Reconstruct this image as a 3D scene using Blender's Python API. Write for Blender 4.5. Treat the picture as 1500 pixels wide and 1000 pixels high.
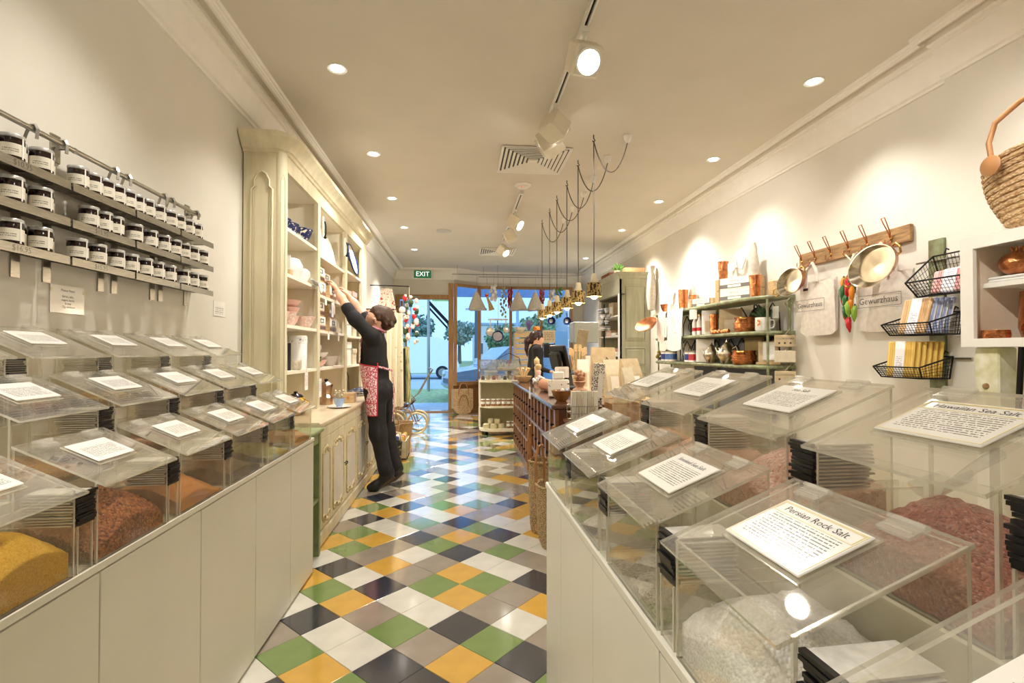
import bpy, bmesh, math, random
import numpy as np
from mathutils import Matrix, Vector

for _o in list(bpy.data.objects):
    bpy.data.objects.remove(_o)
S = bpy.context.scene
COL = S.collection
PI = math.pi
random.seed(7)

# ------------------------------------------------------------------ camera, world, exposure
YAW, PIT, FPX = 0.1012, 0.0133, 731.0
cd = bpy.data.cameras.new('camera')
cd.sensor_width = 36.0
cd.lens = FPX / 1500 * 36
cd.shift_y = 5.0 / 1500
cd.clip_start = 0.05
cd.clip_end = 400
cam = bpy.data.objects.new('camera', cd)
COL.objects.link(cam)
cam.location = (0, 0, 1.267)
cam.rotation_euler = (PI / 2 + PIT, 0, -YAW)
S.camera = cam

w = bpy.data.worlds.new('world')
S.world = w
w.use_nodes = True
nt = w.node_tree
nt.nodes.clear()
wo = nt.nodes.new('ShaderNodeOutputWorld')
bg = nt.nodes.new('ShaderNodeBackground')
tc = nt.nodes.new('ShaderNodeTexCoord')
sx = nt.nodes.new('ShaderNodeSeparateXYZ')
cr = nt.nodes.new('ShaderNodeValToRGB')
cr.color_ramp.elements[0].position = 0.0
cr.color_ramp.elements[0].color = (0.27, 0.47, 0.70, 1)
cr.color_ramp.elements[1].position = 0.7
cr.color_ramp.elements[1].color = (0.22, 0.44, 0.85, 1)
nt.links.new(tc.outputs['Generated'], sx.inputs[0])
nt.links.new(sx.outputs['Z'], cr.inputs[0])
nt.links.new(cr.outputs[0], bg.inputs[0])
bg.inputs[1].default_value = 1.75
nt.links.new(bg.outputs[0], wo.inputs[0])

sl = bpy.data.lights.new('street_fill_sun', 'SUN')
sl.energy = 1.3
sl.angle = math.radians(25)
sl.color = (.66, .84, 1.0)
so = bpy.data.objects.new('street_fill_sun', sl)
COL.objects.link(so)
so.location = (0, -10, 30)
so.rotation_euler = (math.radians(48), 0, math.radians(-12))   # added sunlight, high behind the shop, to brighten the overcast street

vs = S.view_settings
vs.view_transform = 'Standard'
vs.look = 'None'
vs.exposure = 0.4
vs.gamma = 1.0
vs.use_curve_mapping = False
try:
    S.cycles.transparent_max_bounces = 48
    S.cycles.max_bounces = 10
    S.cycles.diffuse_bounces = 5
    S.cycles.glossy_bounces = 4
    S.cycles.sample_clamp_indirect = 6.0
except Exception:
    pass

# ------------------------------------------------------------------ helpers
class MB:
    """collects shapes; build() links them as one mesh object"""
    def __init__(s):
        s.v = []; s.f = []; s.m = []
    def add(s, vs, fs, m=0, M=None):
        o = len(s.v)
        if M is not None:
            vs = [tuple(M @ Vector(v)) for v in vs]
        s.v += [tuple(v) for v in vs]
        s.f += [tuple(i + o for i in f) for f in fs]
        s.m += ([m] * len(fs) if isinstance(m, int) else list(m))
        return s
    def box(s, x0, x1, y0, y1, z0, z1, m=0, M=None):
        vs = [(x, y, z) for z in (z0, z1) for y in (y0, y1) for x in (x0, x1)]
        fs = [(0, 2, 3, 1), (4, 5, 7, 6), (0, 1, 5, 4), (2, 6, 7, 3), (0, 4, 6, 2), (1, 3, 7, 5)]
        return s.add(vs, fs, m, M)
    def bbox(s, x0, x1, y0, y1, z0, z1, b=0.004, m=0, M=None):
        """box with chamfered vertical and top edges"""
        b = min(b, (x1 - x0) * .45, (y1 - y0) * .45, (z1 - z0) * .45)
        def ring(i, z):
            X0, X1, Y0, Y1 = x0 + i, x1 - i, y0 + i, y1 - i
            c = b if i == 0 else b * .6
            return [(X0 + c, Y0, z), (X1 - c, Y0, z), (X1, Y0 + c, z), (X1, Y1 - c, z),
                    (X1 - c, Y1, z), (X0 + c, Y1, z), (X0, Y1 - c, z), (X0, Y0 + c, z)]
        rs = [ring(b, z0), ring(0, z0 + b), ring(0, z1 - b), ring(b, z1)]
        vs = sum(rs, [])
        fs = [tuple(reversed(range(8)))]
        for k in range(3):
            for j in range(8):
                fs.append((k * 8 + j, k * 8 + (j + 1) % 8, k * 8 + 8 + (j + 1) % 8, k * 8 + 8 + j))
        fs.append(tuple(range(24, 32)))
        return s.add(vs, fs, m, M)
    def lathe(s, prof, n=16, c=(0, 0, 0), m=0, M=None, sy=1.0, open_=False):
        vs = []; fs = []
        k = len(prof)
        for r, z in prof:
            for j in range(n):
                a = 2 * PI * j / n
                vs.append((c[0] + r * math.cos(a), c[1] + r * sy * math.sin(a), c[2] + z))
        for i in range(k - 1):
            for j in range(n):
                fs.append((i * n + j, i * n + (j + 1) % n, (i + 1) * n + (j + 1) % n, (i + 1) * n + j))
        if not open_:
            fs.append(tuple(reversed(range(n))))
            fs.append(tuple(range((k - 1) * n, k * n)))
        return s.add(vs, fs, m, M)
    def cyl(s, c, r, h, n=14, r2=None, m=0, M=None):
        return s.lathe([(r, 0), (r if r2 is None else r2, h)], n, c, m, M)
    def tube(s, pts, r, n=6, m=0, closed=False, M=None):
        P = [Vector(p) for p in pts]
        k = len(P)
        vs = []; fs = []
        up = None
        for i, p in enumerate(P):
            if closed:
                t = P[(i + 1) % k] - P[i - 1]
            else:
                t = P[min(i + 1, k - 1)] - P[max(i - 1, 0)]
            if t.length < 1e-9:
                t = Vector((0, 0, 1))
            t.normalize()
            if up is None:
                a = Vector((0, 0, 1)) if abs(t.z) < .9 else Vector((1, 0, 0))
            else:
                a = up
            x = t.cross(a)
            if x.length < 1e-6:
                x = t.cross(Vector((0.3, 1, 0.1)))
            x.normalize()
            y = x.cross(t).normalized()
            up = y
            rr = r[i] if isinstance(r, (list, tuple)) else r
            for j in range(n):
                an = 2 * PI * j / n
                q = p + x * (rr * math.cos(an)) + y * (rr * math.sin(an))
                vs.append(tuple(q))
        kk = k if closed else k - 1
        for i in range(kk):
            for j in range(n):
                a0 = i * n; b0 = ((i + 1) % k) * n
                fs.append((a0 + j, a0 + (j + 1) % n, b0 + (j + 1) % n, b0 + j))
        if not closed:
            fs.append(tuple(reversed(range(n))))
            fs.append(tuple(range((k - 1) * n, k * n)))
        return s.add(vs, fs, m, M)
    def bar(s, a, b, w, h, m=0, up=(0, 0, 1), M=None):
        """rectangular bar from a to b"""
        a = Vector(a); b = Vector(b); t = (b - a).normalized()
        u = Vector(up)
        x = t.cross(u)
        if x.length < 1e-6:
            x = t.cross(Vector((1, 0, 0)))
        x.normalize(); y = x.cross(t).normalized()
        vs = []
        for p in (a, b):
            for sx_, sy_ in ((-1, -1), (1, -1), (1, 1), (-1, 1)):
                vs.append(tuple(p + x * (sx_ * w / 2) + y * (sy_ * h / 2)))
        fs = [(3, 2, 1, 0), (4, 5, 6, 7)] + [(i, (i + 1) % 4, 4 + (i + 1) % 4, 4 + i) for i in range(4)]
        return s.add(vs, fs, m, M)
    def prism(s, poly, z0, z1, m=0, ms=None, M=None):
        n = len(poly)
        vs = [(x, y, z0) for x, y in poly] + [(x, y, z1) for x, y in poly]
        fs = [tuple(reversed(range(n))), tuple(range(n, 2 * n))]
        fs += [(i, (i + 1) % n, n + (i + 1) % n, n + i) for i in range(n)]
        ms = m if ms is None else ms
        return s.add(vs, fs, [m, m] + [ms] * n, M)
    def sweep(s, poly, y0, y1, m=0):
        """profile in (x,z) swept along y"""
        n = len(poly)
        vs = [(x, y0, z) for x, z in poly] + [(x, y1, z) for x, z in poly]
        fs = [tuple(range(n)), tuple(reversed(range(n, 2 * n)))]
        fs += [(i, n + i, n + (i + 1) % n, (i + 1) % n) for i in range(n)]
        return s.add(vs, fs, m)
    def sheet(s, P, t=0.003, m=0, mb=None):
        """thick sheet from a grid of points P[i][j]"""
        A = np.array(P, float)
        nu, nv, _ = A.shape
        du = np.gradient(A, axis=0); dv = np.gradient(A, axis=1)
        N = np.cross(du, dv)
        N /= (np.linalg.norm(N, axis=2, keepdims=True) + 1e-9)
        T = np.concatenate([(A + N * t / 2).reshape(-1, 3), (A - N * t / 2).reshape(-1, 3)])
        fs = []; ms = []
        K = nu * nv
        mb = m if mb is None else mb
        for i in range(nu - 1):
            for j in range(nv - 1):
                a = i * nv + j
                q = (a, a + nv, a + nv + 1, a + 1)
                fs.append(q); ms.append(m)
                fs.append(tuple(K + x for x in reversed(q))); ms.append(mb)
        rim = [i * nv for i in range(nu)] + [(nu - 1) * nv + j for j in range(1, nv)] + \
              [i * nv + nv - 1 for i in range(nu - 2, -1, -1)] + [j for j in range(nv - 2, 0, -1)]
        for k in range(len(rim)):
            a = rim[k]; b = rim[(k + 1) % len(rim)]
            fs.append((a, K + a, K + b, b)); ms.append(m)
        return s.add([tuple(p) for p in T], fs, ms)
    def ball(s, c, r, n=10, k=6, m=0, sq=(1, 1, 1)):
        pr = []
        vs = []; fs = []
        for i in range(1, k):
            a = PI * i / k
            for j in range(n):
                b = 2 * PI * j / n
                vs.append((c[0] + r * sq[0] * math.sin(a) * math.cos(b), c[1] + r * sq[1] * math.sin(a) * math.sin(b), c[2] - r * sq[2] * math.cos(a)))
        bot = len(vs); vs.append((c[0], c[1], c[2] - r * sq[2]))
        top = len(vs); vs.append((c[0], c[1], c[2] + r * sq[2]))
        for i in range(k - 2):
            for j in range(n):
                fs.append((i * n + j, i * n + (j + 1) % n, (i + 1) * n + (j + 1) % n, (i + 1) * n + j))
        for j in range(n):
            fs.append((bot, (j + 1) % n, j))
            fs.append((top, (k - 2) * n + j, (k - 2) * n + (j + 1) % n))
        return s.add(vs, fs, m)
    def mesh(s, name, mats, smooth=0):
        me = bpy.data.meshes.new(name)
        me.from_pydata(s.v, [], s.f)
        if not isinstance(mats, (list, tuple)):
            mats = [mats]
        for mt in mats:
            me.materials.append(mt)
        if len(mats) > 1:
            me.polygons.foreach_set('material_index', [min(i, len(mats) - 1) for i in s.m])
        bm = bmesh.new(); bm.from_mesh(me)
        bmesh.ops.recalc_face_normals(bm, faces=bm.faces)
        bm.to_mesh(me); bm.free()
        if smooth:
            me.polygons.foreach_set('use_smooth', [True] * len(me.polygons))
            try:
                me.set_sharp_from_angle(angle=math.radians(smooth))
            except Exception:
                pass
        me.update()
        return me
    def build(s, name, mats, parent=None, smooth=0, loc=None, rz=0):
        return ob(name, s.mesh(name, mats, smooth), parent, loc, rz)

def ob(name, me, parent=None, loc=None, rz=0):
    o = bpy.data.objects.new(name, me)
    COL.objects.link(o)
    if parent is not None:
        o.parent = parent
    if loc is not None:
        o.location = loc
    if rz:
        o.rotation_euler = (0, 0, rz)
    return o

def tag(o, label=None, cat=None, group=None, kind=None):
    if label: o['label'] = label
    if cat: o['category'] = cat
    if group: o['group'] = group
    if kind: o['kind'] = kind
    return o

def thing(name, label, cat, loc=(0, 0, 0), rz=0, group=None):
    return tag(ob(name, None, None, loc, rz), label, cat, group)

def struct(name, mb, mats, parent=None, smooth=0):
    o = mb.build(name, mats, parent, smooth)
    if parent is None:
        o['kind'] = 'structure'
    return o

def copy_tree(o, parent=None, loc=None, rz=None, label=None, group=None):
    c = o.copy(); COL.objects.link(c); c.parent = parent
    if loc is not None: c.location = loc
    if rz is not None: c.rotation_euler = (0, 0, rz)
    if label: c['label'] = label
    if group: c['group'] = group
    for ch in list(o.children):
        copy_tree(ch, c)
    return c

def Rz(a): return Matrix.Rotation(a, 4, 'Z')
def Ry(a): return Matrix.Rotation(a, 4, 'Y')
def Rx(a): return Matrix.Rotation(a, 4, 'X')
def Tr(x, y, z): return Matrix.Translation((x, y, z))

# ------------------------------------------------------------------ materials
def mat(name, col, rough=.5, metal=0, var=.06, scale=12, bump=0, bscale=None, spec=.5, col2=None, emis=0, coat=0, stretch=None, detail=4, lo=.35, hi=.65, sss=0, alpha=1):
    m = bpy.data.materials.new(name); m.use_nodes = True
    t = m.node_tree; b = t.nodes['Principled BSDF']
    b.inputs['Roughness'].default_value = rough
    b.inputs['Metallic'].default_value = metal
    b.inputs['Specular IOR Level'].default_value = spec
    if coat:
        b.inputs['Coat Weight'].default_value = coat
        b.inputs['Coat Roughness'].default_value = .1
    if sss:
        b.inputs['Subsurface Weight'].default_value = sss
        b.inputs['Subsurface Radius'].default_value = (.02, .008, .004)
    tcn = t.nodes.new('ShaderNodeTexCoord')
    src = tcn.outputs['Object']
    if stretch:
        mp = t.nodes.new('ShaderNodeMapping'); mp.inputs['Scale'].default_value = stretch
        t.links.new(src, mp.inputs[0]); src = mp.outputs[0]
    c1 = tuple(col)
    c2 = tuple(col2) if col2 else tuple(max(0, min(1, x * (1 - 2.2 * var))) for x in col)
    if var or col2:
        nz = t.nodes.new('ShaderNodeTexNoise'); nz.inputs['Scale'].default_value = scale
        nz.inputs['Detail'].default_value = detail
        t.links.new(src, nz.inputs['Vector'])
        r = t.nodes.new('ShaderNodeValToRGB')
        r.color_ramp.elements[0].position = lo; r.color_ramp.elements[1].position = hi
        r.color_ramp.elements[0].color = c2 + (1,); r.color_ramp.elements[1].color = c1 + (1,)
        t.links.new(nz.outputs[0], r.inputs[0]); t.links.new(r.outputs[0], b.inputs['Base Color'])
    else:
        b.inputs['Base Color'].default_value = c1 + (1,)
    if bump:
        n2 = t.nodes.new('ShaderNodeTexNoise'); n2.inputs['Scale'].default_value = bscale or scale * 3
        n2.inputs['Detail'].default_value = 3
        t.links.new(src, n2.inputs['Vector'])
        bp = t.nodes.new('ShaderNodeBump'); bp.inputs['Strength'].default_value = bump
        bp.inputs['Distance'].default_value = .01
        t.links.new(n2.outputs[0], bp.inputs['Height']); t.links.new(bp.outputs[0], b.inputs['Normal'])
    if emis:
        b.inputs['Emission Color'].default_value = c1 + (1,)
        b.inputs['Emission Strength'].default_value = emis
    if alpha < 1:
        b.inputs['Alpha'].default_value = alpha
    return m

def clear(name, tint=(.97, .965, .94), haze=.05, hazecol=(.95, .94, .90), rough=.02, base=.05, powr=4.0, gain=.85):
    """thin clear sheet: transparent plus view-angle gloss (symmetric for both faces) and a little surface haze"""
    m = bpy.data.materials.new(name); m.use_nodes = True
    t = m.node_tree; t.nodes.clear()
    o = t.nodes.new('ShaderNodeOutputMaterial')
    tr = t.nodes.new('ShaderNodeBsdfTransparent'); tr.inputs[0].default_value = tint + (1,)
    gl = t.nodes.new('ShaderNodeBsdfGlossy'); gl.inputs[0].default_value = (1, 1, 1, 1); gl.inputs['Roughness'].default_value = rough
    df = t.nodes.new('ShaderNodeBsdfDiffuse'); df.inputs[0].default_value = hazecol + (1,)
    lw = t.nodes.new('ShaderNodeLayerWeight'); lw.inputs[0].default_value = .5
    pw = t.nodes.new('ShaderNodeMath'); pw.operation = 'POWER'; pw.inputs[1].default_value = powr
    ml = t.nodes.new('ShaderNodeMath'); ml.operation = 'MULTIPLY_ADD'; ml.inputs[1].default_value = gain; ml.inputs[2].default_value = base
    t.links.new(lw.outputs['Facing'], pw.inputs[0]); t.links.new(pw.outputs[0], ml.inputs[0])
    nz = t.nodes.new('ShaderNodeTexNoise'); nz.inputs['Scale'].default_value = 9; nz.inputs['Detail'].default_value = 6
    tcn = t.nodes.new('ShaderNodeTexCoord'); t.links.new(tcn.outputs['Object'], nz.inputs['Vector'])
    mh = t.nodes.new('ShaderNodeMath'); mh.operation = 'MULTIPLY'; mh.inputs[1].default_value = haze * 2
    t.links.new(nz.outputs[0], mh.inputs[0])
    m1 = t.nodes.new('ShaderNodeMixShader'); m2 = t.nodes.new('ShaderNodeMixShader')
    t.links.new(mh.outputs[0], m1.inputs[0]); t.links.new(tr.outputs[0], m1.inputs[1]); t.links.new(df.outputs[0], m1.inputs[2])
    t.links.new(ml.outputs[0], m2.inputs[0]); t.links.new(m1.outputs[0], m2.inputs[1]); t.links.new(gl.outputs[0], m2.inputs[2])
    t.links.new(m2.outputs[0], o.inputs[0])
    return m

def nd(t, typ, **kw):
    n = t.nodes.new(typ)
    for k, v in kw.items(): setattr(n, k, v)
    return n

def mth(t, op, a, b=None, c=None):
    n = t.nodes.new('ShaderNodeMath'); n.operation = op
    for i, x in enumerate((a, b, c)):
        if x is None: continue
        if isinstance(x, (int, float)): n.inputs[i].default_value = x
        else: t.links.new(x, n.inputs[i])
    return n.outputs[0]

def print_mat(name, paper, ink, ax, ay, pitch, x0, x1, y0, y1, rough=.3, freq=160, coat=0, fill=.48):
    """fine print on paper: broken lines along axis ay, stacked along ax (object axes 0,1,2), inside a box"""
    m = bpy.data.materials.new(name); m.use_nodes = True
    t = m.node_tree; b = t.nodes['Principled BSDF']
    b.inputs['Roughness'].default_value = rough
    if coat: b.inputs['Coat Weight'].default_value = coat; b.inputs['Coat Roughness'].default_value = .05
    tcn = nd(t, 'ShaderNodeTexCoord'); sp = nd(t, 'ShaderNodeSeparateXYZ')
    t.links.new(tcn.outputs['Object'], sp.inputs[0])
    X = sp.outputs[ax]; Y = sp.outputs[ay]
    row = mth(t, 'DIVIDE', X, pitch)
    fl = mth(t, 'FLOOR', row); fr = mth(t, 'FRACT', row)
    on = mth(t, 'LESS_THAN', fr, fill)
    cv = nd(t, 'ShaderNodeCombineXYZ')
    t.links.new(mth(t, 'MULTIPLY', Y, freq), cv.inputs[0]); t.links.new(mth(t, 'MULTIPLY', fl, 7.31), cv.inputs[1])
    nz = nd(t, 'ShaderNodeTexNoise'); nz.inputs['Scale'].default_value = 1.0; nz.inputs['Detail'].default_value = 2
    t.links.new(cv.outputs[0], nz.inputs['Vector'])
    wd = mth(t, 'GREATER_THAN', nz.outputs[0], .44)
    mk = mth(t, 'MULTIPLY', on, wd)
    for v, lo_, hi_ in ((X, x0, x1), (Y, y0, y1)):
        mk = mth(t, 'MULTIPLY', mk, mth(t, 'GREATER_THAN', v, lo_))
        mk = mth(t, 'MULTIPLY', mk, mth(t, 'LESS_THAN', v, hi_))
    mx = nd(t, 'ShaderNodeMix', data_type='RGBA')
    mx.inputs[6].default_value = paper + (1,); mx.inputs[7].default_value = ink + (1,)
    t.links.new(mk, mx.inputs[0]); t.links.new(mx.outputs[2], b.inputs['Base Color'])
    return m

def weave(name, c1, c2, scale=60, rough=.7, bump=.8, stretch=(1, 1, 1)):
    m = bpy.data.materials.new(name); m.use_nodes = True
    t = m.node_tree; b = t.nodes['Principled BSDF']; b.inputs['Roughness'].default_value = rough
    tcn = nd(t, 'ShaderNodeTexCoord'); mp = nd(t, 'ShaderNodeMapping'); mp.inputs['Scale'].default_value = stretch
    t.links.new(tcn.outputs['Object'], mp.inputs[0])
    vo = nd(t, 'ShaderNodeTexVoronoi'); vo.inputs['Scale'].default_value = scale
    t.links.new(mp.outputs[0], vo.inputs['Vector'])
    r = nd(t, 'ShaderNodeValToRGB'); r.color_ramp.elements[0].color = c1 + (1,); r.color_ramp.elements[1].color = c2 + (1,)
    r.color_ramp.elements[0].position = .15; r.color_ramp.elements[1].position = .8
    t.links.new(vo.outputs['Distance'], r.inputs[0]); t.links.new(r.outputs[0], b.inputs['Base Color'])
    bp = nd(t, 'ShaderNodeBump'); bp.inputs['Strength'].default_value = bump; bp.inputs['Distance'].default_value = .008; bp.invert = True
    t.links.new(vo.outputs['Distance'], bp.inputs['Height']); t.links.new(bp.outputs[0], b.inputs['Normal'])
    return m

def grain(name, cols, scale=300, rough=.8, bump=.6):
    """loose grains: voronoi cells of several colours"""
    m = bpy.data.materials.new(name); m.use_nodes = True
    t = m.node_tree; b = t.nodes['Principled BSDF']; b.inputs['Roughness'].default_value = rough
    tcn = nd(t, 'ShaderNodeTexCoord'); vo = nd(t, 'ShaderNodeTexVoronoi'); vo.inputs['Scale'].default_value = scale
    t.links.new(tcn.outputs['Object'], vo.inputs['Vector'])
    sp = nd(t, 'ShaderNodeSeparateColor'); t.links.new(vo.outputs['Color'], sp.inputs[0])
    r = nd(t, 'ShaderNodeValToRGB')
    while len(r.color_ramp.elements) < len(cols): r.color_ramp.elements.new(.5)
    for i, c in enumerate(cols):
        r.color_ramp.elements[i].position = i / max(1, len(cols) - 1); r.color_ramp.elements[i].color = c + (1,)
    t.links.new(sp.outputs[0], r.inputs[0]); t.links.new(r.outputs[0], b.inputs['Base Color'])
    bp = nd(t, 'ShaderNodeBump'); bp.inputs['Strength'].default_value = bump; bp.inputs['Distance'].default_value = .003; bp.invert = True
    t.links.new(vo.outputs['Distance'], bp.inputs['Height']); t.links.new(bp.outputs[0], b.inputs['Normal'])
    return m

def hx(s):
    r, g, b = (int(s[i:i + 2], 16) / 255 for i in (0, 2, 4))
    f = lambda u: u / 12.92 if u <= .04045 else ((u + .055) / 1.055) ** 2.4
    return (f(r), f(g), f(b))

_txt = {}
def text_into(mb, string, size, M, m=0, align='CENTER'):
    key = (string, align)
    if key not in _txt:
        c = bpy.data.curves.new('lettering_source', 'FONT'); c.body = string; c.size = 1.0; c.align_x = align; c.align_y = 'CENTER'
        c.resolution_u = 2
        o = bpy.data.objects.new('lettering_source', c); COL.objects.link(o)
        bpy.context.view_layer.update()
        dg = bpy.context.evaluated_depsgraph_get()
        me = o.evaluated_get(dg).to_mesh()
        _txt[key] = ([tuple(v.co) for v in me.vertices], [tuple(p.vertices) for p in me.polygons])
        o.evaluated_get(dg).to_mesh_clear()
        bpy.data.objects.remove(o); bpy.data.curves.remove(c)
    vs_, fs_ = _txt[key]
    mb.add([(x * size, y * size, z) for x, y, z in vs_], fs_, m, M)

def frame(o, u, v):
    """matrix with local x->u, local y->v, origin o"""
    u = Vector(u).normalized(); v = Vector(v).normalized(); n = u.cross(v)
    return Matrix(((u.x, v.x, n.x, o[0]), (u.y, v.y, n.y, o[1]), (u.z, v.z, n.z, o[2]), (0, 0, 0, 1)))

M = {}
M['wall'] = mat('wall_paint', hx('ddd8cc'), .75, var=.02, scale=3)
M['ceil'] = mat('ceiling_paint', hx('d7d0c2'), .8, var=.02, scale=2)
M['trim'] = mat('cornice_plaster', hx('efebe2'), .6, var=.015)
M['white'] = mat('white_paint', hx('efece4'), .45, var=.02)
M['cab'] = mat('cabinet_white', hx('e6e3d6'), .35, var=.015, scale=4)
M['cream'] = mat('cream_hutch_paint', hx('dfd5b4'), .5, var=.06, scale=5, stretch=(3, 3, .5))
M['cream2'] = mat('pale_hutch_shelf', hx('efe7d3'), .5, var=.03, scale=4)
M['creamdoor'] = mat('hutch_door_panel', hx('d9d3c4'), .5, var=.05, scale=6)
M['gilt'] = mat('carved_edge', hx('cbb98c'), .5, var=.12, scale=30)
M['oak'] = mat('oak_frame', hx('b98a55'), .45, var=.12, scale=8, stretch=(6, 6, .6))
M['darkwood'] = mat('apothecary_wood', hx('7a4c30'), .3, var=.18, scale=7, stretch=(5, 5, .8), coat=.4)
M['darktop'] = mat('apothecary_top', hx('5a3524'), .2, var=.12, scale=5, coat=.6)
M['palewood'] = mat('pale_wood', hx('d8b98a'), .55, var=.1, scale=10, stretch=(1, 6, 6))
M['oldwood'] = mat('weathered_wood', hx('a98457'), .75, var=.22, scale=14, stretch=(5, .7, 5), bump=.3)
M['green'] = mat('sage_green_paint', hx('99a878'), .5, var=.12, scale=9)
M['greenshelf'] = mat('worn_green_paint', hx('8d9a74'), .45, var=.2, scale=16, col2=hx('6f6a4c'))
M['greyg'] = mat('armoire_grey_green', hx('a9a58a'), .55, var=.08, scale=6, stretch=(4, 4, .6))
M['darkin'] = mat('armoire_inside', hx('6a6250'), .7, var=.1)
M['black'] = mat('black_fabric', hx('1b1a1b'), .85, var=.15, scale=40)
M['blackm'] = mat('black_metal', hx('1d1c1c'), .4, .6, var=.1)
M['blackp'] = mat('black_plastic', hx('17181b'), .3, var=.05)
M['steel'] = mat('brushed_steel', hx('b4b0a6'), .3, 1, var=.1, scale=30, stretch=(20, 1, 20))
M['chrome'] = mat('chrome', hx('d9d9d6'), .12, 1, var=.03)
M['tin'] = mat('tinned_metal', hx('d9cfbb'), .2, 1, var=.12, scale=18)
M['copper'] = mat('hammered_copper', hx('d98d5c'), .22, 1, var=.2, scale=30, bump=.35, bscale=90)
M['silver'] = mat('aged_silver', hx('c9c0ac'), .25, 1, var=.15, scale=30, bump=.15)
M['brass'] = mat('brass', hx('d6a65a'), .3, 1, var=.1)
M['paper'] = mat('white_paper', hx('f1eee6'), .6, var=.02)
M['kraft'] = mat('kraft_paper', hx('c9b48f'), .7, var=.08, scale=20)
M['kraft2'] = mat('pale_kraft', hx('d8ccb0'), .7, var=.06, scale=20)
M['ink'] = mat('dark_ink', hx('3a3733'), .7, var=0)
M['inkgrey'] = mat('grey_ink', hx('6e6a66'), .7, var=0)
M['canvas'] = mat('canvas_cloth', hx('d8cfc2'), .85, var=.06, scale=30, bump=.1, bscale=300)
M['linen'] = mat('white_linen', hx('eceae6'), .85, var=.05, scale=15, bump=.15)
M['skin'] = mat('skin', hx('dfae92'), .5, var=.04, scale=10, sss=.1)
M['hairb'] = mat('brown_hair', hx('57371f'), .5, var=.35, scale=40, stretch=(3, 3, .6), bump=.5, bscale=120)
M['hairr'] = mat('auburn_hair', hx('3b1f1e'), .4, var=.3, scale=30)
M['porc'] = mat('white_porcelain', hx('f2efe9'), .15, var=.02, coat=.3)
M['pink'] = mat('pink_glaze', hx('e9bdb0'), .3, var=.06)
M['blueglaze'] = mat('blue_pattern_glaze', hx('22305e'), .2, var=0, scale=45, col2=hx('e9e3d2'), lo=.40, hi=.46)
M['blueplain'] = mat('blue_enamel', hx('1f3a78'), .2, var=.08)
M['paleblue'] = mat('pale_blue_glaze', hx('a9bfe0'), .2, var=.05)
M['wicker'] = weave('wicker', hx('d8b98a'), hx('8b6437'), 110, stretch=(1, 1, 1.6))
M['rush'] = weave('rush_tote', hx('e0c49a'), hx('a87f4e'), 55, stretch=(1, 1, 2.2), bump=1.0)
M['seagrass'] = weave('seagrass', hx('d6ba8c'), hx('8f6f45'), 90, stretch=(1, 1, 2.0))
M['leather'] = mat('tan_leather', hx('b07c4c'), .45, var=.1)
M['leaf'] = mat('green_leaf', hx('5f8a3c'), .5, var=.2, scale=20)
M['leafd'] = mat('dark_leaf', hx('34502b'), .55, var=.2, scale=20)
M['red'] = mat('red_chili', hx('c8252a'), .25, var=.12)
M['orange'] = mat('orange_chili', hx('e58a26'), .25, var=.12)
M['lime'] = mat('lime_chili', hx('8bb33c'), .25, var=.12)
M['chilig'] = mat('green_chili', hx('2f6b34'), .25, var=.15)
M['acr'] = clear('clear_acrylic', haze=.03, base=.022, gain=.75, powr=4.5)
M['acrlid'] = clear('acrylic_lid', haze=.07, base=.065, gain=.85, powr=3.6)  # haze covers scratches and also stands for the ceiling's pale reflection
M['edge'] = clear('acrylic_edge', tint=(.85, .82, .7), haze=.42, hazecol=(.98, .96, .88), rough=.15, base=.15)
M['hinge'] = clear('acrylic_hinge', haze=.22, rough=.12, base=.15)
M['glass'] = clear('window_glass', tint=(.98, .99, 1.0), haze=.0, base=.03, gain=.6, powr=5)
M['glasst'] = clear('clear_glass', tint=(.93, .95, .95), haze=.04, base=.06)
M['bulb'] = mat('warm_bulb', (1.0, .86, .62), .5, var=0, emis=9)
M['lampw'] = mat('lamp_glow', (1.0, .97, .9), .5, var=0, emis=14)
M['exit'] = mat('exit_green', hx('1f6b45'), .4, var=0, emis=.35)
M['lw'] = mat('letter_white', (1, 1, 1), .5, var=0, emis=.8)
# ------------------------------------------------------------------ room shell
XL, XR, ZC, YF, YB = -1.40, 2.71, 2.985, 10.54, -2.6
YW = 10.96        # plane of the shop window

# lights in the ceiling: recessed downlights along both walls and the track spots
def spot(loc, energy, angle, blend=.6, target=None, col=(1.0, .95, .88), r=.03):
    l = bpy.data.lights.new('spot_light', 'SPOT'); l.energy = energy; l.spot_size = math.radians(angle); l.spot_blend = blend
    l.color = col; l.shadow_soft_size = r
    o = bpy.data.objects.new('spot_light', l); COL.objects.link(o); o.location = loc
    if target is not None:
        d = Vector(target) - Vector(loc); o.rotation_euler = d.to_track_quat('-Z', 'Y').to_euler()
    return o

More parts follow.
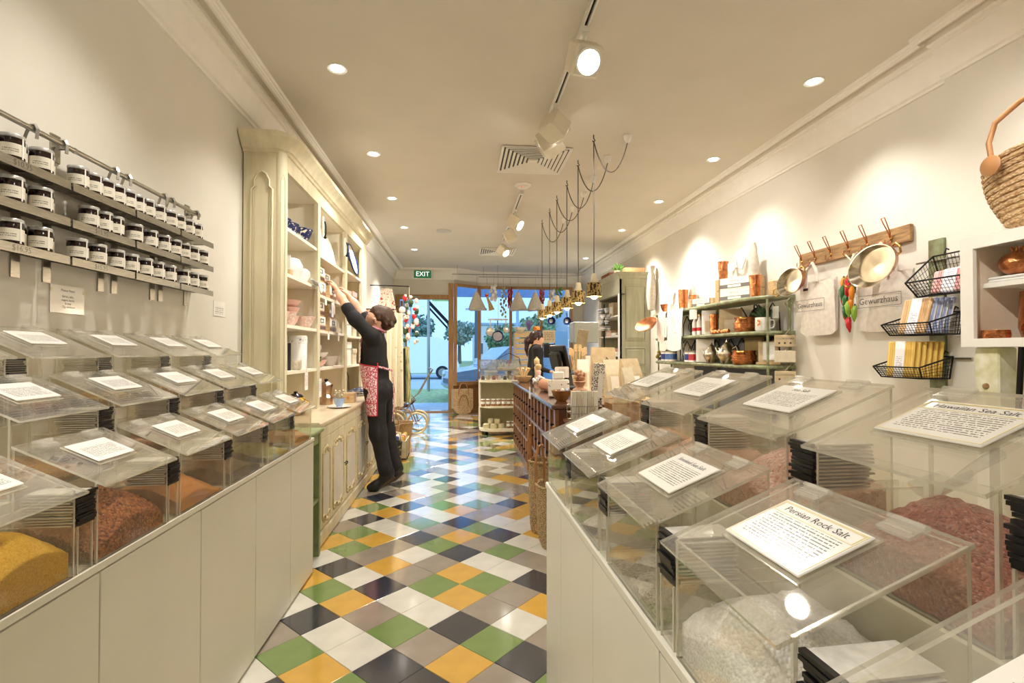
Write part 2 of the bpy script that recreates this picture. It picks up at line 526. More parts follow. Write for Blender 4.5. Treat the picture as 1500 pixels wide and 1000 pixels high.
# floor: base slab, single tiles, and the rest of the tile field
fl = struct('floor', MB().box(XL, XR, YB, YW + .02, -.12, -.004), mat('grout', hx('6d675d'), .8, var=.05))
tcols = dict(G=('70894a', 'tile_green'), Y=('cfa244', 'tile_yellow'), W=('d8d5ca', 'tile_white'), T=('94897b', 'tile_taupe'), N=('2b303b', 'tile_navy'))
tmat = {}
tme = {}
for k, (c, n) in tcols.items():
    tmat[k] = mat(n, hx(c), .14, var=.05, scale=9, bump=.02, bscale=25, spec=.8, coat=.9)
    q = MB(); h = .0991; e = .0015
    q.add([(-h, -h, -.004), (h, -h, -.004), (h, h, -.004), (-h, h, -.004), (-h, -h, -e), (h, -h, -e), (h, h, -e), (-h, h, -e),
           (-h + e, -h + e, 0), (h - e, -h + e, 0), (h - e, h - e, 0), (-h + e, h - e, 0)],
          [(0, 1, 5, 4), (1, 2, 6, 5), (2, 3, 7, 6), (3, 0, 4, 7), (4, 5, 9, 8), (5, 6, 10, 9), (6, 7, 11, 10), (7, 4, 8, 11), (8, 9, 10, 11)])
    tme[k] = q.mesh('tile', tmat[k])
rows = {-.5: {0: 'Y', -1: 'N', 1: 'N', -2: 'Y'}, 0: {.5: 'G', -.5: 'T', -1.5: 'W', -2.5: 'G', 1.5: 'T'}, .5: {0: 'N', -1: 'G', 1: 'W', -2: 'W', -3: 'T'},
        1: {.5: 'T', -.5: 'W', -1.5: 'T', -2.5: 'N', 1.5: 'Y'}, 1.5: {0: 'Y', -1: 'W', -2: 'Y', 1: 'T', -3: 'W'}, 2: {.5: 'G', -.5: 'G', -1.5: 'N', -2.5: 'G', 1.5: 'N'},
        2.5: {0: 'Y', -1: 'T', -2: 'W', 1: 'W', -3: 'Y'}, 3: {.5: 'W', -.5: 'T', -1.5: 'Y', -2.5: 'N', 1.5: 'T'}, 3.5: {0: 'N', -1: 'W', -2: 'T', -3: 'W', 1: 'G'},
        4: {.5: 'T', -.5: 'G', -1.5: 'T', -2.5: 'G', 1.5: 'W'}, 4.5: {0: 'Y', -1: 'N', 1: 'N', -2: 'Y', -3: 'Y'}, 5: {.5: 'G', -.5: 'T', -1.5: 'W', -2.5: 'G', 1.5: 'W'},
        5.5: {0: 'N', -1: 'G', 1: 'W', -2: 'W', -3: 'T'}, 6: {.5: 'T', -.5: 'W', -1.5: 'T', -2.5: 'N', 1.5: 'Y'}, 6.5: {0: 'Y', -1: 'W', 1: 'T', -2: 'Y', -3: 'W'},
        7: {.5: 'G', -.5: 'G', -1.5: 'N', 1.5: 'N', -2.5: 'G'}, 7.5: {0: 'W', -1: 'T', 1: 'W', -2: 'W', -3: 'Y'}, 8: {.5: 'W', -.5: 'T', -1.5: 'Y', 1.5: 'T', -2.5: 'N'},
        8.5: {0: 'N', -1: 'W', 1: 'G', -2: 'T'}}
DG = .28284
rt = random.Random(11)
cand = []
for iv in range(-36, 64):
    v = iv * .5
    for iu in range(-14, 24):
        u = iu * .5
        if (iu + iv) % 2 == 0: continue      # tile centres sit where u+v is a half step
        x = -.006 + u * DG; y = 2.190 + v * DG
        c = rows.get(v, {}).get(u) or rt.choice('WWWTTTYYGGNN')
        if not (XL - .1 < x < XR + .1 and YB - .1 < y < YW): continue
        cand.append((y, x, c))
inview = lambda x, y: (-.93 < x < .72 and 1.75 < y < 10.4 and x < .36 + max(0, y - 1.8) * 2)
vis = sorted([t for t in cand if inview(t[1], t[0]) and t[1] > XL + .15])
for y, x, c in vis[:300]:
    o = ob('tile', tme[c], fl, (x, y, 0), PI / 4)
rest = vis[300:] + [t for t in cand if not (inview(t[1], t[0]) and t[1] > XL + .15)]
q = MB(); ks = list(tcols)
for y, x, c in rest:
    a = .0991 * math.sqrt(2)
    pts = [(x - a, y), (x, y - a), (x + a, y), (x, y + a)]
    pts = [(min(max(px_, XL), XR), min(py_, YW)) for px_, py_ in pts]
    q.prism(pts, -.004, -.0005, ks.index(c))
tag(q.build('tile_field', [tmat[k] for k in ks], fl), kind='stuff')

struct('ceiling', MB().box(XL - .1, XR + .1, YB, YW + .1, ZC, ZC + .12), M['ceil'])
struct('wall_left', MB().box(XL - .12, XL, YB, YF + .12, -.12, ZC), M['wall'])
wr = MB(); wr.box(XR, XR + .12, YB, YW + .1, -.12, ZC); wr.box(XR - .038, XR, YB, 2.5, 0, ZC)
struct('wall_right', wr, M['wall'])
struct('wall_back', MB().box(XL, XR, YB - .1, YB, -.12, ZC), M['wall'])
# far wall round the door
wf = MB()
wf.box(XL, -1.36, YF, YF + .12, 0, ZC); wf.box(-1.36, -.165, YF, YF + .12, 2.45, ZC)
wf.prism([(-.165, YF), (.36, YW), (.36, YW + .1), (-.165, YF + .12)], 2.70, ZC)
wf.box(.36, XR, YW, YW + .1, 2.70, ZC); wf.box(2.47, XR, YW, YW + .1, 0, 2.70)
struct('wall_front', wf, M['wall'])

# cornices
cprof = [(0, -.211), (.014, -.211), (.018, -.198), (.032, -.190), (.040, -.165), (.052, -.125), (.066, -.085), (.074, -.055), (.092, -.050), (.092, -.036), (.112, -.030), (.112, 0), (0, 0)]
tprof = [(.155, 0), (.155, -.014), (.163, -.018), (.170, -.018), (.174, -.030), (.186, -.032), (.194, -.026), (.200, -.026), (.206, -.016), (.214, -.016), (.218, -.006), (.222, 0)]
def cornice(name, fn, y0, y1):
    q = MB()
    for pr in (cprof, tprof):
        q.sweep([(fn(d), ZC + z) for d, z in pr], y0, y1)
    return struct(name, q, M['trim'], None, 30)
cornice('trim_1', lambda d: XL + d, YB, YF)
cornice('trim_2', lambda d: XR - d, 2.5, YW)
cornice('trim_3', lambda d: XR - .038 - d, YB, 2.5)
q = MB()
for pr in (cprof, tprof):
    n = len(pr)
    path = [((XL, YF), (0, -1)), ((-.10, YF), (.38, -.92)), ((.36, YW), (.38, -.92)), ((XR, YW), (0, -1))]
    vs_ = []
    for (bx, by), (nx, ny) in path:
        vs_ += [(bx + nx * d, by + ny * d, ZC + z) for d, z in pr]
    fs_ = []
    for k in range(3):
        fs_ += [(k * n + i, k * n + (i + 1) % n, k * n + n + (i + 1) % n, k * n + n + i) for i in range(n)]
    q.add(vs_, fs_)
struct('trim_4', q, M['trim'], None, 30)
struct('baseboard_right', MB().box(XR - .015, XR, 2.5, 6.9, 0, .12), M['white'])
struct('baseboard_left', MB().box(XL, XL + .015, 6.3, YF, 0, .12), M['white'])

# door opening, windows: oak frames with panes
d1 = struct('door_1', MB().box(-1.36, -1.28, YF - .03, YF + .12, 0, 2.45).box(-.27, -.165, YF - .03, YF + .12, 0, 2.70).box(-1.28, -.27, YF - .03, YF + .12, 2.36, 2.45).box(-1.28, -.27, YF - .02, YF + .12, 0, .02), M['oak'])
# the door leaf stands open outwards against the left jamb
q = MB(); q.box(-1.275, -1.235, YF + .12, YF + 1.0, .03, 2.35); q.v = q.v
lf = MB()
for a in ((YF + .13, YF + .23, .03, 2.34), (YF + .95, YF + 1.05, .03, 2.34), (YF + .23, YF + .95, .03, .25), (YF + .23, YF + .95, 2.24, 2.34)):
    lf.box(-1.275, -1.235, *a)
dl = lf.build('door_leaf', M['oak'], d1)
MB().box(-1.258, -1.252, YF + .23, YF + .95, .25, 2.24).build('pane', M['glass'], dl)
MB().tube([(-1.2, YF - .05, 2.40), (-1.0, YF - .04, 2.41), (-.85, YF - .05, 2.40)], .014).build('door_closer', M['steel'], d1)

def window(name, pts, z0, z1, fw, parent=None):
    """glazed bays between plan points; each bay has its own pane"""
    w_ = MB()
    for i, (x, y) in enumerate(pts):
        w_.box(x - fw / 2, x + fw / 2, y - .045, y + .045, z0, z1)
    for (xa, ya), (xb, yb) in zip(pts, pts[1:]):
        w_.bar((xa, ya, z1 - .03), (xb, yb, z1 - .03), .08, .06)
        w_.bar((xa, ya, z0 + .04), (xb, yb, z0 + .04), .09, .08)
    o = struct(name, w_, M['oak'])
    for (xa, ya), (xb, yb) in zip(pts, pts[1:]):
        MB().bar((xa, ya, (z0 + z1) / 2), (xb, yb, (z0 + z1) / 2), .006, z1 - z0 - .1).build('pane', M['glass'], o)
    return o
window('window_1', [(-.125, YF + .02), (.385, YW - .02)], .55, 2.70, .07)
window('window_2', [(.40, YW), (1.083, YW), (1.76, YW), (2.44, YW)], .55, 2.70, .055)
q = MB(); q.prism([(-.165, YF - .01), (.37, YW - .04), (.37, YW + .06), (-.165, YF + .09)], 0, .55); q.box(.37, 2.47, YW - .04, YW + .06, 0, .55)
struct('wall_under_window', q, M['oak'])

# recessed downlights
dlm = MB(); dlm.lathe([(.052, -.004), (.058, -.006), (.06, 0), (.046, 0), (.04, .012)], 20, open_=True)
dring = dlm.mesh('ring', M['white'], 40)
dlamp = MB().lathe([(.001, .004), (.036, .004), (.036, .012), (.001, .012)], 16).mesh('lamp', M['lampw'])
spots = [(-.751, 3.098), (-.762, 4.412), (-.776, 5.674), (-.79, 7.005), (2.228, 2.941), (2.238, 4.231), (2.248, 5.495), (2.26, 6.851), (2.276, 8.98), (-.75, 1.8), (2.22, 1.65), (-.75, .5), (2.22, .35), (-.75, -.8), (2.22, -.9), (-.79, 8.5)]
ordn = ['first', 'second', 'third', 'fourth', 'fifth', 'sixth', 'seventh', 'eighth', 'ninth']
for i, (x, y) in enumerate(spots):
    nth = ordn[sorted([b for a, b in spots if (a < 0) == (x < 0)], reverse=True).index(y)]
    lab = 'recessed ceiling downlight, %s from the street front in the row %s' % (nth, 'along the hutch wall' if x < 0 else 'along the green shelf wall')
    t = thing('recessed_downlight', lab, 'light', (x, y, ZC - .001), 0, 'downlights over the hutch wall' if x < 0 else 'downlights over the green shelf wall')
    ob('ring', dring, t); ob('lamp', dlamp, t, (0, 0, -.008))
    spot((x, y, ZC - .03), 72 if y < 2.5 else 78 if y < 4.9 else 150 if y < 8 else 300, 108, 1.0, (x, y, 0), r=.035)

# smoke detector and ceiling speaker discs
t = thing('smoke_detector', 'round white detector with red light on the ceiling behind the square vent', 'detector', (.628, 5.072, ZC))
MB().lathe([(.085, 0), (.085, -.012), (.06, -.02), (.055, -.035), (.02, -.04), (.001, -.04)], 20).build('cover', M['white'], t, 40)
MB().ball((-.02, -.04, -.037), .008).build('indicator', mat('red_led', (1, .1, .1), .4, var=0, emis=1), t)
t = thing('ceiling_speaker', 'flat round white speaker grille in the ceiling near the exit sign', 'speaker', (-.251, 7.147, ZC))
MB().lathe([(.105, 0), (.105, -.006), (.09, -.01), (.001, -.01)], 24).build('grille', mat('grille_grey', hx('cfccc6'), .6, var=.1, scale=200), t, 40)

# square ceiling diffusers
def diffuser(name, label, x, y, sz):
    t = thing(name, label, 'vent', (x, y, ZC))
    h = sz / 2
    MB().box(-h + .02, h - .02, -h + .02, h - .02, -.004, 0).build('backing', mat('vent_dark', hx('4a463f'), .8, var=0), t)
    for i in range(8):
        r0 = h * (1 - i / 8.2); r1 = r0 - h * .075; z = -.018 if i else -.02
        q = MB()
        vs_ = []
        for r, zz in ((r0, -.006), (r0, z), (r1, z + .01), (r1, -.006)):
            vs_ += [(-r, -r, zz), (r, -r, zz), (r, r, zz), (-r, r, zz)]
        fs_ = []
        for k in range(4):
            for j in range(4):
                a = k * 4 + j; b = k * 4 + (j + 1) % 4; k2 = (k + 1) % 4
                fs_.append((a, b, k2 * 4 + (j + 1) % 4, k2 * 4 + j))
        q.add(vs_, fs_)
        q.build('louvre' if i else 'frame', M['trim'], t)
    MB().box(-.03, .03, -.03, .03, -.016, -.004).build('centre_plate', M['trim'], t)
diffuser('ceiling_vent', 'large square louvred air vent in the ceiling behind the first track spotlight', .635, 4.41, .60)
diffuser('ceiling_vent', 'square louvred air vent in the ceiling close to the shop window', .61, 8.51, .60)

# track with box spotlights
def track(label, y0, y1):
    t = thing('lighting_track', label, 'track light', (.64, (y0 + y1) / 2, ZC))
    L = (y1 - y0) / 2
    MB().box(-.018, -.008, -L, L, -.03, 0).box(.008, .018, -L, L, -.03, 0).box(-.008, .008, -L, L, -.008, 0).build('rail', M['white'], t)
    MB().box(-.007, .007, -L + .01, L - .01, -.012, -.008).build('conductor', M['blackm'], t)
    MB().box(-.02, .02, -L - .03, -L, -.034, 0).build('end_cap', M['white'], t)
    MB().box(-.02, .02, L, L + .03, -.034, 0).build('end_cap', M['white'], t)
    return t
track('long white lighting track in the ceiling running towards the first square vent', .6, 3.75)
track('short white lighting track in the ceiling behind the round smoke detector', 5.3, 8.0)
def trackspot(label, y, aim, lit_dir, energy=40, ang=70, size=.13):
    """boxy spotlight head hung from the track"""
    t = thing('track_spotlight', label, 'spotlight', (.64, y, ZC - .03))
    MB().box(-.02, .02, -.04, .04, -.03, 0).cyl((0, 0, -.07), .008, .05, 8).build('mount', M['white'], t)
    d = Vector(aim).normalized()
    up = Vector((0, 0, 1))
    xx = d.cross(up).normalized(); yy = xx.cross(d).normalized()
    c = Vector((0, 0, -.07 - size * .55)) 
    Mx = Matrix(((xx.x, yy.x, d.x, c.x), (xx.y, yy.y, d.y, c.y), (xx.z, yy.z, d.z, c.z), (0, 0, 0, 1)))
    h = size / 2
    hd = MB().bbox(-h, h, -h, h, -h * 1.1, h * .85, .01, M=Mx).build('head', mat('spot_cream', hx('e9e0cc'), .45, var=.03), t)
    MB().lathe([(h * .92, h * .85), (h * .95, h * 1.05), (h * .8, h * 1.05), (h * .75, h * .9)], 20, M=Mx, open_=True).build('bezel', M['white'], t, 40)
    MB().lathe([(.001, h * .9), (h * .72, h * .9), (h * .72, h * .95), (.001, h * .97)], 18, M=Mx).build('lens', M['lampw'], t, 40)
    p = Vector((.64, y, ZC - .03)) + c + d * (h * 1.25)
    spot(p, energy, ang, .5, p + d, r=.04)
trackspot('white track spotlight shining brightly back into the shop on the long track', 2.55, (.12, -.75, -.65), None, 55, 80, .15)
trackspot('boxy white track spotlight turned to the hutch in front of the square vent', 3.60, (-.75, .35, -.45), None, 80, 80, .16)
trackspot('boxy white track spotlight aimed at the green shelf from the vent end of the track', 3.36, (.80, .50, -.50), None, 38, 80, .15)
trackspot('white track spotlight on the long track aimed at the hook board', 1.55, (.80, .55, -.50), None, 34, 75, .15)
trackspot('white track spotlight on the long track aimed at the white cabinet', 1.05, (.80, .25, -.60), None, 70, 75, .15)
trackspot('white track spotlight on the long track aimed at the jar shelves', .75, (-.80, .55, -.45), None, 12, 75, .15)
trackspot('boxy white track spotlight first on the short track with its lens lit', 5.9, (.7, -.45, -.55), None, 40, 80, .15)
trackspot('boxy white track spotlight in the middle of the short track', 6.6, (-.85, .2, -.45), None, 90, 80, .15)
trackspot('boxy white track spotlight at the window end of the short track', 7.6, (.5, -.5, -.6), None, 80, 80, .14)

# exit sign
t = thing('exit_sign', 'green lit exit sign hanging from the ceiling above the door', 'sign', (-.79, 10.36, 2.75))
MB().bbox(-.195, .195, -.03, .03, 0, .2, .006).build('housing', M['white'], t)
MB().box(-.175, .175, -.034, -.03, .02, .18).build('panel', M['exit'], t)
q = MB(); text_into(q, 'EXIT', .135, frame((0, -.036, .1), (1, 0, 0), (0, 0, 1)))
q.build('lettering', M['lw'], t)
MB().box(-.1, .1, -.01, .01, .2, ZC - 2.75).build('bracket', M['white'], t)

# ------------------------------------------------------------------ the street outside, materials paled towards blue to stand for bright daylight
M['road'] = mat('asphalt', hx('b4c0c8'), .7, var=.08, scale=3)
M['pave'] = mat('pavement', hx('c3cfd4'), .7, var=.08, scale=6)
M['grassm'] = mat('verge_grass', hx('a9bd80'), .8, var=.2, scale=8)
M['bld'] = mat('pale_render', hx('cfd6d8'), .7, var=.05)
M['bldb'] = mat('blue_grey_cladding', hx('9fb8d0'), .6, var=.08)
q = MB().box(-30, 40, YW + .13, 12.7, -.14, -.02); struct('pavement', q, M['pave'])
struct('grass_verge', MB().box(-30, 40, 12.7, 17.5, -.16, -.025), M['grassm'])
q = MB().box(-60, 80, 17.5, 30, -.2, -.06); struct('road', q, M['road'])
q = MB().box(-60, 80, 30, 70, -.2, -.03); tag(struct('ground', q, M['grassm']))
struct('doorstep', MB().box(-1.36, -.2, YF + .12, YW + .13, -.14, -.01), M['pave'])
t = thing('awning', 'blue awning fascia over the shop window outside', 'awning', (1.6, 12.4, 2.62))
MB().box(-2.0, 3.4, -.04, .04, 0, .75).build('fascia', mat('awning_blue', hx('5a86b8'), .6, var=.05), t)
for x in (-1.9, -.6, .9, 2.3):
    MB().box(x - .02, x + .02, -.07, -.04, 0, .75).build('rib', M['bldb'], t)
MB().box(1.25, 1.45, -.1, .1, -2.62, 0).build('post', mat('dark_blue_post', hx('2e466a'), .6), t)
def building(label, x, y, w_, d, h, m, nx, nz, x_first=.6):
    t = thing('building', label, 'building', (x, y, -.03))
    MB().box(0, w_, 0, d, 0, h).build('wall', m, t)
    MB().box(-.15, w_ + .15, -.15, d + .1, h, h + .25).build('roof', M['bldb'], t)
    gm = MB().box(-.5, .5, -.06, -.02, 0, 1.3).mesh('window', mat('far_glass', hx('54748f'), .15, var=.1))
    fm = MB().box(-.58, .58, -.03, 0, -.08, 1.38).mesh('window_frame', M['white'])
    for i in range(nx):
        for j in range(nz):
            p = (x_first + i * (w_ - 1.2) / max(1, nx - 1), 0, 1 + j * 2.6)
            f = ob('window_frame', fm, t, p); ob('window', gm, f)
building('pale blue shopfront with square pillars across the road', -13, 38, 8.5, 8, 6.5, M['bld'], 4, 2)
building('long low pale building behind the street trees', 1.5, 60, 16, 8, 4.5, M['bld'], 7, 1)
building('tall slate blue block beside the power pole', 9.5, 44, 6, 8, 9, M['bldb'], 3, 3)
building('white corner building seen through the right hand window panes', 17.5, 38, 9, 8, 7, M['white'], 4, 2)
t = thing('pillar_portico', 'pale blue columned portico beside the shop door across the pavement', 'portico', (-5.6, 31, -.03))
for x in (0, .75, 1.6):
    MB().box(x, x + .28, 0, .3, 0, 4.0).build('column', mat('column_blue', hx('9fb8d2'), .6), t)
MB().box(-.2, 2.1, -.1, .6, 4.0, 4.7).build('lintel', M['bldb'], t)
t = thing('street_sign', 'green and white sign board on a post seen through the door', 'sign', (-1.10, 17.0, -.03))
MB().cyl((0, 0, 0), .05, 3.3, 8).build('pole', M['steel'], t); MB().box(.12, .75, -.03, .03, 3.0, 4.3).build('board', mat('sign_green', hx('9fc46a'), .6), t)
MB().box(-.05, .12, -.02, .02, 3.1, 3.25).build('arm', M['steel'], t)
t = thing('bus_shelter_frame', 'dark slanted metal stay on a post seen through the door', 'post', (-1.05, 16.4, -.03))
MB().tube([(0, 0, 0), (0, 0, 2.9)], .04).build('post', M['steel'], t); MB().bar((0, 0, 2.9), (.75, 0, 2.1), .06, .1).build('stay', M['blackm'], t)
MB().bar((0, 0, 2.72), (.6, 0, 2.06), .05, .06).build('stay', M['blackm'], t)
# power pole
t = thing('power_pole', 'wooden power pole with crossarms and wires beyond the window', 'pole', (1.25, 42, -.05))
MB().lathe([(.17, 0), (.11, 7.6)], 10).build('pole', mat('pole_wood', hx('50616f'), .8), t)
for z, L in ((7.0, 1.5), (6.1, 1.2), (4.8, .9)):
    MB().box(-L, L, -.07, .07, z, z + .16).build('crossarm', M['bldb'], t)
for i, x in enumerate((-1.5, -.7, .7, 1.5)):
    MB().tube([(x, 0, 7.2), (x + 2, -1, 7.2 + i * .1), (x + 4, -2, 7.5 + i * .2)], .03, 4).build('wire', M['blackm'], t)
t = thing('power_pole', 'thin street light pole with a long slanting arm beyond the window', 'pole', (4.05, 36, -.05))
MB().lathe([(.12, 0), (.08, 8.5)], 8).build('pole', M['bldb'], t); MB().bar((0, 0, 7.2), (3.2, 0, 9.2), .12, .12).build('arm', M['bldb'], t)
# trees
def tree(label, x, y, h, r, m, seed):
    rr = random.Random(seed)
    t = thing('street_tree', label, 'tree', (x, y, -.04))
    MB().lathe([(.22, 0), (.14, h * .6)], 8).build('trunk', mat('bark', hx('5b5a55'), .8), t)
    q = MB()
    for i in range(900):
        a = rr.uniform(0, 2 * PI); b = math.acos(rr.uniform(-1, 1)); k = r * rr.uniform(.55, 1) * (1 + .25 * math.sin(3 * a + seed) * math.sin(2 * b))
        c = Vector((k * math.sin(b) * math.cos(a), k * math.sin(b) * math.sin(a), h * .68 + k * .8 * math.cos(b)))
        s_ = r * rr.uniform(.07, .15)
        n = Vector((rr.uniform(-1, 1), rr.uniform(-1, 1), rr.uniform(-.2, 1))).normalized(); u = n.orthogonal().normalized() * s_; v = n.cross(u).normalized() * s_
        q.add([tuple(c - u - v * .4), tuple(c + u - v * .4), tuple(c + v), tuple(c - v * .9)], [(0, 3, 1), (0, 1, 2)])
    q.build('crown', m, t)
tm = mat('tree_leaves_daylit', hx('8fae9f'), .7, var=.25, scale=3); tm2 = mat('tree_leaves_green', hx('93b58a'), .7, var=.25, scale=3)  # leaf colours lightened towards blue, bright daylight put into them
tree('round blue green street tree across the road seen through the door', -5.0, 56, 5.4, 2.0, tm, 1)
tree('broad dark street tree left of the power pole', -.2, 54, 4.8, 1.6, tm, 2)
tree('bushy green tree behind the hanging ladles', 6.2, 41, 4.4, 1.6, tm2, 3)
tree('low leafy tree at the kerb right of the power pole', 3.9, 47, 3.6, 1.7, tm2, 4)
tree('pale green tree in front of the white corner building', 12.0, 30, 6.0, 2.4, tm2, 5)
# vehicles; daylight is put into their paints and glass, paler and bluer
def car(label, x, y, rz, body, L=4.2, W=1.75, H=1.45, name='parked_car'):
    t = thing(name, label, 'car', (x, y, -.03), rz)
    pr = [(-L / 2, .35), (-L / 2 + .05, .75), (-L / 2 + .9, .88), (-L / 2 + 1.5, H - .05), (-L / 2 + 1.9, H), (L / 2 - 1.1, H), (L / 2 - .5, H - .25), (L / 2 - .1, .9), (L / 2, .6), (L / 2, .3), (-L / 2 + .1, .25)]
    MB().sweep(pr, -W / 2, W / 2).build('body', body, t, 30)
    for s_ in (-1, 1):
        yy = s_ * W / 2
        MB().box(-L / 2 + 1.45, (L / 2 - .75) if H < 1.9 else -L / 2 + 2.5, min(yy, yy + s_ * .01), max(yy, yy + s_ * .01), .92, H - .1).build('side_window', mat('car_glass', hx('8aa4b8'), .1, var=0), t)
    MB().bar((-L / 2 + .93, 0, .92), (-L / 2 + 1.52, 0, H - .08), W * .86, .02, up=(0, 0, 1)).build('windscreen', mat('car_screen', hx('8aa4b8'), .1, var=0), t)
    for sx_ in (-1, 1):
        for sy_ in (-1, 1):
            Mx = Tr(sx_ * (L / 2 - .8), sy_ * (W / 2 - .08), .31) @ Rx(PI / 2)
            wh = MB().lathe([(.31, -.1), (.31, .1)], 20, M=Mx).build('wheel', M['blackp'], t, 40)
            MB().lathe([(.19, -.11), (.19, .11)], 12, M=Mx).build('hubcap', M['steel'], wh, 40)
    for sy_ in (-.6, .6):
        MB().ball((-L / 2 + .05, sy_, .66), .13, sq=(.5, 1, .8)).build('headlight', M['chrome'], t)
    MB().box(-L / 2 - .02, -L / 2 + .02, -.45, .45, .42, .55).build('grille', M['blackp'], t)
    return t
car('dark blue grey car parked outside by the door jamb', 1.65, 14.3, .22, mat('car_blue', hx('8fa9c0'), .25, .3, var=.03, coat=.5))
car('white van driving past across the road', -3.2, 25, 0, mat('van_white', hx('dfe6ea'), .3, var=.02), 6.2, 2.0, 2.0, 'delivery_van')
car('silver car parked in the row beyond the window', 3.2, 39, .2, mat('car_silver', hx('c4d2de'), .3, .2, var=.03))
car('navy car parked in the row beyond the window', 8.6, 36, .1, mat('car_navy_paled', hx('6f8db0'), .3, .2, var=.03))
# ------------------------------------------------------------------ spice counters with acrylic bins
def counter(name, label, xf, xb, y0, y1, ztop, front_sign, seams, rot=0, tiers=()):
    """white counter; front faces +x when front_sign>0"""
    t = thing(name, label, 'counter', (xf, y0, 0), rot)
    s_ = front_sign
    def bx_(x0, x1, *r):
        a, b = sorted((x0 * -s_, x1 * -s_)); return (a, b) + r
    L = y1 - y0
    MB().box(*bx_(.02, abs(xb - xf), 0, L, 0.0, ztop - .02)).build('carcass', M['cab'], t)
    MB().bbox(*bx_(-.002, abs(xb - xf), -.002, L + .002, ztop - .02, ztop), b=.002).build('top_board', M['cab'], t)
    ed = [0] + [s - y0 for s in seams] + [L]
    for a, b in zip(ed, ed[1:]):
        MB().bbox(*bx_(.002, .02, a + .002, b - .002, .012, ztop - .026), b=.0015).build('door', M['cab'], t)
    for i, (d0, d1, z0, z, lab) in enumerate(tiers):
        tag(MB().bbox(*bx_(d0, d1, 0, L, z0, z), b=.003).build('display_riser', M['cab'], None, 0, (xf, y0, 0), rot), lab, 'riser')
    return t
LZ = .775
counter('spice_counter', 'white counter with flush doors along the wall, three steps of spice bins on it', -.84, XL + .005, -.6, 2.97, LZ, 1, [-.05, .39, .83, 1.27, 1.728, 2.165, 2.59], 0, [(.185, .55, LZ + .0005, .925, 'white step under the middle row of bins by the jar wall'), (.372, .55, .9255, 1.068, 'white step under the top row of bins against the jar wall')])
RROT = math.atan(.020)
counter('spice_counter', 'white counter standing free in the shop carrying two steps of salt bins', .365, .93, -.45, 1.87, LZ, -1, [0, .42, .84, 1.25, 1.62], RROT, [(.245, .56, LZ + .0005, .925, 'white step under the upper row of bins on the salt counter')])

